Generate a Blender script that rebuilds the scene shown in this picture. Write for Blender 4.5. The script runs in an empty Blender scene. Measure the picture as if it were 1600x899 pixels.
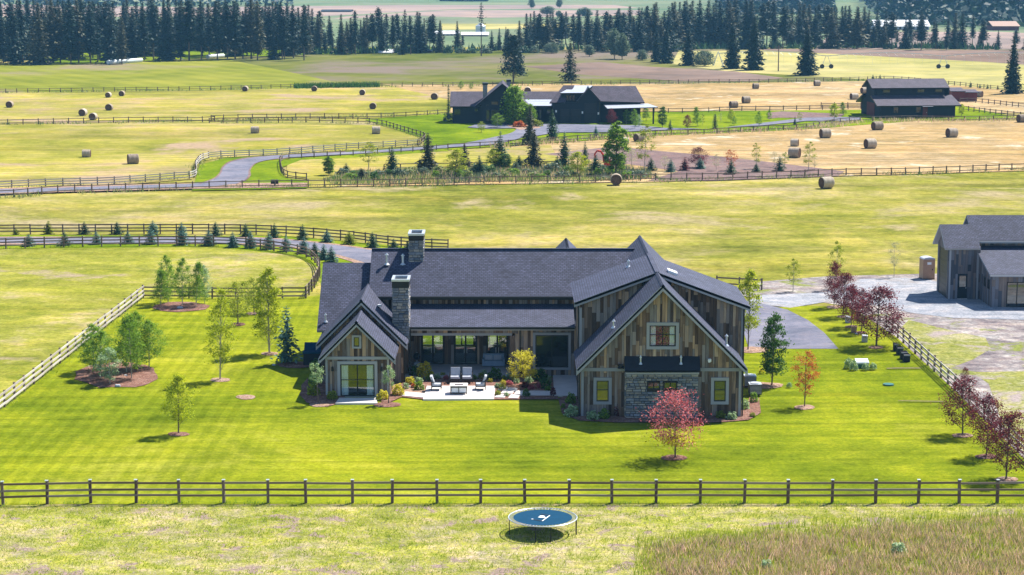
import bpy, math, random
import numpy as np
from mathutils import Vector
from mathutils.geometry import tessellate_polygon
R = math.radians
SC = bpy.context.scene
COL = SC.collection
random.seed(7)
# ---------------------------------------------------------------- camera, world, sun, exposure
F = 3111.0; TH = R(9.2); H = 29.4
cd = bpy.data.cameras.new('camera'); cam = bpy.data.objects.new('camera', cd); COL.objects.link(cam)
cam.location = (0, 0, H); cam.rotation_euler = (R(90) - TH, 0, 0)
cd.sensor_width = 36; cd.lens = F / 1600 * 36; cd.clip_start = 1; cd.clip_end = 20000
SC.camera = cam
SUN_ELEV = R(54); SUN_DIR = Vector((0.75 * math.cos(SUN_ELEV), 0.66 * math.cos(SUN_ELEV), math.sin(SUN_ELEV))).normalized()
world = bpy.data.worlds.new('World'); SC.world = world; world.use_nodes = True
wn = world.node_tree.nodes; wl = world.node_tree.links
sky = wn.new('ShaderNodeTexSky'); sky.sky_type = 'NISHITA'; sky.sun_disc = False
sky.sun_elevation = SUN_ELEV; sky.sun_rotation = math.atan2(SUN_DIR.x, SUN_DIR.y)
sky.air_density = 1.0; sky.dust_density = 0.2; sky.ozone_density = 3.0
wl.new(sky.outputs[0], wn['Background'].inputs[0]); wn['Background'].inputs[1].default_value = 0.095
sd = bpy.data.lights.new('sun', 'SUN'); sun = bpy.data.objects.new('sun', sd); COL.objects.link(sun)
sd.energy = 5.0; sd.angle = R(0.5); sd.color = (1.0, 0.95, 0.86)
sun.rotation_euler = SUN_DIR.to_track_quat('Z', 'Y').to_euler(); sun.location = (40, 60, 80)
SC.view_settings.view_transform = 'Standard'; SC.view_settings.look = 'None'
SC.view_settings.gamma = 1; SC.view_settings.exposure = 1.05
SC.cycles.max_bounces = 6; SC.cycles.diffuse_bounces = 3; SC.cycles.transparent_max_bounces = 12
SC.cycles.volume_bounces = 0; SC.cycles.use_denoising = True
# ---------------------------------------------------------------- picture point -> world point
CT, ST = math.cos(TH), math.sin(TH)
def ray(px, py):
    u, v = px - 800.0, 449.5 - py
    return Vector((u, F * CT + v * ST, -F * ST + v * CT))
def G(px, py, z=0.0):
    d = ray(px, py); t = (z - H) / d.z
    return Vector((d.x * t, d.y * t, z))
def P(px, py, Y):
    d = ray(px, py); t = Y / d.y
    return Vector((d.x * t, Y, H + d.z * t))
def ppm(py, px=800):                       # picture pixels per metre at the ground there
    g = G(px, py); return F / (g.y * CT + H * ST)
# ---------------------------------------------------------------- materials
MATS = {}
def newmat(name):
    m = bpy.data.materials.new(name); m.use_nodes = True; nt = m.node_tree
    b = nt.nodes['Principled BSDF']; b.inputs['Specular IOR Level'].default_value = 0.25
    MATS[name] = m; return m, nt, b
def N(nt, t, **kw):
    n = nt.nodes.new(t)
    for k, v in kw.items():
        if k in n.inputs.keys() if isinstance(k, str) else False: n.inputs[k].default_value = v
        else: setattr(n, k, v)
    return n
def ramp(nt, fac, cols, lo=0.3, hi=0.7):
    r = nt.nodes.new('ShaderNodeValToRGB'); e = r.color_ramp.elements
    n = len(cols)
    while len(e) < n: e.new(0.5)
    for i, c in enumerate(cols):
        e[i].position = lo + (hi - lo) * i / max(1, n - 1); e[i].color = (*c[:3], 1)
    nt.links.new(fac, r.inputs[0]); return r.outputs[0]
def mapping(nt, coord='Object', scale=(1, 1, 1), rot=0):
    tc = nt.nodes.new('ShaderNodeTexCoord'); mp = nt.nodes.new('ShaderNodeMapping')
    mp.inputs['Scale'].default_value = scale; mp.inputs['Rotation'].default_value = (0, 0, rot)
    nt.links.new(tc.outputs[coord], mp.inputs[0]); return mp.outputs[0]
def noise(nt, vec, scale, detail=5, rough=0.6, dist=0.0):
    n = nt.nodes.new('ShaderNodeTexNoise'); n.inputs['Scale'].default_value = scale
    n.inputs['Detail'].default_value = detail; n.inputs['Roughness'].default_value = rough
    n.inputs['Distortion'].default_value = dist; nt.links.new(vec, n.inputs['Vector']); return n.outputs[0]
def math_(nt, op, a, b):
    n = nt.nodes.new('ShaderNodeMath'); n.operation = op
    for i, x in enumerate((a, b)):
        if isinstance(x, (int, float)): n.inputs[i].default_value = x
        else: nt.links.new(x, n.inputs[i])
    return n.outputs[0]
def mixc(nt, fac, a, b, mode='MIX'):
    n = nt.nodes.new('ShaderNodeMix'); n.data_type = 'RGBA'; n.blend_type = mode
    for i, x in ((0, fac), (6, a), (7, b)):
        if isinstance(x, (int, float)): n.inputs[i].default_value = x
        elif isinstance(x, tuple): n.inputs[i].default_value = (*x[:3], 1)
        else: nt.links.new(x, n.inputs[i])
    return n.outputs[2]
def bump(nt, bsdf, h, strength=0.3, dist=0.05):
    b = nt.nodes.new('ShaderNodeBump'); b.inputs['Strength'].default_value = strength; b.inputs['Distance'].default_value = dist
    nt.links.new(h, b.inputs['Height']); nt.links.new(b.outputs[0], bsdf.inputs['Normal'])
GK = 0.62
def field_mat(name, cols, big=0.03, small=0.5, wsmall=0.4, stripe=None, lo=0.36, hi=0.64, patch=None, fine=None, spec=0.0, streak=None):
    """ground cover: two noises into a colour ramp, mowing stripes, bare patches"""
    m, nt, b = newmat(name); v = mapping(nt)
    a = noise(nt, v, big, 6, 0.6, 0.6); s = noise(nt, v, small, 5, 0.7)
    f = math_(nt, 'ADD', math_(nt, 'MULTIPLY', a, 1 - wsmall), math_(nt, 'MULTIPLY', s, wsmall))
    cols = [tuple(x * GK for x in q) for q in cols]
    c = ramp(nt, f, cols, lo, hi)
    mot = ramp(nt, noise(nt, v, big * 3.3, 6, 0.7, 1.0), [(0.74, 0.78, 0.8), (1.0, 1.0, 1.0), (1.22, 1.14, 1.05)], 0.36, 0.64)
    c = mixc(nt, 1.0, c, mot, 'MULTIPLY')
    if streak:
        sv = mapping(nt, scale=(streak[0], streak[1], 1), rot=streak[2])
        c = mixc(nt, 1.0, c, ramp(nt, noise(nt, sv, 1.0, 6, 0.65, 0.3), [(1 - streak[3],) * 3, (1.0,) * 3, (1 + streak[3], 1 + streak[3] * .85, 1 + streak[3] * .7)], 0.34, 0.66), 'MULTIPLY')
    for st in (stripe or []):
        ang, width, k = st[:3]; mv = mapping(nt, rot=ang)
        w = nt.nodes.new('ShaderNodeTexWave'); w.inputs['Scale'].default_value = 0.314 / width
        w.inputs['Distortion'].default_value = 1.2; w.inputs['Detail'].default_value = 3; w.inputs['Detail Scale'].default_value = 0.6
        nt.links.new(mv, w.inputs[0])
        wf = ramp(nt, w.outputs[1], [(0, 0, 0), (1, 1, 1)], 0.35, 0.65)
        if len(st) > 3:      # this mowing direction was used only on one side of the line x = st[3]
            sp = nt.nodes.new('ShaderNodeSeparateXYZ'); nt.links.new(v, sp.inputs[0])
            mr = nt.nodes.new('ShaderNodeMapRange'); mr.inputs[1].default_value = st[3]; mr.inputs[2].default_value = st[3] + st[4]; nt.links.new(sp.outputs[0], mr.inputs[0])
            wf = math_(nt, 'MULTIPLY', wf, mr.outputs[0])
        c = mixc(nt, math_(nt, 'MULTIPLY', wf, k), c, (0.62, 0.68, 0.5), 'MULTIPLY')
    if patch:
        pc, pscale, th, soft = patch; pc = tuple(x * GK for x in pc)
        pn = noise(nt, v, pscale, 7, 0.65, 0.4)
        pr = ramp(nt, pn, [(0, 0, 0), (1, 1, 1)], th, th + soft)
        c = mixc(nt, pr, c, pc)
    if fine:
        fn = noise(nt, v, fine[0], 3, 0.8)
        c = mixc(nt, 1.0, c, ramp(nt, fn, [(1 - fine[1],) * 3, (1 + fine[1],) * 3], 0.3, 0.7), 'MULTIPLY')
        bump(nt, b, fn, 0.5, fine[2] if len(fine) > 2 else 0.05)
    nt.links.new(c, b.inputs['Base Color']); b.inputs['Roughness'].default_value = 0.95
    b.inputs['Specular IOR Level'].default_value = spec
    return m
def simple(name, col, rough=0.7, metal=0.0, spec=0.3, var=0.12, scale=3.0):
    m, nt, b = newmat(name); v = mapping(nt)
    n = noise(nt, v, scale, 5)
    k0, k1 = 1 - var, 1 + var
    nt.links.new(ramp(nt, n, [tuple(x * k0 for x in col), tuple(min(1, x * k1) for x in col)], 0.3, 0.7), b.inputs['Base Color'])
    b.inputs['Roughness'].default_value = rough; b.inputs['Metallic'].default_value = metal
    b.inputs['Specular IOR Level'].default_value = spec
    return m
def foliage(name, cols, trans=0.45, rough=0.6):
    m, nt, b = newmat(name)
    g = nt.nodes.new('ShaderNodeNewGeometry'); v = mapping(nt)
    n = noise(nt, v, 0.9, 3)
    f = math_(nt, 'ADD', math_(nt, 'MULTIPLY', g.outputs['Random Per Island'], 0.6), math_(nt, 'MULTIPLY', n, 0.4))
    c = ramp(nt, f, cols, 0.2, 0.8)
    t = nt.nodes.new('ShaderNodeBsdfTranslucent'); mx = nt.nodes.new('ShaderNodeMixShader'); mx.inputs[0].default_value = trans
    nt.links.new(c, b.inputs['Base Color']); nt.links.new(mixc(nt, 1.0, c, (1.0, 1.0, 0.7), 'MULTIPLY'), t.inputs[0])
    b.inputs['Roughness'].default_value = rough
    nt.links.new(b.outputs[0], mx.inputs[1]); nt.links.new(t.outputs[0], mx.inputs[2])
    nt.links.new(mx.outputs[0], nt.nodes['Material Output'].inputs[0])
    return m
def wood(name, cols, island=False, stretch=(9, 9, 0.6), k=0.22):
    m, nt, b = newmat(name); v = mapping(nt, 'Object', stretch)
    if island: r = nt.nodes.new('ShaderNodeNewGeometry').outputs['Random Per Island']
    else: r = nt.nodes.new('ShaderNodeObjectInfo').outputs['Random']
    n = noise(nt, v, 1.0, 6, 0.7)
    f = math_(nt, 'ADD', math_(nt, 'MULTIPLY', r, 1 - k), math_(nt, 'MULTIPLY', n, k))
    nt.links.new(ramp(nt, f, cols, 0.1, 0.92), b.inputs['Base Color'])
    b.inputs['Roughness'].default_value = 0.85; b.inputs['Specular IOR Level'].default_value = 0.15
    bump(nt, b, n, 0.4, 0.02)
    return m
def shingle(name, c1, c2, c3, course=0.16):
    m, nt, b = newmat(name)
    tc = nt.nodes.new('ShaderNodeUVMap'); br = nt.nodes.new('ShaderNodeTexBrick')
    br.offset = 0.5; br.inputs['Scale'].default_value = 1.0; br.inputs['Mortar Size'].default_value = 0.022
    br.inputs['Brick Width'].default_value = 0.30; br.inputs['Row Height'].default_value = course
    br.inputs['Color1'].default_value = (*c1, 1); br.inputs['Color2'].default_value = (*c2, 1); br.inputs['Mortar'].default_value = (*c3, 1)
    nt.links.new(tc.outputs[0], br.inputs[0])
    n = noise(nt, tc.outputs[0], 0.7, 5); n2 = noise(nt, tc.outputs[0], 5.0, 6, 0.8)
    c = mixc(nt, 1.0, br.outputs[0], ramp(nt, n, [(0.8, 0.8, 0.82), (1.2, 1.18, 1.2)], 0.35, 0.65), 'MULTIPLY')
    c = mixc(nt, 1.0, c, ramp(nt, n2, [(0.60,) * 3, (1.45,) * 3], 0.3, 0.7), 'MULTIPLY')
    nt.links.new(c, b.inputs['Base Color']); b.inputs['Roughness'].default_value = 0.8; b.inputs['Specular IOR Level'].default_value = 0.3
    bump(nt, b, br.outputs[1], -0.5, 0.03)
    return m
def glass(name, clear=0.0, base=(0.012, 0.016, 0.02), refl=0.3):
    m, nt, b = newmat(name)
    gl = nt.nodes.new('ShaderNodeBsdfGlossy'); gl.inputs['Roughness'].default_value = 0.03; gl.inputs[0].default_value = (0.9, 0.95, 0.95, 1)
    mx = nt.nodes.new('ShaderNodeMixShader'); mx.inputs[0].default_value = refl
    b.inputs['Base Color'].default_value = (*base, 1); b.inputs['Roughness'].default_value = 0.1
    if clear:
        t = nt.nodes.new('ShaderNodeBsdfTransparent'); t.inputs[0].default_value = (0.85, 0.9, 0.9, 1)
        nt.links.new(t.outputs[0], mx.inputs[1])
    else: nt.links.new(b.outputs[0], mx.inputs[1])
    nt.links.new(gl.outputs[0], mx.inputs[2]); nt.links.new(mx.outputs[0], nt.nodes['Material Output'].inputs[0])
    return m
# ---------------------------------------------------------------- objects
WO = {}                                     # world origin of each object
def link(o, parent=None, wo=(0, 0, 0)):
    COL.objects.link(o)
    wo = Vector(wo); o.location = wo
    if parent is not None:
        o.parent = parent; o.location = wo - WO[parent.name]
    WO[o.name] = wo
    return o
def tag(o, label=None, cat=None, group=None, kind=None):
    if label: o['label'] = label
    if cat: o['category'] = cat
    if group: o['group'] = group
    if kind: o['kind'] = kind
    return o
def empty(name, loc, label, cat, group=None, rz=0):
    o = bpy.data.objects.new(name, None); o.empty_display_size = 0.3
    link(o, None, (loc[0], loc[1], loc[2] if len(loc) > 2 else 0)); o.rotation_euler = (0, 0, rz)
    return tag(o, label, cat, group)
class MB:
    def __init__(s): s.v = []; s.f = []; s.m = []
    def poly(s, pts, mi=0):
        n = len(s.v); s.v += [tuple(p) for p in pts]; s.f.append(tuple(range(n, n + len(pts)))); s.m.append(mi); return s
    def prism(s, pts, vec, mtop=0, mside=0):
        """pts polygon (seen from +vec side anticlockwise), extruded by -vec"""
        n = len(s.v); k = len(pts); vec = Vector(vec)
        s.v += [tuple(p) for p in pts] + [tuple(Vector(p) - vec) for p in pts]
        s.f.append(tuple(range(n, n + k))); s.m.append(mtop)
        s.f.append(tuple(reversed(range(n + k, n + 2 * k)))); s.m.append(mside)
        for i in range(k):
            j = (i + 1) % k; s.f.append((n + i, n + k + i, n + k + j, n + j)); s.m.append(mside)
        return s
    def box(s, x0, x1, y0, y1, z0, z1, mi=0):
        return s.prism([(x0, y0, z1), (x1, y0, z1), (x1, y1, z1), (x0, y1, z1)], (0, 0, z1 - z0), mi, mi)
    def tube(s, p, q, r0, r1=None, seg=6, mi=0, cap=True):
        p, q = Vector(p), Vector(q); r1 = r0 if r1 is None else r1
        d = (q - p).normalized(); a = d.orthogonal().normalized(); b = d.cross(a); n = len(s.v)
        for c, r in ((p, r0), (q, r1)):
            for i in range(seg):
                t = 2 * math.pi * i / seg; s.v.append(tuple(c + a * (r * math.cos(t)) + b * (r * math.sin(t))))
        for i in range(seg):
            j = (i + 1) % seg; s.f.append((n + i, n + j, n + seg + j, n + seg + i)); s.m.append(mi)
        if cap:
            s.f.append(tuple(range(n + seg - 1, n - 1, -1))); s.m.append(mi)
            s.f.append(tuple(range(n + seg, n + 2 * seg))); s.m.append(mi)
        return s
    def mesh(s, name, mats, org=(0, 0, 0), uv=True):
        me = bpy.data.meshes.new(name); org = Vector(org)
        me.from_pydata([tuple(Vector(p) - org) for p in s.v], [], s.f)
        if not isinstance(mats, (list, tuple)): mats = [mats]
        for m in mats: me.materials.append(m)
        me.polygons.foreach_set('material_index', s.m)
        if uv:
            u = me.uv_layers.new(name='UVMap'); Z = Vector((0, 0, 1))
            for p in me.polygons:
                n = p.normal; t1 = Z.cross(n)
                if t1.length < 1e-4: t1 = Vector((1, 0, 0))
                t1.normalize(); t2 = n.cross(t1)
                for li in p.loop_indices:
                    co = me.vertices[me.loops[li].vertex_index].co
                    u.data[li].uv = (co.dot(t1), co.dot(t2))
        me.update(); return me
    def build(s, name, mats, parent=None, org=None, uv=True):
        if org is None: org = (0, 0, 0) if parent is None else WO[parent.name]
        return link(bpy.data.objects.new(name, s.mesh(name, mats, org, uv)), parent, org)
def npmesh(name, V, Fq, mats, mi=None, k=4):
    me = bpy.data.meshes.new(name); V = np.asarray(V, dtype=np.float32); Fq = np.asarray(Fq, dtype=np.int32)
    nf = len(Fq); me.vertices.add(len(V)); me.vertices.foreach_set('co', V.ravel())
    me.loops.add(nf * k); me.loops.foreach_set('vertex_index', Fq.ravel())
    me.polygons.add(nf); me.polygons.foreach_set('loop_start', np.arange(nf, dtype=np.int32) * k)
    if not isinstance(mats, (list, tuple)): mats = [mats]
    for m in mats: me.materials.append(m)
    me.polygons.foreach_set('material_index', np.zeros(nf, dtype=np.int32) if mi is None else mi)
    me.update(); me.validate(); return me
def meshobj(name, me, parent=None, wo=(0, 0, 0)):
    return link(bpy.data.objects.new(name, me), parent, wo)
def sheet(name, px, z, mat, label=None, sub=0):
    """flat ground polygon from picture points"""
    pts = [G(x, y, z) for x, y in px]
    mb = MB()
    for t in tessellate_polygon([pts]):
        a, b, c = (pts[i] for i in t); mb.poly([a, b, c] if (b - a).cross(c - a).z > 0 else [a, c, b])
    o = mb.build(name, mat, uv=False)
    tag(o, label, None, None, 'structure'); return o
def smooth_line(pts, n=6):
    """Catmull-Rom through points"""
    out = []; P_ = [Vector(p) for p in pts]; P_ = [P_[0] * 2 - P_[1]] + P_ + [P_[-1] * 2 - P_[-2]]
    for i in range(1, len(P_) - 2):
        a, b, c, d = P_[i - 1:i + 3]
        for k in range(n):
            t = k / n
            out.append(0.5 * ((2 * b) + (c - a) * t + (2 * a - 5 * b + 4 * c - d) * t * t + (3 * b - a - 3 * c + d) * t ** 3))
    out.append(P_[-2]); return out
# ---------------------------------------------------------------- material library
LAWN = field_mat('lawn_grass', [(0.14, 0.20, 0.010), (0.225, 0.28, 0.014), (0.32, 0.355, 0.020), (0.42, 0.42, 0.05)], 0.035, 0.5, 0.35,
                 streak=(0.03, 0.9, R(2), 0.22), stripe=[(R(0), 1.0, 0.40, -12.0, -6.0), (R(88), 1.2, 0.22, -14.0, 8.0)], fine=(4.0, 0.22, 0.03), lo=0.36, hi=0.64)
MEADOW = field_mat('meadow_grass', [(0.20, 0.22, 0.030), (0.32, 0.31, 0.055), (0.42, 0.37, 0.10), (0.52, 0.42, 0.20)], 0.022, 0.16, 0.45, streak=(0.014, 0.2, R(3), 0.26),
                   patch=((0.47, 0.38, 0.20), 0.05, 0.55, 0.10), fine=(1.0, 0.30, 0.10), lo=0.38, hi=0.62)
PASTURE = field_mat('pasture_grass', [(0.20, 0.235, 0.028), (0.31, 0.32, 0.045), (0.40, 0.385, 0.075), (0.52, 0.43, 0.19)], 0.05, 0.5, 0.45, streak=(0.02, 0.22, R(12), 0.22),
                    patch=((0.46, 0.36, 0.23), 0.06, 0.60, 0.08), fine=(2.4, 0.32, 0.08), lo=0.38, hi=0.62)
ROUGH = field_mat('rough_grass', [(0.25, 0.30, 0.035), (0.40, 0.41, 0.07), (0.50, 0.45, 0.17), (0.62, 0.50, 0.34)], 0.16, 1.3, 0.55, streak=(0.05, 0.5, R(8), 0.2),
                  patch=((0.40, 0.29, 0.25), 0.45, 0.57, 0.05), fine=(6.0, 0.42, 0.07), lo=0.38, hi=0.62)
STRAW = field_mat('cut_straw', [(0.414, 0.299, 0.127), (0.552, 0.380, 0.184), (0.621, 0.437, 0.241), (0.759, 0.575, 0.356)], 0.03, 0.25, 0.5,
                  stripe=[(R(87), 3.2, 0.38)], patch=((0.76, 0.64, 0.47), 0.08, 0.60, 0.05), fine=(1.2, 0.18, 0.05), streak=(0.008, 0.12, R(2), 0.25))
HAY = field_mat('hay_stubble', [(0.280, 0.291, 0.045), (0.414, 0.381, 0.067), (0.515, 0.437, 0.123), (0.582, 0.426, 0.224)], 0.014, 0.13, 0.45,
                stripe=[(R(86), 3.2, 0.34)], patch=((0.50, 0.36, 0.23), 0.03, 0.57, 0.08), fine=(0.9, 0.18, 0.05), streak=(0.006, 0.09, R(-3), 0.28), lo=0.38, hi=0.62)
FARGREEN = field_mat('far_green_field', [(0.12, 0.15, 0.03), (0.18, 0.20, 0.04), (0.23, 0.23, 0.07), (0.27, 0.22, 0.15)], 0.008, 0.05, 0.4,
                     stripe=[(R(20), 9.0, 0.22)], patch=((0.28, 0.22, 0.17), 0.012, 0.50, 0.12))
LIMEFIELD = field_mat('lime_field', [(0.20, 0.24, 0.03), (0.29, 0.31, 0.04), (0.37, 0.36, 0.07)], 0.01, 0.06, 0.3,
                      stripe=[(R(-30), 8.0, 0.30)], patch=((0.36, 0.29, 0.17), 0.014, 0.54, 0.1))
YELLOWFAR = field_mat('far_yellow_field', [(0.396, 0.374, 0.110), (0.572, 0.506, 0.198), (0.682, 0.572, 0.264)], 0.01, 0.05, 0.4, stripe=[(R(88), 7.0, 0.22)])
FALLOW = field_mat('fallow_field', [(0.24, 0.17, 0.13), (0.31, 0.22, 0.18), (0.36, 0.27, 0.22)], 0.01, 0.1, 0.4)
FARPALE = field_mat('far_pale_field', [(0.16, 0.26, 0.14), (0.24, 0.30, 0.17), (0.32, 0.31, 0.22)], 0.003, 0.012, 0.35)
PINKFAR = field_mat('far_pink_field', [(0.40, 0.30, 0.26), (0.50, 0.38, 0.33)], 0.003, 0.02, 0.4)
YARD = field_mat('yard_grass', [(0.11, 0.19, 0.010), (0.20, 0.29, 0.012), (0.31, 0.36, 0.022)], 0.03, 0.3, 0.4, fine=(1.5, 0.18, 0.03), lo=.38, hi=.62)
ASPHALT = field_mat('asphalt', [(0.21, 0.21, 0.27), (0.26, 0.26, 0.33), (0.30, 0.30, 0.37)], 0.12, 3.0, 0.5, fine=(18.0, 0.15, 0.01), streak=(0.05, 0.6, R(20), 0.14), patch=((0.36, 0.36, 0.41), 0.25, 0.66, 0.05))
GRAVEL = field_mat('pale_gravel', [(0.30, 0.32, 0.37), (0.42, 0.43, 0.48), (0.55, 0.55, 0.58)], 0.12, 1.5, 0.5, fine=(6.0, 0.25, 0.03), streak=(0.06, 0.9, R(-10), 0.18), patch=((0.40, 0.36, 0.34), 0.12, 0.58, 0.1))
DIRT = field_mat('bare_dirt', [(0.20, 0.165, 0.18), (0.32, 0.27, 0.27), (0.46, 0.41, 0.39), (0.74, 0.68, 0.64)], 0.13, 0.7, 0.5, fine=(3.0, 0.35, 0.06), patch=((0.28, 0.31, 0.08), 0.22, 0.56, 0.06), lo=.38, hi=.62)
SOIL = field_mat('turned_soil', [(0.22, 0.145, 0.14), (0.29, 0.20, 0.19), (0.36, 0.27, 0.24)], 0.08, 0.8, 0.5, fine=(3.0, 0.2, 0.05))
DRYGRASS = field_mat('dry_weeds', [(0.24, 0.27, 0.05), (0.36, 0.36, 0.11), (0.52, 0.47, 0.30)], 0.2, 1.0, 0.5, fine=(4.0, 0.35, 0.06), patch=((0.46, 0.38, 0.35), 0.25, 0.54, 0.08))
MULCH = field_mat('bark_mulch', [(0.16, 0.08, 0.065), (0.30, 0.16, 0.125), (0.50, 0.33, 0.27)], 1.0, 7.0, 0.6, fine=(10.0, 0.45, 0.04))
PALEMULCH = field_mat('pale_mulch', [(0.26, 0.16, 0.11), (0.46, 0.30, 0.22), (0.68, 0.52, 0.42)], 1.0, 7.0, 0.6, fine=(10.0, 0.45, 0.04))
CONC = simple('concrete', (0.48, 0.45, 0.44), 0.85, var=0.1, scale=1.2)
PAVER = simple('pale_paving', (0.62, 0.57, 0.55), 0.8, var=0.1, scale=1.5)
SH = shingle('asphalt_shingle', (0.038, 0.043, 0.074), (0.064, 0.071, 0.118), (0.018, 0.019, 0.032), 0.17)
SH2 = shingle('dark_shingle', (0.060, 0.050, 0.070), (0.080, 0.066, 0.092), (0.04, 0.033, 0.045), 0.3)
WOODC = [(0.028, 0.018, 0.015), (0.11, 0.07, 0.047), (0.19, 0.125, 0.088), (0.27, 0.245, 0.24), (0.095, 0.072, 0.065), (0.46, 0.31, 0.20), (0.21, 0.19, 0.19), (0.055, 0.038, 0.031), (0.16, 0.108, 0.078), (0.54, 0.41, 0.30)]
BOARD = wood('barn_board', WOODC, False); BOARDI = wood('barn_board_joined', WOODC, True)
WOODG = [(0.04, 0.045, 0.06), (0.11, 0.115, 0.14), (0.20, 0.20, 0.235), (0.09, 0.075, 0.08), (0.25, 0.20, 0.18), (0.07, 0.075, 0.10)]
GBOARD = wood('grey_board', WOODG, False); GBOARDI = wood('grey_board_joined', WOODG, True)
SUBWALL = simple('wall_backing', (0.035, 0.03, 0.03), 0.9)
TRIM = wood('grey_trim', [(0.24, 0.25, 0.28), (0.31, 0.32, 0.35), (0.38, 0.38, 0.41)], False, (4, 4, 4))
FENCEW = wood('fence_wood', [(0.13, 0.085, 0.06), (0.20, 0.145, 0.11), (0.27, 0.22, 0.19)], False, (2, 12, 12))
FENCEP = wood('fence_post_wood', [(0.10, 0.065, 0.05), (0.15, 0.10, 0.08), (0.20, 0.15, 0.12)], False, (10, 10, 1))
FENCEG = wood('sunlit_fence_wood', [(0.36, 0.31, 0.28), (0.48, 0.43, 0.39), (0.58, 0.54, 0.5)], False, (2, 12, 12))  # paler fence wood: sun glare on the rails put into the colour
STONEC = [(0.08, 0.10, 0.13), (0.17, 0.19, 0.23), (0.27, 0.28, 0.31), (0.12, 0.14, 0.18), (0.37, 0.33, 0.29), (0.20, 0.185, 0.175), (0.50, 0.47, 0.42)]
STONE = wood('wall_stone', STONEC, False, (5, 5, 5), 0.3); STONEI = wood('wall_stone_joined', STONEC, True, (5, 5, 5), 0.3)
MORTAR = simple('mortar', (0.10, 0.10, 0.11), 0.95)
BLACK = simple('black_metal', (0.012, 0.013, 0.016), 0.45, 0.3, 0.4)
DARKMETAL = simple('dark_metal_roof', (0.022, 0.024, 0.03), 0.5, 0.3, 0.3)
GALV = simple('galvanised_metal', (0.55, 0.58, 0.62), 0.4, 0.5, 0.5)
WHITE = simple('white_paint', (0.75, 0.76, 0.78), 0.6)
FROST = simple('pale_metal_roof', (0.42, 0.44, 0.50), 0.45, 0.3, 0.5)
GLASSR = glass('window_glass', 0, refl=0.15); GLASSC = glass('clear_glass', 1, refl=0.09)
GLASSD = glass('door_glass', 0, (0.01, 0.014, 0.018), 0.05)
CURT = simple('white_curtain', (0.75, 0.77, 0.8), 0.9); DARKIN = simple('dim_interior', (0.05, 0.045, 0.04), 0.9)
TAN = simple('tan_plastic', (0.36, 0.22, 0.15), 0.5); CUSH = simple('grey_cushion', (0.40, 0.42, 0.47), 0.9)
BLUEC = simple('blue_grey_cushion', (0.22, 0.30, 0.40), 0.9)
BLACKP = wood('black_stained_wood', [(0.014, 0.018, 0.026), (0.020, 0.025, 0.034), (0.028, 0.033, 0.042)], True, (2, 2, 2))
REDP = simple('dark_red_paint', (0.14, 0.03, 0.03), 0.8); ORANGE = simple('orange_machine_paint', (0.62, 0.04, 0.02), 0.5)
BARK = simple('bark', (0.14, 0.10, 0.08), 0.95, var=0.35, scale=8); PALEBARK = simple('pale_bark', (0.36, 0.32, 0.27), 0.95, var=0.3, scale=8)
RUBBER = simple('trampoline_mat', (0.003, 0.045, 0.095), 0.85, 0, 0.1, 0.1); HAYM = None
def hay_mat():
    m, nt, b = newmat('hay_bale_straw'); v = mapping(nt, 'Object', (1, 1, 1))
    n = noise(nt, mapping(nt, 'Object', (14, 2, 2)), 1.0, 5, 0.7); r = nt.nodes.new('ShaderNodeObjectInfo').outputs['Random']
    f = math_(nt, 'ADD', math_(nt, 'MULTIPLY', n, 0.75), math_(nt, 'MULTIPLY', r, 0.25))
    nt.links.new(ramp(nt, f, [(0.17, 0.13, 0.10), (0.34, 0.27, 0.20), (0.50, 0.43, 0.34)], 0.3, 0.7), b.inputs['Base Color'])
    b.inputs['Roughness'].default_value = 1; bump(nt, b, n, 0.6, 0.05); return m
HAYM = hay_mat()
HAYEND = field_mat('hay_bale_end', [(0.12, 0.075, 0.06), (0.19, 0.12, 0.09), (0.26, 0.17, 0.12)], 2.0, 12.0, 0.5, fine=(20, 0.3, 0.03))
WRAP = simple('white_bale_wrap', (0.62, 0.66, 0.70), 0.5)
LF = {}
def fol(k, cols, t=0.42): LF[k] = foliage('leaves_' + k, cols, t)
fol('green', [(0.07, 0.16, 0.012), (0.17, 0.30, 0.024), (0.30, 0.44, 0.05)], .55)
fol('deep_green', [(0.02, 0.075, 0.014), (0.05, 0.14, 0.02), (0.11, 0.21, 0.03)], 0.4)
fol('lime', [(0.18, 0.24, 0.008), (0.36, 0.42, 0.015), (0.55, 0.58, 0.03)], 0.55)
fol('yellow', [(0.40, 0.36, 0.01), (0.60, 0.54, 0.02), (0.70, 0.64, 0.12)], 0.5)
fol('olive', [(0.13, 0.17, 0.012), (0.26, 0.31, 0.02), (0.40, 0.43, 0.04)], 0.5)
fol('silver', [(0.15, 0.26, 0.13), (0.30, 0.42, 0.22), (0.52, 0.62, 0.38)], 0.35)
fol('purple', [(0.05, 0.010, 0.022), (0.13, 0.018, 0.035), (0.26, 0.035, 0.055)], 0.5)
fol('pink', [(0.24, 0.035, 0.06), (0.48, 0.10, 0.14), (0.70, 0.26, 0.32)], 0.5)
fol('orange', [(0.26, 0.05, 0.012), (0.50, 0.10, 0.03), (0.60, 0.26, 0.06)], 0.5)
fol('pine', [(0.016, 0.055, 0.026), (0.04, 0.10, 0.045), (0.09, 0.17, 0.07)], 0.2)
fol('blue_spruce', [(0.035, 0.095, 0.075), (0.08, 0.18, 0.14), (0.20, 0.33, 0.27)], 0.2)
fol('dark_fir', [(0.003, 0.018, 0.017), (0.009, 0.036, 0.029), (0.034, 0.066, 0.040)], 0.12)
fol('brown_fir', [(0.030, 0.036, 0.018), (0.065, 0.068, 0.030), (0.12, 0.11, 0.05)], 0.12)
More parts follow.
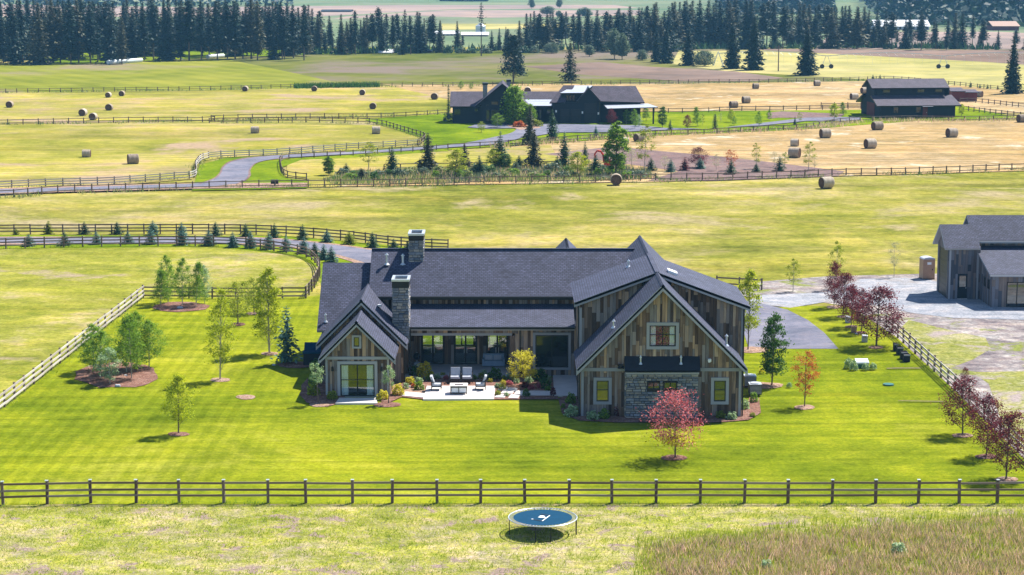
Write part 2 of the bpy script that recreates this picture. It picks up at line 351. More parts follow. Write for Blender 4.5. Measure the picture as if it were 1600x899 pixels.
fol('grey_shrub', [(0.06, 0.10, 0.07), (0.12, 0.17, 0.11), (0.20, 0.24, 0.17)], 0.3)
fol('sapling', [(0.24, 0.26, 0.14), (0.38, 0.38, 0.2), (0.5, 0.46, 0.3)], 0.3)
fol('tallgrass', [(0.22, 0.28, 0.05), (0.40, 0.32, 0.17), (0.56, 0.36, 0.32), (0.66, 0.48, 0.44)], 0.5)
fol('tuft', [(0.18, 0.27, 0.014), (0.33, 0.40, 0.03), (0.50, 0.50, 0.09)], 0.4)
fol('drytuft', [(0.34, 0.33, 0.14), (0.5, 0.44, 0.27), (0.62, 0.52, 0.40)], 0.35)
fol('bankgrass', [(0.07, 0.15, 0.04), (0.16, 0.25, 0.06), (0.32, 0.34, 0.12), (0.44, 0.34, 0.25)], 0.45)
# ---------------------------------------------------------------- vegetation builders
def quads(C, size, rng, up=0.0, aspect=0.7, dirs=None):
    """leaf quads round centres C (Nx3); size scalar or N; up pulls normals upward"""
    n = len(C); size = np.broadcast_to(np.asarray(size, float), (n,))[:, None]
    nr = rng.normal(size=(n, 3)); nr[:, 2] += up * np.sign(nr[:, 2] + 1e-6) ; nr /= np.linalg.norm(nr, axis=1, keepdims=True)
    t = rng.normal(size=(n, 3)) if dirs is None else dirs + rng.normal(size=(n, 3)) * 0.25
    t -= nr * np.sum(t * nr, 1, keepdims=True); t /= np.linalg.norm(t, axis=1, keepdims=True) + 1e-9
    b = np.cross(nr, t)
    a = t * size * 0.5; b = b * size * 0.5 * aspect
    V = np.stack([C - a, C - 0.1 * a + b, C + a, C + 0.1 * a - b], 1).reshape(-1, 3)
    return V
def qmesh(name, V, mats, extra=None):
    """V: 4N verts of separate quads; extra: MB (material 1, quads or n-gons) joined via from_pydata"""
    Fq = np.arange(len(V)).reshape(-1, 4)
    return npmesh(name, V, Fq, mats)
def decid(seed, h, w, base=0.3, n=26, per=70, leaf=0.16, shape='oval', trunk_r=0.05, fill=1.0, lean=0.02, multi=1):
    """broadleaf tree: returns (trunk MB, leaf verts)"""
    rng = np.random.default_rng(seed); mb = MB(); cs = []; big = leaf > .3; per = per if big else per * 2.1; leaf = leaf if big else leaf * 0.66
    top = np.array([lean * h * rng.normal(), lean * h * rng.normal(), h * 0.93])
    axis = lambda t: np.array([top[0] * t, top[1] * t, h * 0.93 * t])
    prev = axis(0)
    for k in range(1, 6):
        q = axis(k / 5); mb.tube(prev, q, trunk_r * (1.05 - 0.19 * (k - 1)), trunk_r * (1.05 - 0.19 * k), 7, cap=(k == 5)); prev = q
    for i in range(n):
        t = base + (1 - base) * ((i + rng.random()) / n)
        u = (t - base) / (1 - base)
        if shape == 'oval': pr = math.sin(math.pi * (0.12 + 0.86 * u)) ** 0.65
        elif shape == 'column': pr = 0.75 * (1 - u) ** 0.35 + 0.25 * math.sin(math.pi * u)
        elif shape == 'vase': pr = 0.35 + 0.65 * math.sin(math.pi * min(1, u * 0.85 + 0.05))
        elif shape == 'spread': pr = math.sin(math.pi * (0.2 + 0.75 * u)) ** 0.5
        elif shape == 'cone': pr = (1 - u) ** 0.75 * 0.95 + 0.05
        else: pr = 1
        ang = i * 2.39996 + rng.random() * 0.7; rad = 0.5 * w * pr * (0.45 + 0.6 * rng.random())
        c = axis(t) + np.array([math.cos(ang) * rad, math.sin(ang) * rad, 0.03 * h * rng.normal()])
        s = axis(max(0.1, t - (0.10 + 0.12 * rng.random()) * (1 if shape != 'spread' else 0.7)))
        mb.tube(s, c, trunk_r * 0.30, trunk_r * 0.08, 4, cap=False)
        m = int(per * (0.6 + 0.8 * rng.random()) * fill)
        sp = 0.5 * w * (0.24 + 0.18 * rng.random()) * (0.55 + 0.45 * pr)
        pts = c + rng.normal(size=(m, 3)) * sp * np.array([0.62, 0.62, 0.5])
        cs.append(pts)
    C = np.concatenate(cs); C = C[C[:, 2] > base * h * 0.75]
    C[:, 2] = np.minimum(C[:, 2], h)
    return mb, quads(C, leaf * (0.6 + 0.8 * rng.random(len(C))), rng, 0.4)
def conif(seed, h, w, clear=0.04, levels=22, br=8, seg=4, dens=1.0, ragged=0.3, power=0.85, needle=1.0, trunk_r=None, gap=0.0, dead=0):
    rng = np.random.default_rng(seed); mb = MB(); trunk_r = trunk_r or h * 0.011
    mb.tube((0, 0, 0), (0, 0, h * 0.5), trunk_r, trunk_r * 0.6, 6, cap=False).tube((0, 0, h * 0.5), (0, 0, h * 0.98), trunk_r * 0.6, trunk_r * 0.08, 5)
    Cs, Ds, Ss = [], [], []
    for i in range(levels):
        u = (i + 0.3 * rng.random()) / levels; z = h * (clear + (1 - clear) * u)
        Lm = 0.5 * w * ((1 - u) ** power) + 0.02 * w
        if clear > 0.12 : Lm *= min(1, 0.5 + u * 3)
        Lm *= 1 + ragged * 0.6 * rng.normal() * 0.6
        for k in range(br):
            if rng.random() < gap: continue
            a = 2 * math.pi * (k + rng.random() * 0.8) / br + i * 0.7
            L = max(0.06 * w, Lm * (1 - ragged * rng.random()))
            dz0 = 0.18 - 0.5 * (1 - u)
            ns = max(2, int(seg * (0.6 + 0.4 * (1 - u))))
            for j in range(ns):
                t = (j + 0.6) / ns
                x = L * t; zz = z + L * (0.35 * u - 0.12 - 0.28 * t * (1 - u) + 0.12 * t * t) + 0.01 * h * rng.normal() * 0.5
                ca, sa = math.cos(a), math.sin(a)
                Cs.append((ca * x, sa * x, zz)); Ds.append((ca, sa, -0.45 + 0.6 * u)); Ss.append(L * (0.62 - 0.25 * t) * needle + 0.012 * h)
    Cs, Ds, Ss = map(np.array, (Cs, Ds, Ss))
    rep = max(1, int(round(2 * dens)))
    C = np.repeat(Cs, rep, 0); D = np.repeat(Ds, rep, 0); S = np.repeat(Ss, rep)
    C = C + rng.normal(size=C.shape) * (S[:, None] * 0.16)
    tp = np.array([[0, 0, h * (0.955 + 0.02 * k)] for k in range(3)]); 
    V = quads(C, S, rng, 0.9, 0.42, D)
    V2 = quads(tp, h * 0.035, rng, 0, 0.35, np.tile([[0, 0, 1.0]], (3, 1)))
    return mb, np.concatenate([V, V2])
def joined_mesh(name, mb, V, mats):
    """trunk and leaves in one mesh (far trees, too small to show parts)"""
    n0 = len(mb.v); me = bpy.data.meshes.new(name)
    verts = np.concatenate([np.array(mb.v), V]); faces = list(mb.f) + [tuple(r) for r in (np.arange(len(V)).reshape(-1, 4) + n0)]
    me.from_pydata(verts.tolist(), [], faces)
    for m in mats: me.materials.append(m)
    mi = np.ones(len(faces), dtype=np.int32); mi[:len(mb.f)] = 0
    me.polygons.foreach_set('material_index', mi); me.update(); return me
TREEMESH = {}
def tree(kind, px, py, top, label, cat='tree', group=None, wpx=None, sc=None, rz=None, name=None, crown='crown'):
    """place a proto tree with trunk and crown so that it stands at picture point px,py and reaches up to 'top'"""
    tm, cm, h0, w0 = TREEMESH[kind]
    g = G(px, py); hh = (H - 0) - 0; top_z = P(px, top, g.y).z
    s = top_z / h0; sw = s if wpx is None else (wpx / (F / (g.y * CT + H * ST))) / w0
    e = empty(name or NAMEOF.get(kind, 'tree'), (g.x, g.y, 0), label, cat, group, random.random() * 6.28 if rz is None else rz)
    e.scale = (sw, sw, s)
    for nm, me in (('trunk', tm), (crown, cm)):
        if me is None: continue
        o = bpy.data.objects.new(nm, me); COL.objects.link(o); o.parent = e; WO[o.name] = WO[e.name]
    return e
NAMEOF = {}
def proto(kind, name, gen, leafmat, barkmat, h, w):
    mb, V = gen; NAMEOF[kind] = name
    TREEMESH[kind] = (mb.mesh('trunk', barkmat, uv=False), qmesh('crown', V, leafmat), h, w)
def shrub_mesh(seed, w, h, mat, n=260, leaf=0.09, flat=1.0, twig=True):
    rng = np.random.default_rng(seed)
    d = rng.normal(size=(n, 3)); d /= np.linalg.norm(d, axis=1, keepdims=True); d[:, 2] = np.abs(d[:, 2])
    lob = 1 + 0.22 * np.sin(d[:, 0] * 5 + seed) * np.cos(d[:, 1] * 6 + seed * 2)
    r = (0.55 + 0.45 * rng.random(n) ** 0.5) * lob
    C = d * r[:, None] * np.array([w / 2, w / 2, h]); C[:, 2] += 0.02
    return qmesh('shrub', quads(C, leaf * (0.7 + 0.6 * rng.random(n)), rng, 0.3, 0.75), mat)
SHR = {}
def shrub(kind, px, py, wpx, hpx, label, name='shrub', cat='shrub', group=None, n=300, z0=0.0):
    g = G(px, py); k = F / (g.y * CT + H * ST); w, h = wpx / k, hpx / k
    key = kind
    if key not in SHR: SHR[key] = [shrub_mesh(s, 1, 1, LF[kind], 420, 0.16) for s in (1, 2)]
    o = bpy.data.objects.new(name, random.choice(SHR[key])); link(o, None, (g.x, g.y, z0)); o.scale = (w, w, h)
    o.rotation_euler = (0, 0, random.random() * 6)
    return tag(o, label, cat, group)
def blades(name, pts, hts, wid, lean, mat, rng):
    """triangular grass blades; pts Nx3"""
    n = len(pts); a = rng.random(n) * 2 * math.pi; dx = np.stack([np.cos(a), np.sin(a), np.zeros(n)], 1)
    b = rng.random(n) * 2 * math.pi; ln = np.stack([np.cos(b), np.sin(b), np.zeros(n)], 1) * (lean * hts)[:, None]
    w = (wid * (0.6 + 0.8 * rng.random(n)))[:, None]
    V = np.stack([pts - dx * w, pts + dx * w, pts + ln + np.array([0, 0, 1.0]) * hts[:, None]], 1).reshape(-1, 3)
    return npmesh(name, V, np.arange(3 * n).reshape(-1, 3), mat, k=3)
def inpoly(X, Y, poly):
    c = np.zeros(len(X), bool); n = len(poly)
    for i in range(n):
        (x0, y0), (x1, y1) = poly[i], poly[i - 1]
        k = ((y0 > Y) != (y1 > Y)) & (X < (x1 - x0) * (Y - y0) / ((y1 - y0) or 1e-9) + x0); c ^= k
    return c
def scatter(pxpoly, dens, rng, z=0.0):
    poly = [(G(x, y).x, G(x, y).y) for x, y in pxpoly]; xs, ys = zip(*poly)
    A = (max(xs) - min(xs)) * (max(ys) - min(ys)); n = int(A * dens)
    X = rng.uniform(min(xs), max(xs), n); Y = rng.uniform(min(ys), max(ys), n); k = inpoly(X, Y, poly)
    return np.stack([X[k], Y[k], np.full(k.sum(), z)], 1)
def strip_pts(pxline, width, dens, rng, off=0.0):
    L = [G(x, y) for x, y in pxline]; out = []
    for a, b in zip(L, L[1:]):
        d = b - a; n = int(d.length * dens * width)
        t = rng.random(n)[:, None]; p = np.array(a)[None] * (1 - t) + np.array(b)[None] * t
        p += rng.normal(size=(n, 1)) * width * 0.4 * np.array([[-d.y, d.x, 0]]) / d.length
        p[:, 1] += off; out.append(p)
    return np.concatenate(out)
# ---------------------------------------------------------------- walls, boards, stones
def intervals(zb, zt, holes, u):
    iv = [(zb, zt)]
    for (a, b, c, d) in holes:
        if a - 1e-6 < u < b + 1e-6:
            nv = []
            for (s, e) in iv:
                if d <= s or c >= e: nv.append((s, e)); continue
                if c > s: nv.append((s, c))
                if d < e: nv.append((d, e))
            iv = nv
    return iv
class Wall:
    """a wall in the plane through org along unit vector ud, outward normal nd"""
    def __init__(s, org, ud, nd, u0, u1, zb, ztop, holes=(), brk=()):
        s.o, s.ud, s.nd = Vector(org), Vector(ud), Vector(nd); s.u0, s.u1, s.zb = u0, u1, zb
        s.zt = ztop if callable(ztop) else (lambda u, z=ztop: z)
        s.holes = list(holes); s.brk = sorted({u0, u1, *[b for b in brk if u0 < b < u1], *[h[i] for h in holes for i in (0, 1) if u0 < h[i] < u1]})
    def pt(s, u, z, d=0.0): return s.o + s.ud * u + Vector((0, 0, z)) + s.nd * d
    def slab(s, mb, t=0.2, mi=0):
        for a, b in zip(s.brk, s.brk[1:]):
            for (z0, z1) in intervals(s.zb, 1e9, s.holes, (a + b) / 2):
                ta, tb = (s.zt(a + 1e-4), s.zt(b - 1e-4)) if z1 > 1e8 else (z1, z1)
                if max(ta, tb) <= z0 + 0.01: continue
                pts = [s.pt(a, z0), s.pt(b, z0), s.pt(b, max(tb, z0 + .001)), s.pt(a, max(ta, z0 + .001))]
                mb.prism(pts, s.nd * t, mi, mi)
        return mb
    def boards(s, rng, bw=(0.14, 0.27), bl=(0.5, 2.6), out=None, d=0.03, gap=0.007):
        out = [] if out is None else out
        for a, b in zip(s.brk, s.brk[1:]):
            u = a
            while u < b - 0.02:
                w = rng.uniform(*bw)
                if b - (u + w) < 0.09: w = b - u
                a2, b2 = u + gap, u + w - gap
                for (z0, z1) in intervals(s.zb, 1e9, s.holes, u + w / 2):
                    ta, tb = (s.zt(a2), s.zt(b2)) if z1 > 1e8 else (z1, z1)
                    top = min(ta, tb); z = z0
                    if top - z0 < 0.05: continue
                    while z < top - 0.02:
                        L = rng.uniform(*bl); ze = z + L
                        if ze > top - 0.3: ze = top
                        za, zb_ = (ta, tb) if ze == top else (ze - gap, ze - gap)
                        dd = d * rng.uniform(0.55, 1.25)
                        out.append(([s.pt(a2, z, dd), s.pt(b2, z, dd), s.pt(b2, zb_, dd), s.pt(a2, za, dd)], s.nd * (dd - 0.002), (b2 - a2) * (top - z0 if 0 else ze - z)))
                        z = ze
                u += w
        return out
    def stones(s, rng, rh=(0.10, 0.2), sw=(0.18, 0.55), out=None, d=0.07, gap=0.012):
        out = [] if out is None else out; z = s.zb; top = s.zt(s.u0)
        while z < top - 0.02:
            hgt = rng.uniform(*rh); hgt = top - z if top - (z + hgt) < 0.1 else hgt
            u = s.u0
            while u < s.u1 - 0.02:
                w = rng.uniform(*sw); w = s.u1 - u if s.u1 - (u + w) < 0.14 else w
                zc = z + hgt / 2; uc = u + w / 2; bad = False
                for (ha, hb, hc, hd) in s.holes:
                    if u < hb and u + w > ha and z < hd and z + hgt > hc: bad = (max(u, ha), min(u + w, hb))
                segs = [(u, u + w)] if not bad else [(u, bad[0]), (bad[1], u + w)]
                for (p, q) in segs:
                    if q - p < 0.05: continue
                    split = (not bad) and hgt > 0.2 and rng.random() < 0.3
                    zz = [(z, z + hgt)] if not split else [(z, z + hgt * .5), (z + hgt * .5, z + hgt)]
                    for (e, f) in zz:
                        j = lambda: rng.uniform(-0.012, 0.012); dd = d * rng.uniform(0.5, 1.3); c = min(0.02, (q - p) / 5)
                        A = [s.pt(p + gap + j() + c, e + gap + c, dd), s.pt(q - gap + j() - c, e + gap + c + j(), dd), s.pt(q - gap - c, f - gap - c + j(), dd), s.pt(p + gap + c + j(), f - gap - c, dd)]
                        B = [s.pt(p + gap, e + gap), s.pt(q - gap, e + gap), s.pt(q - gap, f - gap), s.pt(p + gap, f - gap)]
                        out.append((A, B, (q - p) * (f - e)))
                u += w
            z += hgt
        return out
def frustum(A, B):
    mb = MB(); mb.v = [tuple(p) for p in A + B]; mb.f = [(0, 1, 2, 3)] + [(i, i + 4, (i + 1) % 4 + 4, (i + 1) % 4) for i in range(4)]; mb.m = [0] * 5
    return mb
def emit(pieces, parent, name, mat, mati, limit=300, stone=False):
    """largest pieces become parts of their own, the rest one joined part"""
    pieces = sorted(pieces, key=lambda p: -p[2]); rest = MB()
    for i, p in enumerate(pieces):
        if stone: mb = frustum(p[0], p[1])
        else: mb = MB().prism(p[0], p[1])
        if i < limit:
            c = Vector(p[0][0]); mb.build(name, mat, parent, org=c, uv=False)
        else:
            k = len(rest.v); rest.v += mb.v; rest.f += [tuple(x + k for x in f) for f in mb.f]; rest.m += mb.m
    if rest.v: tag(rest.build('small_' + name + 's', mati, parent, uv=False), kind='stuff')
def window(parent, x0, x1, z0, z1, Y, vs=(), hs=(), trim=0.13, pane=None, fr=0.06, mat=BLACK, trimmat=None, curt=False, name='window', dy=0.0, tm=None):
    """window in a wall facing -y at plane Y: frame (part) > pane, trim, curtain"""
    f = MB(); y0, y1 = Y - 0.045 - dy, Y + 0.08
    f.box(x0, x1, y0, y1, z1 - fr, z1); f.box(x0, x1, y0, y1, z0, z0 + fr)
    f.box(x0, x0 + fr, y0, y1, z0 + fr, z1 - fr); f.box(x1 - fr, x1, y0, y1, z0 + fr, z1 - fr)
    for v in vs: f.box(v - fr / 2, v + fr / 2, y0 + 0.01, y1 - 0.01, z0 + fr, z1 - fr)
    for h_ in hs: f.box(x0 + fr, x1 - fr, y0 + 0.02, y1 - 0.02, h_ - 0.015, h_ + 0.015)
    W = f.build(name, mat, parent)
    MB().box(x0 + fr, x1 - fr, Y + 0.0, Y + 0.012, z0 + fr, z1 - fr).build('pane', pane or GLASSR, W)
    if trim:
        t = MB(); a, b = Y - 0.055 - dy, Y - 0.002; k = tm or trim
        t.box(x0 - k, x1 + k, a - 0.01, b, z1, z1 + trim); t.box(x0 - k, x1 + k, a - 0.01, b, z0 - trim, z0)
        t.box(x0 - k, x0, a, b, z0, z1); t.box(x1, x1 + k, a, b, z0, z1)
        t.build('trim', trimmat or TRIM, W)
    if curt:
        w = (x1 - x0)
        for s_ in (0, 1):
            c = MB(); a = x0 + fr + 0.02 if s_ == 0 else x1 - fr - 0.02 - w * 0.19
            for i in range(5):
                u = a + w * 0.19 * i / 5; c.poly([(u, Y + 0.03 + 0.03 * (i % 2), z0 + 0.04), (u + w * 0.038, Y + 0.06 - 0.03 * (i % 2), z0 + 0.04), (u + w * 0.038, Y + 0.06 - 0.03 * (i % 2), z1 - fr), (u, Y + 0.03 + 0.03 * (i % 2), z1 - fr)])
            c.build('curtain', CURT, W)
    return W
def roof(parent, pts, t=0.16, mats=None, name='roof', mb=None):
    """roof slab: pts anticlockwise from above"""
    pts = [Vector(p) for p in pts]; n = (pts[1] - pts[0]).cross(pts[2] - pts[0]).normalized()
    if n.z < 0: pts = pts[::-1]; n = -n
    m = mb or MB(); m.prism(pts, n * t, 0, 1)
    return m if mb is not None else m.build(name, mats or [SH, TRIM], parent)
def gable_roof(parent, xc, zr, hw, y0, y1, m=1.0, t=0.16, mats=None, name='roof', cap=True):
    for s in (-1, 1):
        roof(parent, [(xc, y0, zr), (xc + s * hw, y0, zr - m * hw), (xc + s * hw, y1, zr - m * hw), (xc, y1, zr)], t, mats, name)
    if cap:
        c = MB()
        for s in (-1, 1): c.prism([(xc, y0 - .01, zr + .045), (xc + s * 0.14, y0 - .01, zr - .14 * m + .035), (xc + s * 0.14, y1, zr - .14 * m + .035), (xc, y1, zr + .045)][::s], (0, 0, 0.02))
        c.build('ridge_cap', [(mats or [SH])[0]], parent)
def rake(parent, xc, zr, hw, y, m=1.0, depth=0.28, mat=None):
    """barge boards under the front edge of a gable roof"""
    for s in (-1, 1):
        b = MB(); dz = depth * math.sqrt(1 + m * m)
        pts = [(xc, y, zr - 0.03), (xc, y, zr - 0.03 - dz), (xc + s * hw, y, zr - m * hw - 0.03 - dz), (xc + s * hw, y, zr - m * hw - 0.03)]
        if s > 0: pts = pts
        else: pts = pts[::-1]
        b.prism(pts, (0, -0.06, 0)); b.build('barge_board', mat or TRIM, parent)
UNITBOX = None
def unitbox(name, mat):
    return MB().box(-0.5, 0.5, -0.5, 0.5, 0, 1).mesh(name, mat, uv=False)
FM = {}
def fence(label, px, spacing=2.44, ht=1.3, rails=(0.42, 0.8, 1.18), posts=None, pw=0.13, rail_h=0.13, group=None, far=False, mp=None, mr=None, curve=True, bays=True, cap=False, name='rail_fence'):
    mp, mr = mp or FENCEP, mr or FENCEW
    for key, m in (('post', mp), ('rail', mr)):
        if (key, m.name) not in FM: FM[(key, m.name)] = unitbox(key, m)
    PM, RM = FM[('post', mp.name)], FM[('rail', mr.name)]
    L = [G(x, y) for x, y in px]
    if posts: pts = L
    else:
        L = smooth_line(L, 8) if curve and len(L) > 2 else L; cum = [0]
        for a, b in zip(L, L[1:]): cum.append(cum[-1] + (b - a).length)
        n = max(1, round(cum[-1] / spacing)); pts = []
        for i in range(n + 1):
            d = cum[-1] * i / n; j = max(k for k in range(len(cum)) if cum[k] <= d + 1e-9); j = min(j, len(L) - 2)
            t = (d - cum[j]) / max(1e-9, cum[j + 1] - cum[j]); pts.append(L[j].lerp(L[j + 1], t))
    e = empty(name, pts[0], label, 'fence', group)
    rr = random.Random(len(pts))
    for i, p in enumerate(pts):
        o = bpy.data.objects.new('post', PM); link(o, e, (p.x, p.y, 0)); o.scale = (pw, pw, ht * rr.uniform(0.985, 1.02)); o.rotation_euler = (rr.uniform(-.025, .025), rr.uniform(-.025, .025), rr.uniform(-.1, .1))
        if cap:
            c = bpy.data.objects.new('post_cap', FM.setdefault('cap', MB().box(-.5, .5, -.5, .5, 0, 1).mesh('post_cap', GALV, uv=False)))
            COL.objects.link(c); c.parent = e; c.location = (p.x - pts[0].x, p.y - pts[0].y, ht); c.scale = (pw * 1.12, pw * 1.12, 0.045); c.rotation_euler = o.rotation_euler
        if i + 1 < len(pts):
            q = pts[i + 1]; d = q - p; a = math.atan2(d.y, d.x)
            nrm = Vector((d.y, -d.x, 0)).normalized() * (pw * 0.5 + 0.02)
            for zr in rails:
                mid = (p + q) / 2
                o = bpy.data.objects.new('rail', RM); link(o, e, (mid.x + nrm.x, mid.y + nrm.y, zr - rail_h / 2 + rr.uniform(-.022, .018)))
                o.scale = (d.length * 0.995, 0.04, rail_h); o.rotation_euler = (0, rr.uniform(-.009, .009), a)
    return e
# ---------------------------------------------------------------- ground
def terrain():
    n = 90; xs = np.concatenate([[-9000, -6000, -4000], np.linspace(-3000, 3000, n), [4000, 6000, 9000]]); ys = np.concatenate([[-3000, 0], np.linspace(60, 1900, 12), np.linspace(2000, 9000, 40)])
    X, Y = np.meshgrid(xs, ys, indexing='ij')
    t = np.clip((Y - 2200) / 4500, 0, 1); Z = 190 * t * t * (3 - 2 * t) * (0.8 + 0.2 * np.sin(X / 900.0 + 1))
    V = np.stack([X, Y, Z], -1).reshape(-1, 3); a, b = X.shape; I = np.arange(a * b).reshape(a, b)
    Fq = np.stack([I[:-1, :-1], I[1:, :-1], I[1:, 1:], I[:-1, 1:]], -1).reshape(-1, 4)
    o = meshobj('ground', npmesh('ground', V, Fq, MEADOW)); tag(o, kind='structure')
terrain()
Zs = iter([0.006 * k for k in range(1, 90)])
def S(name, px, mat): return sheet(name, px, next(Zs), mat)
# far country, seen over the tree line
S('far_fields', [(-500, 74), (2100, 74), (2400, -18), (-900, -18)], FARPALE)
S('pink_far_field', [(-200, 26), (480, 27), (700, 15), (1000, 13), (960, 8), (620, 8), (300, 12), (-200, 3)], PINKFAR)
S('pink_far_field', [(520, 30), (640, 25), (760, 28), (1010, 24), (1000, 16), (700, 16), (540, 26)], PINKFAR)
S('yellow_far_field', [(690, 47), (900, 44), (905, 38), (690, 37)], YELLOWFAR)
S('yellow_far_field', [(1270, 80), (1600, 84), (1750, 58), (1560, 50), (1300, 50)], PINKFAR)
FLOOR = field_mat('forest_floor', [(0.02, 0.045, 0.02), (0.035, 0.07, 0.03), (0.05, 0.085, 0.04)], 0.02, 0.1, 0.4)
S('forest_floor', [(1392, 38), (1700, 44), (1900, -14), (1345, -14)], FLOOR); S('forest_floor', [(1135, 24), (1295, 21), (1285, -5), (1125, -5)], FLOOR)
# fields of the valley floor, far to near
S('green_field', [(-300, 150), (560, 140), (1100, 135), (1700, 140), (1800, 78), (1060, 76), (700, 80), (480, 86), (190, 97), (-300, 103)], FARGREEN)
S('lime_field', [(-300, 146), (0, 145), (308, 141), (560, 136), (430, 108), (350, 92), (190, 98), (100, 101), (-300, 104)], LIMEFIELD)
S('forest_meadow', [(60, 101), (200, 97), (330, 90), (480, 86), (700, 80), (700, 74), (40, 80)], YARD)
S('yellow_far_field', [(1050, 100), (1140, 112), (1350, 124), (1500, 136), (1750, 150), (1800, 104), (1540, 96), (1190, 79), (1060, 80)], YELLOWFAR)
S('fallow_field', [(1130, 76), (1750, 80), (1750, 112), (1540, 97), (1330, 86), (1190, 78)], FALLOW)
S('fallow_field', [(940, 97), (1010, 104), (1150, 112), (1225, 122), (1180, 127), (1060, 127), (900, 116), (820, 104)], FALLOW)
S('hay_field', [(-300, 197), (0, 194), (330, 188), (600, 184), (705, 178), (700, 132), (308, 142), (-300, 147)], HAY)
S('straw_field', [(600, 132), (1060, 131), (1350, 127), (1500, 134), (1620, 146), (1760, 160), (1760, 178), (1320, 175), (1060, 179), (700, 180), (710, 158)], STRAW)
S('hay_field', [(-300, 308), (0, 298), (174, 290), (300, 280), (312, 252), (352, 246), (480, 239), (653, 229), (662, 217), (602, 197), (330, 193), (-300, 197)], HAY)
S('yard_lawn', [(570, 187), (700, 177), (1200, 173), (1340, 172), (1500, 165), (1620, 190), (1430, 189), (1250, 203), (1034, 212), (852, 224), (744, 231), (660, 238), (664, 218), (620, 203)], YARD)
S('straw_field', [(1760, 190), (1597, 188), (1434, 189), (1252, 203), (1034, 212), (852, 225), (700, 238), (480, 262), (480, 292), (1024, 284), (1318, 275), (1597, 267), (1760, 262)], STRAW)
S('hay_field', [(450, 250), (560, 244), (660, 239), (860, 226), (880, 262), (690, 272), (520, 292), (480, 292), (480, 280), (446, 276)], HAY)
S('turned_soil', [(850, 241), (960, 229), (1030, 236), (1120, 244), (1225, 256), (1320, 268), (1310, 275), (1120, 282), (1010, 283), (1060, 268), (950, 252)], SOIL)
S('verge', [(304, 286), (312, 258), (352, 247), (480, 239), (653, 229), (700, 225), (700, 236), (560, 246), (470, 250), (440, 262), (446, 278), (480, 283), (480, 294), (300, 298)], YARD)
S('straw_field', [(1200, 186), (1216, 184), (1310, 186), (1320, 178), (1222, 174), (1200, 176)], SOIL)
# home pasture, lawn and yards
Zs = iter([0.0055 * k for k in range(1, 90)])
S('pasture', [(-250, 660), (0, 640), (224, 468), (478, 467), (500, 440), (497, 418), (457, 398), (330, 386), (0, 389), (-250, 390)], PASTURE)
S('grass_verge', [(-250, 389), (0, 389), (330, 386), (457, 399), (497, 418), (505, 470), (640, 470), (690, 391), (560, 379), (449, 369), (0, 367), (-250, 367)], YARD)
lawnpx = [(-300, 800), (-30, 790), (70, 788), (820, 787), (1640, 787), (1760, 787), (1598, 716), (1491, 610), (1401, 527), (1330, 480), (1260, 478), (1190, 482), (900, 470), (560, 455), (478, 464), (224, 466), (10, 634), (-300, 850)]
S('rough_ground', [(-900, 1500), (-300, 850), (-30, 788), (820, 784), (1760, 784), (2600, 1500)], ROUGH)
S('dirt_yard', [(1140, 462), (1190, 440), (1290, 432), (1440, 428), (1800, 424), (2100, 900), (1760, 800), (1600, 716), (1490, 608), (1401, 527), (1330, 480), (1270, 470)], DIRT)
S('dry_weed_patch', [(1402, 518), (1420, 500), (1480, 515), (1540, 528), (1548, 545), (1520, 562), (1472, 580), (1440, 556)], DRYGRASS)
S('dry_weed_patch', [(1545, 600), (1520, 582), (1600, 580), (1720, 610), (1720, 800), (1620, 722), (1575, 690)], DRYGRASS)
S('lawn', lawnpx, LAWN)
S('gravel_yard', [(1150, 478), (1190, 461), (1290, 457), (1345, 436), (1440, 434), (1462, 440), (1800, 440), (1800, 500), (1600, 500), (1490, 497), (1430, 490), (1370, 478), (1290, 472), (1235, 481), (1190, 476)], GRAVEL)
# ---------------------------------------------------------------- roads
def road(name, left, right, mat, n=6):
    a = smooth_line([G(x, y) for x, y in left], n); b = smooth_line([G(x, y) for x, y in right], n); z = next(Zs); mb = MB()
    for i in range(min(len(a), len(b)) - 1):
        mb.poly([(a[i].x, a[i].y, z), (b[i].x, b[i].y, z), (b[i + 1].x, b[i + 1].y, z), (a[i + 1].x, a[i + 1].y, z)])
    return tag(mb.build(name, mat, uv=False), kind='structure')
road('gravel_shoulder', [(-150, 370), (0, 370.5), (200, 370.5), (380, 371), (460, 375), (535, 383), (590, 391), (660, 402), (760, 420)], [(-150, 383), (0, 383), (200, 382), (370, 382.5), (430, 386), (480, 392), (524, 402), (570, 417), (640, 440)], PALEMULCH)
road('near_driveway', [(-150, 372), (0, 372), (200, 372), (380, 372.5), (455, 376.5), (530, 384.5), (582, 392), (650, 403), (760, 422)], [(-150, 381), (0, 381), (200, 380.5), (370, 381), (430, 384), (480, 389), (528, 399), (575, 413), (650, 438)], ASPHALT)
S('parking_court', [(600, 398), (760, 420), (1000, 440), (1185, 473), (1230, 484), (1262, 500), (1288, 520), (1310, 545), (1170, 545), (1150, 480), (640, 455)], ASPHALT)
S('front_walk', [(640, 470), (820, 470), (820, 486), (640, 486)], PAVER)
Zn = Zs; Zs = iter([0.19 + 0.006 * k for k in range(1, 30)])
road('road_shoulder', [(-100, 299), (120, 293), (300, 289), (420, 288), (480, 288)], [(-100, 308), (120, 302), (300, 297.5), (420, 295.5), (480, 294)], PALEMULCH)
road('valley_road', [(-100, 301), (120, 295), (250, 291), (300, 289.5), (318, 287)], [(-100, 307), (120, 300.5), (250, 296.5), (330, 293.5), (372, 289)], ASPHALT)
road('road_edge', [(309, 290), (333, 281), (343, 272), (347, 263), (363, 253), (409, 246), (540, 239)], [(372, 290), (386, 283), (392, 276), (392, 267), (404, 256), (441, 250), (540, 244)], SOIL)
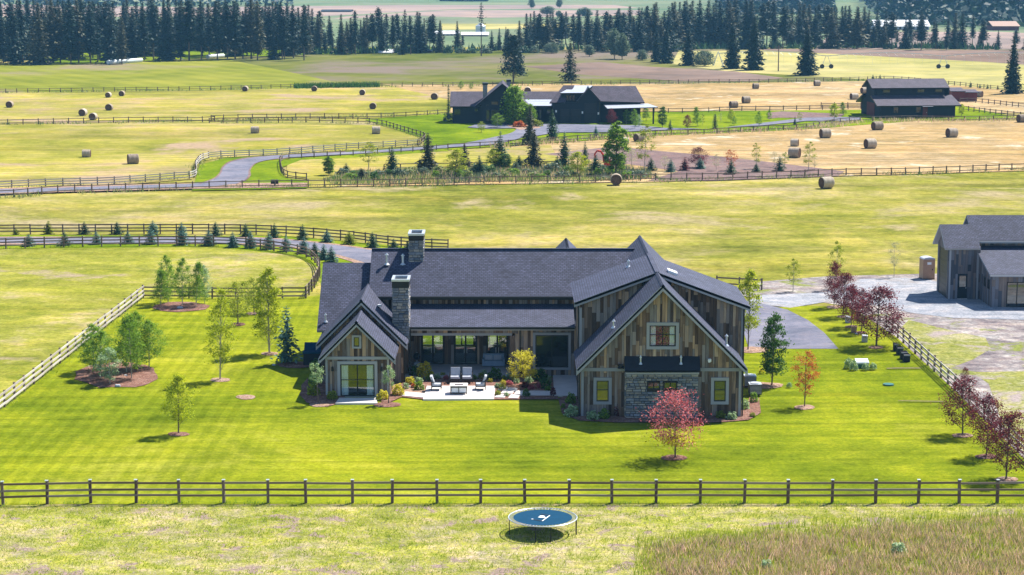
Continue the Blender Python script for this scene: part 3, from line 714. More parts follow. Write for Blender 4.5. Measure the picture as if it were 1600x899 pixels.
road('house_driveway', [(313, 290), (337, 281), (346, 272), (350, 263), (366, 254), (409, 247), (480, 242.5), (540, 240), (685, 230), (729, 225), (777, 215), (800, 209), (811, 200)], [(368, 290), (383, 283), (388, 276), (389.5, 267), (402, 256), (441, 249), (480, 247), (540, 243.5), (685, 234), (729, 231), (779, 226), (820, 216), (850, 208)], ASPHALT, 5)
S('forecourt', [(800, 209), (812, 200), (765, 201), (730, 199), (745, 194), (880, 194), (1000, 196), (1040, 200), (1100, 201), (1192, 196), (1260, 189), (1320, 189), (1345, 187), (1345, 183), (1320, 183), (1260, 184), (1192, 192), (1130, 199.5), (1010, 205), (946, 206.5), (870, 207), (840, 212)], ASPHALT)
S('island_bed', [(790, 196), (812, 203), (845, 200), (835, 193), (800, 192)], PALEMULCH)
Zs = Zn
# ---------------------------------------------------------------- beds
def blob(name, cx, cy, rx, ry, mat, n=22, seed=0, dz=0.0):
    rr = random.Random(seed); z = next(Zs) if not dz else dz
    pts = []
    for i in range(n):
        a = 2 * math.pi * i / n; k = 1 + rr.uniform(-0.09, 0.09)
        pts.append(G(cx + rx * k * math.cos(a), cy + ry * k * math.sin(a), 0))
    c = sum(pts, Vector()) / n; mb = MB()
    for i in range(n):
        p, q = pts[i], pts[(i + 1) % n]; m1, m2 = p.lerp(c, 0.35), q.lerp(c, 0.35); zz = z + 0.05
        mb.poly([(p.x, p.y, z), (q.x, q.y, z), (m2.x, m2.y, zz), (m1.x, m1.y, zz)]); mb.poly([(m1.x, m1.y, zz), (m2.x, m2.y, zz), (c.x, c.y, zz + 0.02)])
    return tag(mb.build(name, mat, uv=False), kind='structure')
RZ = next(Zs)
blob('mulch_bed', 184, 588, 65, 20, MULCH, seed=3); blob('mulch_bed', 283, 481, 46, 7.5, MULCH, seed=4)
blob('mulch_bed', 505, 611, 36, 25, MULCH, seed=5); blob('mulch_bed', 465, 572, 32, 5, MULCH, seed=6)
for k, (x, y, rx, ry) in enumerate([(279, 680, 17, 3.5), (344, 595, 16, 3.4), (421, 554, 13, 2.8), (372, 508, 12, 2.6), (397, 491, 12, 2.3), (384, 622, 15, 3.8), (1053, 717, 20, 4.6), (1257, 638, 17, 4), (1504, 682, 17, 3.6), (1541, 715, 18, 4), (1572, 751, 19, 4.2), (1369, 544, 12, 2.6), (1330, 512, 10, 2), (1317, 496, 10, 2), (1303, 481, 12, 2.5), (1344, 521, 10, 2), (1190, 604, 34, 5), (1175, 548, 26, 5), (605, 634, 22, 4), (500, 634, 18, 3.5)]):
    blob('mulch_ring', x, y, rx, ry, PALEMULCH if k % 3 else MULCH, 16, k, dz=RZ)
S('mulch_bed', [(872, 622), (905, 612), (1040, 640), (1165, 640), (1172, 618), (1186, 622), (1189, 645), (1170, 656), (1120, 660), (960, 660), (905, 657), (878, 646)], MULCH)
S('mulch_bed', [(600, 604), (640, 596), (700, 588), (870, 590), (872, 624), (830, 624), (775, 624), (662, 624), (628, 620), (610, 628), (596, 628)], MULCH)
S('mulch_bed', [(612, 612), (664, 600), (664, 612), (655, 616)], PALEMULCH)
def slab(name, px, h, mat):
    z = RZ + 0.05 + h; mb = MB(); mb.prism([G(x, y, z) for x, y in px], (0, 0, z)); return tag(mb.build(name, mat, uv=False), kind='structure')
slab('patio_slab', [(661, 623.8), (772, 623), (774, 603), (667, 603)], 0.03, PAVER)
slab('stepping_path', [(628, 618), (662, 621), (663, 614.5), (634, 612)], 0.02, PAVER)
for k, (x, y, w) in enumerate([(782, 618, 9), (793, 612, 11), (803, 619, 9), (786, 606, 8), (800, 608, 9), (812, 613, 9)]):
    o = slab('flagstone', [(x - w, y + 2.5), (x + w * .7, y + 3), (x + w, y - 1.5), (x - w * .5, y - 3)], 0.02 + .004 * k, PAVER)
slab('garden_path', [(812, 617.5), (866, 617.5), (866, 610.5), (812, 610.5)], 0.02, CONC)
slab('side_walk', [(866, 618), (906, 618), (906, 586), (864, 586)], 0.024, CONC)
slab('door_step', [(524, 630), (590, 630), (587, 621.5), (530, 621.5)], 0.03, CONC)
# drainage cuts across the right lawn
for a in ([(1385, 575), (1402, 574.2), (1440, 574.4), (1437, 576.2), (1412, 575.8), (1386, 576.6)], [(1402, 625.2), (1430, 625.8), (1476, 627), (1474, 628.6), (1440, 627.4), (1404, 626.4)]):
    S('drain_cut', [(x, 575.3 + (y - 575.3) * .6 if y < 600 else 626.8 + (y - 626.8) * .6) for x, y in a], SOIL)
# ================================================================= main house
HX = 0.0
house = empty('ranch_house', (0.0, 141.0, 0.0), 'long barn-board ranch house with dark shingle roofs and two stone chimneys on the lawn', 'house')
rng_ = random.Random(11)
boards, stones = [], []
BK = MB()                                   # wall backing
def wall(*a, d=True, bw=(0.14, 0.27), bl=(0.5, 2.6), holes=(), brk=(), keep=None, t=0.2):
    w = Wall(*a, holes=holes, brk=brk)
    w.o = w.o - w.nd * 0.0
    # backing slab sits behind the face
    for (p, q) in zip(w.brk, w.brk[1:]):
        for (z0, z1) in intervals(w.zb, 1e9, w.holes, (p + q) / 2):
            ta, tb = (w.zt(p + 1e-4), w.zt(q - 1e-4)) if z1 > 1e8 else (z1, z1)
            if max(ta, tb) <= z0 + .01: continue
            BK.prism([w.pt(p, z0), w.pt(q, z0), w.pt(q, max(tb, z0 + .002)), w.pt(p, max(ta, z0 + .002))], w.nd * t)
    w.boards(rng_, bw, bl, keep if keep is not None else boards); return w
X_, Y_ = Vector((1, 0, 0)), Vector((0, 1, 0))
# --- right wing -----------------------------------------------------------
xc, zr = 9.80, 8.94; wx0, wx1 = 4.54, 15.06; WY = 128.1
u = lambda px, Y=WY, py=600: P(px, py, Y).x
zz = lambda py, Y=WY: P(800, py, Y).z
gz = lambda x: zr - 0.22 - abs(x - xc)
# windows
gw = (u(1014), u(1055), zz(541), zz(508.5)); lw = (u(932), u(951), zz(627), zz(594.5)); rw = (u(1115.5), u(1134), zz(627), zz(594.5))
sx0, sx1, sz1 = u(977.5), u(1090), zz(580)
wall((0, WY, 0), X_, -Y_, wx0, wx1, 0.02, gz, holes=[gw, lw, rw, (sx0, sx1, 0, sz1)], brk=[xc])
for (w_, vs, hs, cu) in ((gw, 1, 0, True), (lw, 0, 1, False), (rw, 0, 1, False)):
    m_ = (w_[0] + w_[1]) / 2
    W = window(house, w_[0], w_[1], w_[2], w_[3], WY - 0.02, vs=[m_] if vs else [], hs=[w_[2] + (w_[3] - w_[2]) * .55], trim=0.2, pane=GLASSC if cu else GLASSR, curt=cu, dy=0.03)
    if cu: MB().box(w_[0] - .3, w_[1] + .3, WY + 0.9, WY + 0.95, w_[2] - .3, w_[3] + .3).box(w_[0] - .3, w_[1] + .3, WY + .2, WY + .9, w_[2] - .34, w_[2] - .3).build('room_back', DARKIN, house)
# belt and corner boards
bz = zz(577.5)
MB().box(wx0 - .03, sx0 - .02, WY - .075, WY - .01, bz - .11, bz + .11).build('belt_board', TRIM, house); MB().box(sx1 + .02, wx1 + .03, WY - .075, WY - .01, bz - .11, bz + .11).build('belt_board', TRIM, house)
for x in (wx0, wx1 - .17): MB().box(x, x + .17, WY - .07, WY - .005, 0.03, bz - .12).build('corner_board', TRIM, house)
# stone bump-out with its small metal roof
SY = WY - 0.5
BK.box(sx0 + .05, sx1 - .05, SY, WY, 0, sz1)
sh = [(u(1011.5, SY), u(1031, SY), zz(608.5, SY), zz(596.5, SY)), (u(1037, SY), u(1057.5, SY), zz(608.5, SY), zz(596.5, SY))]
Wall((0, SY, 0), X_, -Y_, sx0, sx1, 0.02, sz1 - .1, holes=sh).stones(rng_, (0.10, 0.21), (0.2, 0.62), stones)
Wall((sx0, 0, 0), Y_, -X_, SY, WY, 0.02, sz1 - .1).stones(rng_, (0.14, 0.27), (0.2, 0.5), stones)
for w_ in sh: window(house, *w_, SY - .02, vs=[(w_[0] + w_[1]) / 2], trim=0, dy=0.05, pane=GLASSR)
MB().box(sx0 - .04, sx1 + .04, SY - .1, SY + .1, sz1 - .1, sz1 + .02).build('stone_cap_board', TRIM, house)
roof(house, [(sx0 - .1, SY - .35, zz(579.5, SY - .35)), (sx1 + .1, SY - .35, zz(579.5, SY - .35)), (sx1 + .1, WY - .02, zz(556.5)), (sx0 - .1, WY - .02, zz(556.5))], 0.1, [DARKMETAL, BLACK], 'awning_roof')
# front gable roof, dormers, rear roof
RM_ = [SH, TRIM]
gable_roof(house, xc, zr, 5.6, 127.45, 133.4, mats=RM_); rake(house, xc, zr - .03, 5.6, 127.45, depth=0.26)
gable_roof(house, xc, zr, 5.6, 141.2, 151.3, mats=RM_)
DY = 133.2; dm = 0.372
dz = lambda x: zr - dm * abs(x - xc)
for s, ex in ((-1, 5.6), (1, 6.35)):
    roof(house, [(xc, 132.75, zr + .01), (xc + s * ex, 132.75, dz(xc + s * ex) + .01), (xc + s * ex, 141.3, dz(xc + s * ex) + .01), (xc, 141.3, zr + .01)], 0.18, RM_)
MB().prism([(xc - .14, 132.7, zr - .0), (xc + .14, 132.7, zr), (xc + .14, 141.4, zr), (xc - .14, 141.4, zr)], (0, 0, -.04)).build('ridge_cap', SH, house)
for s, ex in ((-1, 5.6), (1, 6.35)):
    b = MB(); p = [(xc, 132.75, zr - .02), (xc, 132.75, zr - .32), (xc + s * ex, 132.75, dz(xc + s * ex) - .32), (xc + s * ex, 132.75, dz(xc + s * ex) - .02)]
    b.prism(p if s > 0 else p[::-1], (0, -0.06, 0)); b.build('barge_board', TRIM, house)
wall((0, DY, 0), X_, -Y_, 4.62, xc - 1.0, 3.3, lambda x: dz(x) - .2, bw=(0.16, 0.3))
wall((0, DY, 0), X_, -Y_, xc + 1.0, 15.7, 3.2, lambda x: dz(x) - .2, bw=(0.16, 0.3))
wall((0, DY, 0), X_, -Y_, 15.06, 15.7, 0.02, 3.2)
wall((4.62, 0, 0), Y_, -X_, DY, 141.2, 0.02, 6.8, bw=(0.2, 0.35), bl=(1.0, 3)); wall((15.7, 0, 0), -Y_, X_, -141.2, -DY, 0.02, 6.6, bw=(0.2, 0.35), bl=(1, 3))
wall((4.54, 0, 0), Y_, -X_, 128.12, DY, 0.02, 3.45, bw=(0.16, 0.3)); wall((15.06, 0, 0), -Y_, X_, -DY, -128.12, 0.02, 3.45, bw=(0.16, 0.3))
wall((4.7, 0, 0), Y_, -X_, 141.2, 150.8, 0.02, 3.5, bw=(0.25, 0.4), bl=(2, 4)); wall((14.9, 0, 0), -Y_, X_, -150.8, -141.2, 0.02, 3.5, bw=(0.25, 0.4), bl=(2, 4))
MB().poly([(4.7, 150.8, 0), (14.9, 150.8, 0), (14.9, 150.8, 3.5), (9.8, 150.8, 8.6), (4.7, 150.8, 3.5)]).build('rear_gable_wall', SUBWALL, house)
for x in (4.62 - .05, 15.7 - .12): MB().box(x, x + .17, DY - .07, DY - .005, 3.6 if x < 9 else 0.03, 6.45).build('corner_board', TRIM, house)
# --- main block ------------------------------------------------------------
ez, eY, rz_, rY, mm = 5.40, 144.1, 8.35, 148.03, 0.75
mx0 = -10.53; mx1 = 9.2
roof(house, [(mx0, eY, ez), (mx1, eY, ez), (mx1, rY, rz_), (mx0, rY, rz_)], 0.2, RM_); roof(house, [(mx0, rY, rz_), (mx1, rY, rz_), (mx1, 152.3, 5.15), (mx0, 152.3, 5.15)], 0.2, RM_)
MB().prism([(mx0, rY - .12, rz_), (mx1, rY - .12, rz_), (mx1, rY + .12, rz_), (mx0, rY + .12, rz_)], (0, 0, -.06)).build('ridge_cap', SH, house)
MB().box(mx0, 5.6, eY - .12, eY - .003, ez - .24, ez - .03).build('gutter', BLACK, house)
wall((0, 144.6, 0), X_, -Y_, -10.1, 4.6, 4.2, 5.42, bw=(0.16, 0.3), bl=(1, 2))
wall((-10.1, 0, 0), Y_, -X_, 144.6, 151.8, 0.02, lambda v: rz_ - .22 - .75 * abs(v - rY), brk=[rY], bw=(0.2, 0.3), bl=(1, 3))
# rear cross gable seen over the ridge
c = MB(); px_, pz_ = 4.3, 8.0
for s_ in (-1, 1): roof(house, [(px_, 151.5, pz_), (px_ + s_ * 3, 151.5, pz_ - 3), (px_ + s_ * 3, 157, pz_ - 3), (px_, 157, pz_)], .15, RM_)
roof(house, [(px_, 151.52, pz_ - .01), (px_ - 3, 148.3, pz_ - 2.9), (px_ + 3, 148.3, pz_ - 2.9)], .1, RM_)
for s_ in (-1, 1): roof(house, [(px_, 151.51, pz_ - .005), (px_ + s_ * 3, 148.3, pz_ - 2.9), (px_ + s_ * 3, 151.5, pz_ - 2.98)], .1, RM_)
MB().box(px_ - 2.7, px_ + 2.7, 151.9, 155.6, 0, pz_ - 3).build('rear_porch_wall', SUBWALL, house)
# --- porch and great room ------------------------------------------------------
PX0, PX1, PY, BY = -7.75, P(805, 550, 141.1).x, 141.1, 144.6
roof(house, [(PX0 - .1, 140.6, 3.77), (4.52, 140.6, 3.77), (4.52, 144.56, 4.77), (PX0 - .1, 144.56, 4.77)], 0.14, RM_, 'porch_roof')
MB().box(PX0, 4.5, 140.5, 140.597, 3.6, 3.75).build('gutter', BLACK, house)
MB().box(PX0, 4.5, 140.62, 141.0, 3.5, 3.6).build('soffit_board', TRIM, house)
bw0 = P(800, 524, PY).z
wall((0, PY, 0), X_, -Y_, PX0, PX1 + .1, bw0 + .15, 3.72, bw=(0.2, 0.42), bl=(1, 2))
MB().box(PX0, PX1 - .25, PY - .06, PY + .2, bw0 - .02, bw0 + .15).build('porch_beam', TRIM, house)
for x in (PX0 + .1, PX1 - .2):
    MB().box(x - .17, x + .17, PY - .05, PY + .3, .05, bw0 - .03).build('porch_post', BOARD, house)
bigw = (P(836.5, 550, PY).x, P(888, 550, PY).x, P(800, 574, PY).z, P(800, 523.5, PY).z)
wall((0, PY, 0), X_, -Y_, PX1, 4.6, 0.02, 3.72, holes=[bigw], bw=(0.16, 0.34), bl=(.6, 2.2))
window(house, *bigw, PY - .02, vs=[(bigw[0] + bigw[1]) / 2], trim=0.18, fr=0.08, dy=.03, pane=GLASSD)
wall((PX1, 0, 0), Y_, -X_, PY, BY, .02, lambda v: 3.62 + .25 * (v - 141.1))
slabp = MB().box(PX0 - .05, PX1, 140.3, BY, 0, 0.24); tag(slabp.build('porch_floor', CONC, house))
dx = lambda px: P(px, 550, BY).x
doors = [(dx(658.5), dx(694.5)), (dx(709.5), dx(745.5)), (dx(760), dx(794))]
dz1 = 3.15
wall((0, BY, 0), X_, -Y_, PX0, PX1, 0.25, 4.2, holes=[(a, b, 0.25, dz1) for a, b in doors], bw=(0.16, 0.3), bl=(.8, 2.2))
for a, b in doors:
    W = window(house, a, b, 0.26, dz1, BY - .02, vs=[(a + b) / 2], trim=0, fr=0.13, pane=GLASSC, name='glass_door', dy=.03)
    for s in (-1, 1): MB().box((a + b) / 2 + s * .1 - .012, (a + b) / 2 + s * .1 + .012, BY - .13, BY - .1, 1.1, 1.5).build('handle', GALV, W)
# room behind the glass doors, glazed on its far side too
FY = 151.6; fd = [(-7.0, -5.2), (-4.9, -2.9), (-2.6, -0.9)]
wall((0, FY, 0), X_, -Y_, PX0, PX1, 0.25, 5.0, holes=[(a, b, .25, 2.7) for a, b in fd], bw=(.6, 1.), bl=(3, 4), keep=[])
for a, b in fd: window(house, a, b, .26, 2.7, FY, vs=[(a + b) / 2], trim=0, fr=.1, pane=GLASSC, name='rear_glass_door')
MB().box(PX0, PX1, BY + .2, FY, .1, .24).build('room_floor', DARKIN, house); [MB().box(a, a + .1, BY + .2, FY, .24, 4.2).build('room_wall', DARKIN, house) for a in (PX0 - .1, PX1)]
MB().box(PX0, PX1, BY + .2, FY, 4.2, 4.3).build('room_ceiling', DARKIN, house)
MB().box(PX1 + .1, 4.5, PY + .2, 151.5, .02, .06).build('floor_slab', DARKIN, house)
[MB().box(a, b, FY, FY + .2, 0, 5.0).build('rear_wall', BOARDI, house) for a, b in ((-13.4, PX0 - .12), (PX1 + .12, 4.6))]
# --- left gables -------------------------------------------------------------
lx = -10.63
gable_roof(house, lx, 6.14, 3.24, 138.3, 147.2, mats=RM_); rake(house, lx, 6.11, 3.24, 138.3, depth=.24)
wall((0, 138.8, 0), X_, -Y_, lx - 2.9, lx + 2.9, .02, lambda x: 6.14 - .22 - abs(x - lx), brk=[lx], bw=(.16, .28))
wall((lx + 2.9, 0, 0), -Y_, X_, -144.6, -138.8, .02, 3.1); wall((lx - 2.9, 0, 0), Y_, -X_, 138.8, 143, .02, 3.1)
gable_roof(house, lx, 5.40, 2.645, 133.8, 138.9, mats=RM_); rake(house, lx, 5.37, 2.645, 133.8, depth=.24)
LY = 134.3; l0, l1 = P(509, 600, LY).x, P(608.4, 600, LY).x
ld = (P(532, 600, LY).x, P(585.5, 600, LY).x, P(800, 619.5, LY).z + .02, P(800, 569, LY).z); lwn = (P(552.8, 530, LY).x, P(561.5, 530, LY).x, P(800, 541.5, LY).z, P(800, 526.8, LY).z)
wall((0, LY, 0), X_, -Y_, l0, l1, .02, lambda x: 5.40 - .22 - abs(x - lx), holes=[ld, lwn], brk=[lx])
wall((l0, 0, 0), Y_, -X_, LY, 138.8, .02, 2.95); wall((l1, 0, 0), -Y_, X_, -138.8, -LY, .02, 2.95)
W = window(house, *ld, LY - .02, vs=[(ld[0] + ld[1]) / 2], hs=[ld[2] + 1.15], trim=.2, fr=.07, pane=GLASSC, curt=True, name='sliding_door', dy=.03)
window(house, *lwn, LY - .02, trim=.13, pane=GLASSR, fr=.05, dy=.03)
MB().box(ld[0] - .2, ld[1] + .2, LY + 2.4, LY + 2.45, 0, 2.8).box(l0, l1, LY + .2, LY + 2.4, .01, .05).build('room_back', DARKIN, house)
bz2 = P(800, 559.5, LY).z
MB().box(l0 - .02, l1 + .02, LY - .08, LY - .01, bz2 - .1, bz2 + .1).build('belt_board', TRIM, house)
for x in (l0, l1 - .15): MB().box(x, x + .15, LY - .07, LY - .005, .03, bz2 - .11).build('corner_board', TRIM, house)
# left block
bx0 = -14.17
roof(house, [(bx0, 142.2, 3.2), (mx0 + .2, 142.2, 3.2), (mx0 + .2, 147.74, 7.36), (bx0, 147.74, 7.36)], .2, RM_); roof(house, [(bx0, 147.74, 7.36), (mx0 + .2, 147.74, 7.36), (mx0 + .2, 153.3, 3.2), (bx0, 153.3, 3.2)], .2, RM_)
wall((-13.85, 0, 0), Y_, -X_, 142.7, 152.8, .02, lambda v: 7.14 - .75 * abs(v - 147.74), brk=[147.74], bw=(.2, .35), bl=(1, 3)); wall((0, 142.7, 0), X_, -Y_, -13.85, -13.5, .02, 3.2)
# --- chimneys ---------------------------------------------------------------------
def chimney(x0, x1, y0, y1, zb, zs, zt):
    core = MB().box(x0 + .05, x1 - .05, y0 + .05, y1 - .05, zb, zs).build('chimney', MORTAR, house)
    st = []
    Wall((0, y0 + .05, 0), X_, -Y_, x0, x1, zb, zs).stones(rng_, (.12, .24), (.2, .5), st)
    Wall((x1 - .05, 0, 0), Y_, X_, y0, y1, zb, zs).stones(rng_, (.12, .24), (.2, .5), st)
    Wall((x0 + .05, 0, 0), Y_, -X_, y0, y1, zb, zs).stones(rng_, (.12, .24), (.2, .5), st)
    emit(st, core, 'stone', STONE, STONEI, 60, True)
    c = MB(); a = .06; zc = zt - .16
    c.prism([(x0 - .02, y0 - .02, zc), (x1 + .02, y0 - .02, zc), (x1 + .02, y1 + .02, zc), (x0 - .02, y1 + .02, zc)], (0, 0, zc - zs))
    cc = c.build('chimney_cap', BLACK, core); r = MB(); k = .14
    r.box(x0 - .06, x1 + .06, y0 - .06, y0 + k, zc + .002, zt).box(x0 - .06, x1 + .06, y1 - k, y1 + .06, zc + .002, zt).box(x0 - .06, x0 + k, y0 + k, y1 - k, zc + .002, zt).box(x1 - k, x1 + .06, y0 + k, y1 - k, zc + .002, zt); cc2 = r.build('cap_rim', GALV, core)
    return core
chimney(-8.55, -7.38, 140.3, 142.2, 2.6, 6.65, 7.27); chimney(-7.69, -6.6, 146.97, 149.1, 6.8, 9.14, 9.67)
# --- pipes, lamps, downspouts ---------------------------------------------------
def pipe(px, py, top, Y, z, r=.06, coll=True):
    x = P(px, py, Y).x; h_ = P(px, top, Y).z; b = MB().tube((x, Y, z - .1), (x, Y, h_), r, r, 8).tube((x, Y, z - .02), (x, Y, z + .12), r * 2.6, r * 1.1, 8)
    b.tube((x, Y, h_), (x, Y, h_ + .05), r * 1.7, r * 1.7, 8); b.tube((x, Y, h_ + .05), (x, Y, h_ + .16), r * 1.2, r * .4, 8); b.build('vent_pipe', GALV, house)
def roofhit(px, py, x_=None):
    d = ray(px, py); t = (132.075) / (d.y * mm - d.z) if 0 else None
    # plane z = ez + mm*(Y-eY):  H + d.z t = ez + mm*(d.y t - eY)
    t = (ez - mm * eY - H) / (d.z - mm * d.y); return Vector((d.x * t, d.y * t, H + d.z * t))
for px, py, tp in ((604.4, 413.5, 399), (629.5, 413.5, 400)):
    q = roofhit(px, py); pipe(px, py, tp, q.y, q.z, .085)
q = P(509, 503, 142.2 + .9); pipe(509, 503, 493, 142.9, 3.72, .06)
for px, py, tp, Y in ((982, 421, 409, 139.0), (959, 512, 503, 128.9), (1135, 535.5, 526, 129.2)):
    x = P(px, py, Y).x; z = dz(x) if Y > 132 else zr - abs(x - xc); pipe(px, py, tp, Y, z, .07)
for px in (1001, 1064): 
    Y = WY - .45; pipe(px, 567, 559, Y, zz(569, Y), .05)
xq = P(1050, 424, 135).x; MB().prism([(xq - .3, 134.6, dz(xq - .3) + .2), (xq + .35, 134.6, dz(xq + .35) + .2), (xq + .35, 135.3, dz(xq + .35) + .24), (xq - .3, 135.3, dz(xq - .3) + .24)], (0, 0, .25)).build('roof_vent', WHITE, house)
xq = P(592, 460, 142).x; MB().box(xq - .05, xq + .22, 141.2, 141.5, 6.14 - (xq - lx), 6.14 - (xq - lx) + .12).build('roof_vent', WHITE, house)
def lamp(x, Y, z, m=BLACK):
    MB().box(x - .05, x + .05, Y - .09, Y - .03, z - .12, z + .12).tube((x, Y - .15, z - .16), (x, Y - .15, z + .14), .09, .075, 8).build('wall_lamp', m, house)
for px in (519.7, 596.3): lamp(P(px, 575, LY).x, LY, P(px, 575.8, LY).z)
MB().box(u(1105), u(1110), WY - .35, WY - .05, zz(564), zz(560)).tube((u(1107), WY - .3, zz(565)), (u(1107), WY - .3, zz(561)), .08, .08, 8).build('security_camera', WHITE, house)
MB().box(u(965), u(973), WY - .4, WY - .05, zz(571), zz(569)).tube((u(967), WY - .4, zz(574)), (u(967), WY - .3, zz(569.5)), .12, .06, 8).tube((u(972), WY - .4, zz(574)), (u(972), WY - .3, zz(569.5)), .12, .06, 8).build('flood_lamp', BLACK, house)
for (x, Y, z1) in ((wx1 + .08, WY - .12, 3.4), (15.75, DY - .1, 6.4), (4.5, DY - .1, 6.6), (lx + 2.98, 138.7, 2.9), (PX1 + .35, PY - .1, 3.6), (4.42, WY - .12, 3.3), (-7.3, 140.5, 3.6)):
    MB().box(x - .045, x + .045, Y - .045, Y + .045, .1, z1).build('downspout', BLACK, house)
BK.build('wall', SUBWALL, house, uv=False)
emit(boards, house, 'board', BOARD, BOARDI, 300)
emit(stones, house, 'stone', STONE, STONEI, 180, True)
# ---------------------------------------------------------------- garden furniture
def patio_chair(px, py, rz, label):
    g = G(px, py); e = empty('patio_armchair', (g.x, g.y, .18), label, 'armchair', 'armchairs round the fire table', rz)
    def part(mb, nm, m): o = bpy.data.objects.new(nm, mb.mesh(nm, m)); COL.objects.link(o); o.parent = e; WO[o.name] = WO[e.name]
    f = MB()
    for x in (-.38, .38):
        f.box(x - .03, x + .03, -.36, .36, .56, .61).box(x - .03, x + .03, -.36, -.31, 0, .56).box(x - .03, x + .03, .31, .36, 0, .56)
    f.box(-.38, .38, -.34, .34, .22, .28).box(-.38, .38, .30, .36, .28, .72); part(f, 'frame', BLACK)
    part(MB().box(-.33, .33, -.34, .28, .285, .43), 'seat_cushion', CUSH)
    part(MB().prism([(-.33, .12, .44), (.33, .12, .44), (.33, .29, .98), (-.33, .29, .98)], (0, -.15, .02)), 'back_cushion', CUSH)
patio_chair(711.5, 600.5, 0, 'grey armchair behind the fire table, nearer the left chair'); patio_chair(730, 600.5, 0, 'grey armchair behind the fire table, nearer the right chair')
patio_chair(682, 612.5, R(90), 'grey armchair left of the fire table, facing it'); patio_chair(751, 612, R(-90), 'grey armchair right of the fire table, facing it')
g = G(717, 618); e = empty('fire_table', (g.x, g.y, .18), 'low rectangular fire table with pale top and black frame on the patio', 'table')
def part_(e, mb, nm, m, parent=None, lab=None):
    o = bpy.data.objects.new(nm, mb.mesh(nm, m)); COL.objects.link(o); o.parent = parent or e; WO[o.name] = WO[e.name]
    if lab: o['label'] = lab
    return o
t = MB().box(-.62, .62, -.5, -.22, .55, .6).box(-.62, .62, .22, .5, .55, .6).box(-.62, -.3, -.22, .22, .55, .6).box(.3, .62, -.22, .22, .55, .6); part_(e, t, 'table_top', PAVER)
f = MB()
for x in (-.58, .52): f.box(x, x + .06, -.47, -.41, 0, .55).box(x, x + .06, .41, .47, 0, .55)
f.box(-.52, .52, -.46, -.42, .46, .54).box(-.52, .52, -.46, -.42, .05, .11).box(-.52, .52, .42, .46, .46, .54).box(-.02, .02, -.46, -.42, .11, .46); part_(e, f, 'frame', BLACK)
part_(e, MB().box(-.5, .5, -.4, .4, .08, .44), 'side_panel', WHITE); part_(e, MB().box(-.3, .3, -.22, .22, .47, .53), 'burner_tray', SOIL)
# sofa on the porch
g = G(771, 578); e = empty('porch_sofa', (g.x, g.y + .1, .24), 'blue grey covered sofa on the shaded porch by the glass doors', 'sofa')
part_(e, MB().box(-.7, .7, -.4, .35, .1, .42), 'base', BLUEC); part_(e, MB().box(-.78, .78, .2, .42, .1, .92), 'backrest', BLUEC)
for x in (-.82, .68): part_(e, MB().box(x, x + .15, -.42, .4, .1, .62), 'armrest', BLUEC)
for x in (-.35, .3): part_(e, MB().prism([(x - .3, -.05, .45), (x + .3, -.05, .45), (x + .26, .17, .8), (x - .26, .17, .8)], (0, -.14, .02)), 'cushion', CUSH)
part_(e, MB().box(-.62, .62, -.42, .16, .43, .5), 'seat_cushion', BLUEC)
# grill on the porch
g = G(649.5, 582); e = empty('kettle_grill', (g.x + .1, g.y, .24), 'pale grey grill with black lid at the left end of the porch', 'grill')
gm = MB(); 
for i in range(8):
    a0, a1 = math.pi * i / 8 - math.pi / 2, math.pi * (i + 1) / 8 - math.pi / 2
    gm.tube((0, 0, .95 + .27 * math.sin(a0)), (0, 0, .95 + .27 * math.sin(a1)), max(.02, .27 * math.cos(a0)), max(.02, .27 * math.cos(a1)), 12, cap=False)
part_(e, gm, 'kettle', BLACK); sm = MB()
for a in range(3): sm.tube((0, 0, .72), (.3 * math.cos(a * 2.1), .3 * math.sin(a * 2.1), 0), .02, .02, 6)
part_(e, sm, 'stand', GALV); part_(e, MB().box(-.2, .2, -.2, .2, .25, .5), 'cabinet', CUSH); part_(e, MB().tube((-.06, 0, 1.24), (.06, 0, 1.24), .02, .02, 6), 'handle', GALV)
# air conditioners
for k, (px, py, lab) in enumerate(((1176, 619, 'nearer grey air conditioner unit beside the right wall of the house'), (1168, 606, 'rear grey air conditioner unit beside the right wall of the house'))):
    g = G(px, py); e = empty('air_conditioner', (g.x + .15, g.y, .12), lab, 'air conditioner', 'air conditioners')
    b = MB().box(-.42, .42, -.42, .42, .05, .78); part_(e, b, 'casing', BLACK)
    l = MB()
    for i in range(7): l.box(-.4, .4, -.44, -.425, .12 + i * .09, .16 + i * .09)
    part_(e, l, 'grille', CUSH); part_(e, MB().tube((0, 0, .785), (0, 0, .84), .36, .34, 14).box(-.43, .43, -.43, .43, .78, .784), 'fan_guard', GALV)
# hot tub at the left end of the house
g = G(494, 574); e = empty('hot_tub', (g.x, g.y + 1.0, 0), 'dark square hot tub with folded blue-black cover at the left corner of the house', 'hot tub')
part_(e, MB().box(-.95, .8, -.9, .9, 0, 1.0), 'tub', BLACKP); part_(e, MB().box(-1.0, .85, -.95, 0, 1.0, 1.12).prism([(-.98, .0, 1.13), (.84, .0, 1.13), (.84, .5, 1.6), (-.98, .5, 1.6)], (0, -.12, .03)), 'cover', RUBBER)
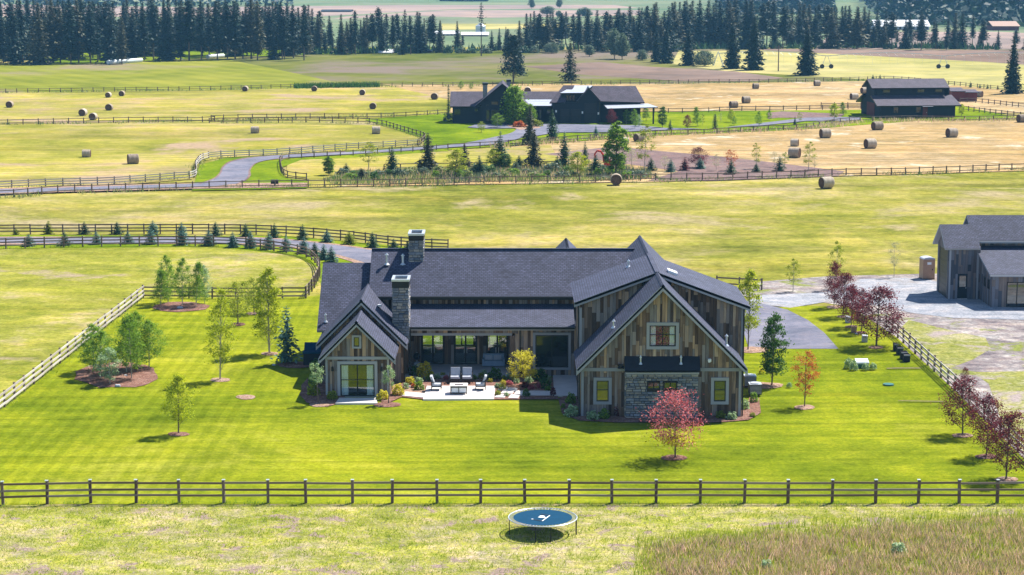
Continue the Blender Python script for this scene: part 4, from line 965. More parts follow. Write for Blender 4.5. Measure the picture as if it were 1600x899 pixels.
# ================================================================= trampoline
g = G(848, 833); tr = 53.5 / (F / (g.y * CT + H * ST)); e = empty('trampoline', (P(848, 820, g.y).x, g.y, 0), 'round blue-matted trampoline standing in the rough grass outside the front fence', 'trampoline')
hz = .85; th_ = R(0)
def ring(r0, r1, z0, z1, n=48): 
    m = MB()
    for i in range(n):
        a, b = 2 * math.pi * i / n, 2 * math.pi * (i + 1) / n
        m.poly([(r0 * math.cos(a), r0 * math.sin(a), z0), (r1 * math.cos(a), r1 * math.sin(a), z1), (r1 * math.cos(b), r1 * math.sin(b), z1), (r0 * math.cos(b), r0 * math.sin(b), z0)])
    return m
m = ring(0.001, tr * .86, hz - .01, hz - .01); part_(e, m, 'jumping_mat', RUBBER)
fm = MB()
for i in range(40):
    a, b = 2 * math.pi * i / 40, 2 * math.pi * (i + 1) / 40
    fm.tube((tr * math.cos(a), tr * math.sin(a), hz), (tr * math.cos(b), tr * math.sin(b), hz), .03, .03, 6, cap=False)
part_(e, fm, 'rim', GALV)
for i in range(60):
    a = 2 * math.pi * i / 60; o = part_(e, MB().tube((tr * .86 * math.cos(a), tr * .86 * math.sin(a), hz - .01), (tr * .985 * math.cos(a), tr * .985 * math.sin(a), hz), .016, .016, 4, cap=False), 'spring', GALV)
for i in range(4):
    for s in (-.22, .22):
        a = math.pi / 4 * (2 * i) + s + .3 * 0; x, y = tr * math.cos(a), tr * math.sin(a)
        part_(e, MB().tube((x, y, 0.02), (x, y, hz - .02), .025, .025, 6), 'leg', BLACK)
    a0, a1 = math.pi / 2 * i - .22, math.pi / 2 * i + .22
    part_(e, MB().tube((tr * math.cos(a0), tr * math.sin(a0), .03), (tr * math.cos(a1), tr * math.sin(a1), .03), .025, .025, 6), 'foot_bar', BLACK)
# printed mark on the mat: an open bracket and a pale patch
mk = MB(); zt_ = hz + .004
def stroke(p, q, w, mi, z=zt_):
    p, q = Vector((*p, 0)), Vector((*q, 0)); d = (q - p).normalized(); n = Vector((-d.y, d.x, 0)) * w
    mk.poly([tuple(v)[:2] + (z,) for v in (p - n, q - n, q + n, p + n)], mi)
k_ = tr / 700.0; M_ = lambda x, y: ((x - 778) * k_, -(y - 450) * k_ * 3.55)
stroke(M_(545, 490), M_(765, 528), .05, 0); stroke(M_(765, 528), M_(925, 412), .03, 1, zt_ + .002); stroke(M_(925, 412), M_(745, 380), .05, 0); stroke(M_(545, 486), M_(585, 492), .035, 1, zt_ + .003)
blobp = [(M_(765 + 62 * math.cos(t * .52), 435 + 20 * math.sin(t * .52))) for t in range(12)]; mk.poly([(x, y, zt_ + .003) for x, y in blobp][::-1], 1); mk.poly([(*M_(680, 455), zt_ + .005), (*M_(850, 470), zt_ + .005), (*M_(830, 452), zt_ + .005), (*M_(690, 445), zt_ + .005)], 1)
part_(e, mk, 'printed_mark', [BLACK, WHITE])
# ================================================================= workshop barn on the right
barn = empty('workshop_barn', (44, 177, 0), 'grey board workshop barn with stepped dark shingle roofs on the pale gravel yard', 'barn')
house_keep, BK = BK, MB(); bb = []
rg = random.Random(5)
AX, AY0, AY1 = 38.8, 174.9, 179.5            # left low block
MX, MY0, MY1 = 41.4, 176.5, 180.3            # tall block
LX, LY0, LY1 = P(1549, 470, 170.6).x, 170.6, 176.5
BR = 62.0
def wall2(*a, **k): return wall(*a, keep=bb, **k)
dd = (P(1496, 450, AY0).x, P(1511, 450, AY0).x, .05, P(1500, 428, AY0).z)
wall2((0, AY0, 0), X_, -Y_, AX, MX + .2, .02, 4.75, holes=[dd], bw=(.16, .3))
gd = (AY0 + .5, AY1 - .7, .05, 4.3)
lw_ = lambda v: 6.2 - .75 * abs(v - 177.15)
wall2((AX, 0, 0), Y_, -X_, AY0, AY1, .02, lw_, holes=[gd], brk=[177.15], bw=(.16, .3))
wall2((MX, 0, 0), Y_, -X_, MY0, MY1, 4.0, lambda v: 7.12 - .3 - .75 * abs(v - 178.3), brk=[178.3], bw=(.2, .4), bl=(1, 3))
wall2((0, MY0, 0), X_, -Y_, MX, BR, .02, 5.15, bw=(.2, .35), bl=(1, 3))
sdr = (P(1572.5, 460, LY0).x, P(1605, 460, LY0).x, .08, P(1580, 441, LY0).z)
wall2((0, LY0, 0), X_, -Y_, LX, BR, .02, 2.95, holes=[sdr], bw=(.16, .32))
wins = [(LY0 + .7, LY0 + 1.5, 1.45, 2.35), (LY0 + 2.1, LY0 + 2.9, 1.45, 2.35)]
wall2((LX, 0, 0), Y_, -X_, LY0, LY1, .02, lambda v: 2.95 + .29 * (v - LY0) - .1, holes=wins, bw=(.16, .32))
S2 = [SH, TRIM]
roof(barn, [(AX - .45, AY0 - .35, 4.71 - .1), (MX + .1, AY0 - .35, 4.61), (MX + .1, 177.15, 6.45), (AX - .45, 177.15, 6.45)], .16, S2); roof(barn, [(AX - .45, 177.15, 6.45), (MX + .1, 177.15, 6.45), (MX + .1, 179.9, 4.4), (AX - .45, 179.9, 4.4)], .16, S2)
roof(barn, [(MX - .35, 175.9, 5.15), (BR, 175.9, 5.15), (BR, 178.5, 7.12), (MX - .35, 178.5, 7.12)], .18, S2); roof(barn, [(MX - .35, 178.5, 7.12), (BR, 178.5, 7.12), (BR, 181.2, 5.1), (MX - .35, 181.2, 5.1)], .18, S2)
roof(barn, [(LX - .3, LY0 - .45, 2.97), (BR, LY0 - .45, 2.97), (BR, 176.45, 4.62), (LX - .3, 176.45, 4.62)], .16, S2)
MB().box(MX - .3, BR, 175.78, 175.9, 4.92, 5.08).build('gutter', TRIM, barn); MB().box(LX - .3, BR, LY0 - .55, LY0 - .45, 2.78, 2.9).build('gutter', TRIM, barn)
d_ = MB().box(dd[0], dd[1], AY0 - .03, AY0 + .05, dd[2], dd[3]).build('door', BLACKP, barn)
MB().box(dd[0] + .14, dd[1] - .14, AY0 - .05, AY0 - .035, 1.15, dd[3] - .18).build('pane', GLASSR, d_); MB().box(dd[1] - .14, dd[1] - .1, AY0 - .09, AY0 - .05, 1.0, 1.1).build('handle', GALV, d_)
MB().box(dd[0], dd[1], AY0 - .2, AY0 - .05, .02, .1).build('doorstep', CONC, barn)
gdm = MB()
for i in range(8): gdm.box(AX + .02, AX + .08, gd[0], gd[1], .05 + i * .53, .05 + i * .53 + .5)
for i in range(8): MB().box(AX + .02, AX + .08, gd[0], gd[1], .05 + i * .53, .05 + i * .53 + .505).build('door_panel', DARKMETAL, barn, uv=False)
for x, z1 in ((AX + .02, 4.6), (MX - .1, 4.2)): MB().box(x, x + .16, AY0 - .06, AY0 - .005, .02, z1).build('corner_board', TRIM, barn)
window(barn, *sdr, LY0 - .02, vs=[(sdr[0] + sdr[1]) / 2], trim=0, fr=.07, name='sliding_door')
for (a, b, c, d) in wins:
    f = MB().box(LX - .05, LX + .05, a, b, c, d).build('window', BLACK, barn); MB().box(LX - .062, LX - .052, a + .07, b - .07, c + .07, d - .07).build('pane', GLASSR, f)
BK.build('wall', SUBWALL, barn, uv=False)
MB().box(MX, BR, 180.2, 180.4, 0, 5.2).build('rear_wall', GBOARDI, barn)
emit(bb, barn, 'board', GBOARD, GBOARDI, 300)
# ================================================================= portable toilet
g = G(1448, 436); e = empty('portable_toilet', (g.x, g.y, 0), 'tan portable toilet with pale domed roof standing left of the grey workshop barn', 'portable toilet', rz=R(8))
part_(e, MB().box(-.58, .58, -.55, .55, .08, 1.95), 'cabin', TAN); part_(e, MB().box(-.6, .6, -.57, .57, 0, .1), 'base', BLACK)
rf = MB()
for i in range(6):
    a0, a1 = math.pi * i / 6, math.pi * (i + 1) / 6
    rf.prism([(-.6 * math.cos(a0), -.58, 1.95 + .2 * math.sin(a0)), (-.6 * math.cos(a1), -.58, 1.95 + .2 * math.sin(a1)), (-.6 * math.cos(a1), -.58, 1.95), (-.6 * math.cos(a0), -.58, 1.95)][::-1], (0, -1.16, 0))
part_(e, rf, 'roof', CUSH); dr = part_(e, MB().box(-.42, .42, -.58, -.555, .12, 1.85), 'door', TAN); part_(e, MB().box(-.2, .2, -.592, -.583, 1.45, 1.68), 'door_sign', WHITE, dr); part_(e, MB().box(.28, .36, -.61, -.583, .9, 1.05), 'handle', BLACK, dr)
# ================================================================= the dark neighbour house
def PX(px, py, D): return P(px, py, D)
nb = empty('dark_farmhouse', (PX(860, 190, 375).x, 375, 0), 'black farmhouse with chimneys, metal porch roof and garage wing across the fields', 'house')
ND = 374.0; qx = lambda px, D=ND: P(px, 170, D).x; qz = lambda py, D=ND: P(800, py, D).z
SN = [SH2, BLACK]; SM = [FROST, BLACK]
def nwall(x0, x1, y0, y1, z1, nm='wall'): MB().box(x0, x1, y0, y1, 0, z1).build(nm, BLACKP, nb)
# left block
e0, r0 = qz(166.5), None
def slope_pts(xa, xb, eavepy, ridgepy, D, m, xa2=None, xb2=None):
    """front slope: eave at D on picture row eavepy, ridge at row ridgepy"""
    ze = P(800, eavepy, D).z; d = ray(800, ridgepy); k = d.z / d.y
    r = (H + k * D - ze) / (m - k); zr_ = ze + m * r
    return ze, r, zr_
ze, r_, zr1 = slope_pts(0, 0, 166.5, 143, ND - .6, .62)
x0, x1 = qx(703), qx(757)
roof(nb, [(x0, ND - .6, ze), (x1, ND - .6, ze), (x1, ND - .6 + r_, zr1), (x0, ND - .6 + r_, zr1)], .3, SN); roof(nb, [(x0, ND - .6 + r_, zr1), (x1, ND - .6 + r_, zr1), (x1, ND - .6 + 2 * r_, ze), (x0, ND - .6 + 2 * r_, ze)], .3, SN)
nwall(x0 + .5, x1, ND, ND - 1 + 2 * r_, ze - .1)
MB().poly([(x0 + .5, ND, ze - .1), (x0 + .5, ND - .6 + r_, zr1 - .4), (x0 + .5, ND - 1 + 2 * r_, ze - .1)]).build('gable_wall', BLACKP, nb)
# front gable, 40 deg pitch
ax, az = qx(785, ND - 2), P(800, 130.5, ND - 2).z; lz = P(800, 166, ND - 2).z; hwL = ax - qx(742, ND - 2); mN = (az - lz) / hwL
gable_roof(nb, ax, az, hwL, ND - 2.4, ND + 9, m=mN, t=.3, mats=SN, cap=False); rake(nb, ax, az, hwL, ND - 2.4, m=mN, depth=.4, mat=DARKMETAL)
gx0, gx1 = qx(752), ax * 2 - qx(752)
MB().prism([(gx0, ND - 2, 0), (gx1, ND - 2, 0), (gx1, ND - 2, az - .4 - mN * (gx1 - ax)), (ax, ND - 2, az - .4), (gx0, ND - 2, az - .4 - mN * (gx1 - ax))], (0, -10, 0)).build('gable_wall', BLACKP, nb)
def nwin(a, b, c, d, D=ND, mat=None, vs=(), fr=.12): window(nb, qx(a, D), qx(b, D), P(800, d, D).z, P(800, c, D).z, D - .03, vs=vs, trim=0, fr=fr, pane=mat or GLASSD)
nwin(767, 779, 158, 165, ND - 2); nwin(759, 765, 163.5, 166, ND - 2); nwin(781, 787, 163.5, 166, ND - 2); nwin(759, 765.5, 171, 190, ND - 2, GLASSD); nwin(767, 779, 171, 190, ND - 2, GLASSD)
nwin(709, 720, 170, 180); nwin(741, 747, 170, 175)
for (a, b, t_, bt, D) in ((754.5, 761.5, 130, 156, ND + .3), (792, 798, 125, 140, ND + 6)):
    c = MB().box(qx(a, D), qx(b, D), D, D + 1.4, P(800, bt, D).z, P(800, t_ + 3, D).z).build('chimney', STONEI, nb); MB().box(qx(a, D) - .1, qx(b, D) + .1, D - .1, D + 1.5, P(800, t_ + 3, D).z, P(800, t_, D).z).build('chimney_cap', BLACK, c)
# link with metal porch roof
x0, x1 = qx(797), qx(878)
ze, r_, zr1 = slope_pts(0, 0, 155, 143, ND + 5, .6)
roof(nb, [(x0, ND + 5, ze), (x1, ND + 5, ze), (x1, ND + 5 + r_, zr1), (x0, ND + 5 + r_, zr1)], .3, SN); nwall(x0, x1, ND + 3.4, ND + 9, ze - .3)
roof(nb, [(x0, ND + 1, P(800, 165.5, ND + 1).z), (qx(863), ND + 1, P(800, 165.5, ND + 1).z), (qx(863), ND + 4.4, P(800, 155.6, ND + 4.4).z), (x0, ND + 4.4, P(800, 155.6, ND + 4.4).z)], .15, SM, 'metal_roof')
nwin(836, 840, 171, 186, ND + 3.4); nwin(842, 846, 171, 186, ND + 3.4); nwin(854, 861, 171, 178, ND + 3.4)
# garage wing
gzr = P(800, 135, ND + 4).z
gx_ = qx(920, ND - .5); gaz = P(800, 137, ND - .5).z; gez = P(800, 158.5, ND - .5).z; ghw = qx(939) - gx_; mg = (gaz - gez) / ghw
gable_roof(nb, gx_, gaz, ghw, ND - .7, ND + 6, m=mg, t=.3, mats=SN, cap=False)
fx0, fx1 = qx(864), qx(939) - .3
MB().prism([(gx_ - ghw + .4, ND, 0), (fx1, ND, 0), (fx1, ND, gez + .1), (gx_, ND, gaz - .5), (gx_ - ghw + .4, ND, gez + .1)], (0, -6, 0)).build('gable_wall', BLACKP, nb)
MB().box(fx0, gx_ - ghw + .4, ND + .01, ND + 6, 0, P(800, 160.5, ND).z).build('wall', BLACKP, nb)
ze, r_, zr1 = slope_pts(0, 0, 160.5, 133.5, ND - .5, .85)
roof(nb, [(qx(858.5), ND - .5, ze), (qx(882), ND - .5, ze), (qx(897, ND + 4), ND - .5 + r_, zr1), (qx(880, ND + 4), ND - .5 + r_, zr1)], .3, SN)
# dormer with pale metal roof
MB().box(qx(877.5), qx(908), ND + .5, ND + 5, 3, P(800, 146, ND + .5).z).build('dormer_wall', BLACKP, nb)
roof(nb, [(qx(875), ND - .2, P(800, 145.5, ND - .2).z), (qx(911), ND - .2, P(800, 145.2, ND - .2).z), (qx(926, ND + 5), ND + 5, P(800, 134, ND + 5).z), (qx(897, ND + 5), ND + 5, P(800, 133.8, ND + 5).z)], .2, SM, 'metal_roof')
for a in (884.5, 889.2, 894): nwin(a, a + 4, 148.5, 157.5, ND + .5, fr=.09)
# main right roof
ze, r_, zr1 = slope_pts(0, 0, 158.5, 134.5, ND + 1.5, .7)
roof(nb, [(qx(938), ND + 1.5, ze), (qx(1008), ND + 1.5, ze - .2), (qx(993, ND + 5), ND + 1.5 + r_, zr1), (qx(920, ND + 5), ND + 1.5 + r_, zr1)], .3, SN)
roof(nb, [(qx(920, ND + 5), ND + 1.5 + r_, zr1), (qx(993, ND + 5), ND + 1.5 + r_, zr1), (qx(1008), ND + 2 + 2 * r_, ze), (qx(938), ND + 2 + 2 * r_, ze)], .3, SN)
nwall(qx(939), qx(1002), ND + 2.2, ND + 1.5 + 2 * r_, ze - .1)
roof(nb, [(qx(948), ND - 2.4, P(800, 169.8, ND - 2.4).z), (qx(1027), ND - 2.4, P(800, 167.5, ND - 2.4).z), (qx(1012, ND + 2), ND + 2.2, P(800, 162, ND + 2.2).z), (qx(943, ND + 2), ND + 2.2, P(800, 163.5, ND + 2.2).z)], .15, SM, 'metal_roof')
for a in (955, 988, 1021): MB().box(qx(a, ND - 2) - .15, qx(a, ND - 2) + .15, ND - 2.1, ND - 1.8, 0, P(800, 169, ND - 2).z).build('porch_post', BLACK, nb)
for (a, b, t_) in ((875, 890, 171), (892, 908, 171), (913.5, 932.5, 162)):
    zt2 = P(800, t_, ND).z; dr = MB().box(qx(a), qx(b), ND - .06, ND - .01, .1, zt2).build('garage_door', DARKMETAL, nb); f = MB(); x_0, x_1 = qx(a), qx(b)
    for xx in (x_0, x_1 - .15): f.box(xx, xx + .15, ND - .12, ND - .07, .1, zt2)
    for z_ in (.1, zt2 * .5, zt2 - .17): f.box(x_0 + .15, x_1 - .15, ND - .12, ND - .07, z_, z_ + .17)
    f.prism([(x_0 + .2, ND - .09, .3), (x_0 + .4, ND - .09, .3), (x_1 - .2, ND - .09, zt2 * .5 - .03), (x_1 - .4, ND - .09, zt2 * .5 - .03)], (0, -.02, 0)); f.build('door_brace', BLACK, dr)
for a, b in ((869, 174), (910, 176), (935, 177.5)): MB().box(qx(a) - .13, qx(a) + .13, ND - .25, ND - .05, P(800, b, ND).z - .2, P(800, b, ND).z + .2).build('wall_lamp', WHITE, nb)
# ================================================================= black barn
g = G(1375, 185.3); e = empty('black_barn', (g.x, g.y, 0), 'long black two tier barn with clerestory between the hay fields', 'barn', rz=R(7))
k = F / (g.y * CT + H * ST); Lb = 120.5 / k / math.cos(R(7)); Wb = 12.5
def pb(mb, nm, m, par=None): return part_(e, mb, nm, m, par)
z1, z2, z3, z4 = 2.75, 4.25, 5.9, 7.3
pb(MB().box(0, Lb, 0, Wb, 0, z1), 'wall', BLACKP); pb(MB().box(.2, Lb - 1.0, 3.6, Wb - 3.6, z1, z3 - .05), 'clerestory_wall', BLACKP)
for s in (0, 1):
    yy = (lambda v: v) if s == 0 else (lambda v: Wb - v)
    for (a, b, c, d, ex, ov) in ((-.9, z1 - .25, 3.6, z2, .9, 0), (2.8, z3 - .2, Wb / 2, z4, .9, 0)):
        m = MB(); roof(None, [(-ex, yy(a), b), (Lb + (ex if a < 0 else -.3), yy(a), b), (Lb + (.4 if a < 0 else -.3) * 1, yy(c), d), (-ex, yy(c), d)], .25, mb=m); pb(m, 'roof', SN)
for x in (0.02, Lb - .05):
    m = MB(); m.prism([(x, 0, z1), (x, 3.6, z2 - .2), (x, 3.6, z3 - .3), (x, Wb / 2, z4 - .3), (x, Wb - 3.6, z3 - .3), (x, Wb - 3.6, z2 - .2), (x, Wb, z1)], (.2 if x < 1 else .2, 0, 0)); pb(m, 'gable_wall', BLACKP)
for t_ in (.17, .47): w_ = pb(MB().box(Lb * t_, Lb * t_ + 1.1, -.08, .02, 1.0, 2.2), 'window', BLACK); pb(MB().box(Lb * t_ + .12, Lb * t_ + .98, -.1, -.082, 1.1, 2.1), 'pane', GLASSD, w_)
for t_ in (.1, .56, .8): w_ = pb(MB().box(Lb * t_, Lb * t_ + 1.5, 3.5, 3.62, 4.7, 5.4), 'window', BLACK); pb(MB().box(Lb * t_ + .1, Lb * t_ + 1.4, 3.48, 3.498, 4.8, 5.3), 'pane', GLASSD, w_)
w_ = pb(MB().box(-.05, .02, 4.7, 6.0, 4.5, 6.0), 'window', BLACK)
dr = pb(MB().box(Lb * .565, Lb * .565 + .95, -.06, .02, .05, 2.15), 'door', REDP); pb(MB().box(Lb * .565 + .75, Lb * .565 + .82, -.1, -.062, 1.0, 1.1), 'handle', GALV, dr)
m = MB(); roof(None, [(Lb * .54, -1.1, 2.3), (Lb * .68, -1.1, 2.3), (Lb * .68, 0, 2.5), (Lb * .54, 0, 2.5)], .1, mb=m); pb(m, 'door_canopy', SM)
pb(MB().box(-.08, 0.0, 3.6, 8.6, .05, 3.4), 'sliding_door', REDP)
g = G(1502, 158); e = empty('red_shed', (g.x, g.y - 3, 0), 'small dark red shed with sloping roof just behind the right end of the black barn', 'shed')
pb(MB().box(-2.8, 0, 0, 3.6, 0, 2.4), 'wall', REDP); pb(MB().box(0.02, 2.8, 0.3, 3.4, 0, 2.0), 'annex_wall', REDP); m = MB(); roof(None, [(-3.1, -.5, 2.35), (.1, -.5, 2.35), (.1, 4, 2.9), (-3.1, 4, 2.9)], .15, mb=m); pb(m, 'roof', SN); m = MB(); roof(None, [(.12, -.3, 2.1), (3.1, -.3, 2.1), (3.1, 3.8, 2.5), (.12, 3.8, 2.5)], .15, mb=m); pb(m, 'roof', SN)
# ================================================================= far farm buildings
def farbuild(name, px0, px1, base, top, depth, label, cat, wallm, roofm, rise=.35, wins=0):
    a, b = G(px0, base), G(px1, base); zt2 = P(800, top, a.y).z; e = empty(name, ((a.x + b.x) / 2, a.y, 0), label, cat); w = (b.x - a.x) / 2; ze = zt2 * (1 - rise)
    part_(e, MB().box(-w, w, 0, depth, 0, ze), 'wall', wallm)
    for s in (0, 1):
        ya, yb = (-.5, depth / 2) if s == 0 else (depth + .5, depth / 2); m = MB(); roof(None, [(-w - .5, ya, ze), (w + .5, ya, ze), (w + .5, yb, zt2), (-w - .5, yb, zt2)], .2, mb=m); part_(e, m, 'roof', roofm)
    for i in range(wins):
        x = -w + (i + .5) * 2 * w / wins; part_(e, MB().box(x - w / wins * .45, x + w / wins * .45, -.1, 0, ze * .2, ze * .8), 'window', BLACK)
    return e
WR = [WHITE, CUSH]
farbuild('metal_shed', 1368, 1452, 47, 32, 14, 'very long white roofed shed behind the conifers at the upper right', 'shed', CUSH, WR, .62, 12)
farbuild('red_barn', 1552, 1592, 48, 34, 16, 'reddish far barn with pale roof at the upper right behind the conifers', 'barn', REDP, [TAN, TAN], .5)
farbuild('farm_shed', 676, 716, 56, 49, 12, 'long low pale roofed shed left of the tall bare-stemmed pine', 'shed', CUSH, WR, .6, 6)
farbuild('farm_shed', 722, 762, 57, 51, 12, 'long low pale roofed shed beneath the silver grain bin', 'shed', REDP, WR, .6, 6)
farbuild('white_shed', 593, 613, 84, 77.5, 6, 'small white roofed shed at the far field edge in front of the conifers', 'shed', WHITE, WR, .7)
farbuild('small_cabin', 666, 673, 83, 78, 4, 'tiny dark red cabin at the far field edge right of the white roofed shed', 'cabin', REDP, [BLACK, BLACK], .4)
farbuild('long_barn', 502, 548, 19, 15.6, 20, 'long blue grey barn far beyond the left trees', 'barn', BLACKP, [BLACKP, BLACKP], .5)
farbuild('field_hut', 1393, 1401, 127, 124.5, 2, 'tiny white shelter just behind the ridge of the black barn', 'shelter', WHITE, WR, .5)
g = G(751, 51); e = empty('grain_bin', (g.x, g.y, 0), 'silver grain bin with conical top behind the bare-stemmed pine', 'silo'); kk = F / g.y; rr_ = 8 / kk; hh_ = 10 / kk
part_(e, MB().tube((0, 0, 0), (0, 0, hh_), rr_, rr_, 20), 'bin', GALV); part_(e, MB().tube((0, 0, hh_), (0, 0, hh_ + rr_ * .6), rr_ * 1.03, rr_ * .1, 20), 'roof', GALV)
# pivot irrigation
g0, g1 = G(1122, 102), G(1600, 104); e = empty('irrigation_pivot', (g0.x, g0.y, 0), 'long centre pivot irrigation boom on wheels across the pale yellow field', 'irrigation boom')
def rel(mb, nm, m): return mb.build(nm, m, e)
tw = [G(1291.5, 107.5), G(1473.5, 107.5)]; c0 = G(1122, 103); pts = [c0, tw[0], tw[1], tw[1] + (tw[1] - tw[0])]
m = MB()
for s in ((-1, -1), (1, -1), (1, 1), (-1, 1)): m.tube((c0.x + s[0] * 1.5, c0.y + s[1] * 1.5, 0), (c0.x, c0.y, 4.2), .1, .06, 5)
rel(m, 'pivot_tower', GALV)
for a, b in zip(pts, pts[1:]):
    m = MB(); n = 14
    for i in range(n):
        p, q = a.lerp(b, i / n), a.lerp(b, (i + 1) / n); za, zb_ = 3.6 + 1.0 * math.sin(math.pi * i / n), 3.6 + 1.0 * math.sin(math.pi * (i + 1) / n)
        m.tube((p.x, p.y, za), (q.x, q.y, zb_), .09, .09, 5, cap=False); mid = (p + q) / 2; m.tube((p.x, p.y, za), (mid.x, mid.y, (za + zb_) / 2 - 1.0 * math.sin(math.pi * (i + .5) / n)), .03, .03, 3, cap=False); m.tube((mid.x, mid.y, (za + zb_) / 2), (mid.x, mid.y, 1.2), .018, .018, 3, cap=False)
    rel(m, 'boom_span', GALV)
for p in tw:
    m = MB()
    for s in (-1.3, 1.3): m.tube((p.x + s, p.y, .6), (p.x + s * .2, p.y, 3.7), .07, .07, 5)
    m.tube((p.x - 1.3, p.y, .6), (p.x + 1.3, p.y, .6), .07, .07, 5); rel(m, 'wheel_tower', GALV)
    for s in (-1.3, 1.3):
        rel(MB().tube((p.x + s, p.y - .2, .65), (p.x + s, p.y + .2, .65), .65, .65, 16), 'wheel', BLACK)
g = G(1216, 112); e = empty('utility_pole', (g.x, g.y, 0), 'lone wooden utility pole in the field left of the isolated spruce', 'utility pole'); hp = P(1216, 71, g.y).z
part_(e, MB().tube((0, 0, 0), (0, 0, hp), .17, .12, 8), 'pole', BARK); part_(e, MB().box(-1.0, 1.0, -.06, .06, hp - .6, hp - .45), 'crossarm', BARK)
# ================================================================= hay bales
def bale_mesh():
    m = MB(); n = 28
    for i in range(n):
        a, b = 2 * math.pi * i / n, 2 * math.pi * (i + 1) / n; segs = [(-.5, .94), (-.44, 1.0), (0, 1.012), (.44, 1.0), (.5, .94)]
        for (x0_, r0_), (x1_, r1_) in zip(segs, segs[1:]):
            m.poly([(x0_, .5 * r0_ * math.cos(a), .5 * r0_ * math.sin(a)), (x1_, .5 * r1_ * math.cos(a), .5 * r1_ * math.sin(a)), (x1_, .5 * r1_ * math.cos(b), .5 * r1_ * math.sin(b)), (x0_, .5 * r0_ * math.cos(b), .5 * r0_ * math.sin(b))][::-1], 0)
    rg2 = random.Random(3)
    for sx in (-.5, .5):
        for (ra, rb, xa, xb) in ((.47, .34, 0, .012), (.34, .2, -.008, .006), (.2, .01, .004, .01)):
            for i in range(n):
                a, b = 2 * math.pi * i / n, 2 * math.pi * (i + 1) / n; s = 1 if sx > 0 else -1
                m.poly([(sx + s * xa, ra * math.cos(a), ra * math.sin(a)), (sx + s * xb, rb * math.cos(a), rb * math.sin(a)), (sx + s * xb, rb * math.cos(b), rb * math.sin(b)), (sx + s * xa, ra * math.cos(b), ra * math.sin(b))][::s], 1)
    return m
BALE = bale_mesh().mesh('hay_bale', [HAYM, HAYEND], uv=False)
bales = [  # px, base py, width px, heading (axis angle from x), label
 (14.5, 169, 11, 90, 'round hay bale at the far left edge of the pale field'), (129, 182, 12, 85, 'round hay bale just left of the one beside the rail fence'), (145, 188.5, 12, 88, 'round hay bale partly behind the rail fence at left'),
 (170, 173.5, 11, 90, 'round hay bale standing alone between the left pair and the upper pair'), (169, 153.3, 9, 90, 'left bale of the upper pair near the far fence'), (190, 151, 9, 88, 'right bale of the upper pair near the far fence'),
 (383, 143.5, 9, 90, 'round hay bale against the far fence left of the treeline gap'), (491, 143.5, 9, 90, 'round hay bale against the far fence where the dark hedge starts'), (134.5, 247, 14, 4, 'pale hay bale seen side-on, leftmost in the yellow field above the road'),
 (207, 257.5, 18, 22, 'large pale hay bale nearest the road in the yellow field'), (398, 209.5, 13, 4, 'side-on hay bale alone in the middle of the yellow field'), (587.5, 210.5, 14, 2, 'side-on hay bale beside the curving yard fence'),
 (566, 149.3, 9.5, 90, 'upper round bale of the two left of the dark farmhouse'), (582.5, 171.3, 10.5, 88, 'lower round bale of the two left of the dark farmhouse'), (679, 156.5, 11, 80, 'round hay bale closest to the left end of the dark farmhouse'),
 (824.5, 147, 11, 88, 'hay bale peeking over the roof of the dark farmhouse'), (963, 290, 18.5, 92, 'round hay bale in front of the planted bank fence'), (998.5, 222.5, 15, 40, 'hay bale right of the columnar tree, right one of its pair'), (977, 227, 13, 0, 'hay bale half hidden by the columnar tree, left one of its pair'),
 (1181, 139.6, 10, 15, 'hay bale in the far tan field below the utility pole'), (1277, 135.2, 10.5, 10, 'hay bale in the far tan field below the isolated spruce'), (1166, 162.3, 13, 15, 'right bale of the pair in the upper tan field'), (1146.5, 169.5, 12.5, 15, 'left bale of the pair in the upper tan field'),
 (1242, 230, 14, 160, 'smaller upper bale of the touching pair in the tan field'), (1242, 248, 19, 160, 'larger lower bale of the touching pair in the tan field'), (1290, 217, 17.5, 18, 'hay bale left of the black barn in the tan field'),
 (1360.5, 233.5, 18.5, 22, 'hay bale lowest in the middle of the tan field'), (1371.5, 204.5, 16, 22, 'hay bale just in front of the black barn fence'), (1488, 216, 17, 18, 'hay bale right of the black barn in the tan field'), (1292, 295.5, 21, 25, 'dark hay bale nearest the camera beyond the lower fence'),
 (1335, 156.5, 12, 15, 'hay bale left of the black barn roof'), (1351, 147, 11.5, 15, 'hay bale half hidden behind the black barn roof'), (1530, 152.8, 12, 150, 'hay bale right of the small red shed'), (1598, 192.5, 15, 20, 'hay bale cut by the right edge of the frame')]
for px, py, w, hd, lab in bales:
    g = G(px, py); k = F / (g.y * CT + H * ST); dia = (w if abs(math.sin(R(hd))) > .9 else w * .92) / k
    L = dia * (1.0 if 30 < hd % 180 < 150 else .98); o = bpy.data.objects.new('hay_bale', BALE); link(o, None, (g.x, g.y + dia * .3, dia * .49)); o.scale = (L * random.uniform(.93, 1.05), dia * random.uniform(.97, 1.04), dia * random.uniform(.94, 1.0)); o.rotation_euler = (0, random.uniform(-.03, .03), R(hd + random.uniform(-5, 5))); tag(o, lab, 'hay bale', 'round hay bales lying in the fields')
wr = MB().tube((-.5, 0, 0), (.5, 0, 0), .5, .5, 20).mesh('wrapped_bale', [WRAP], uv=False)
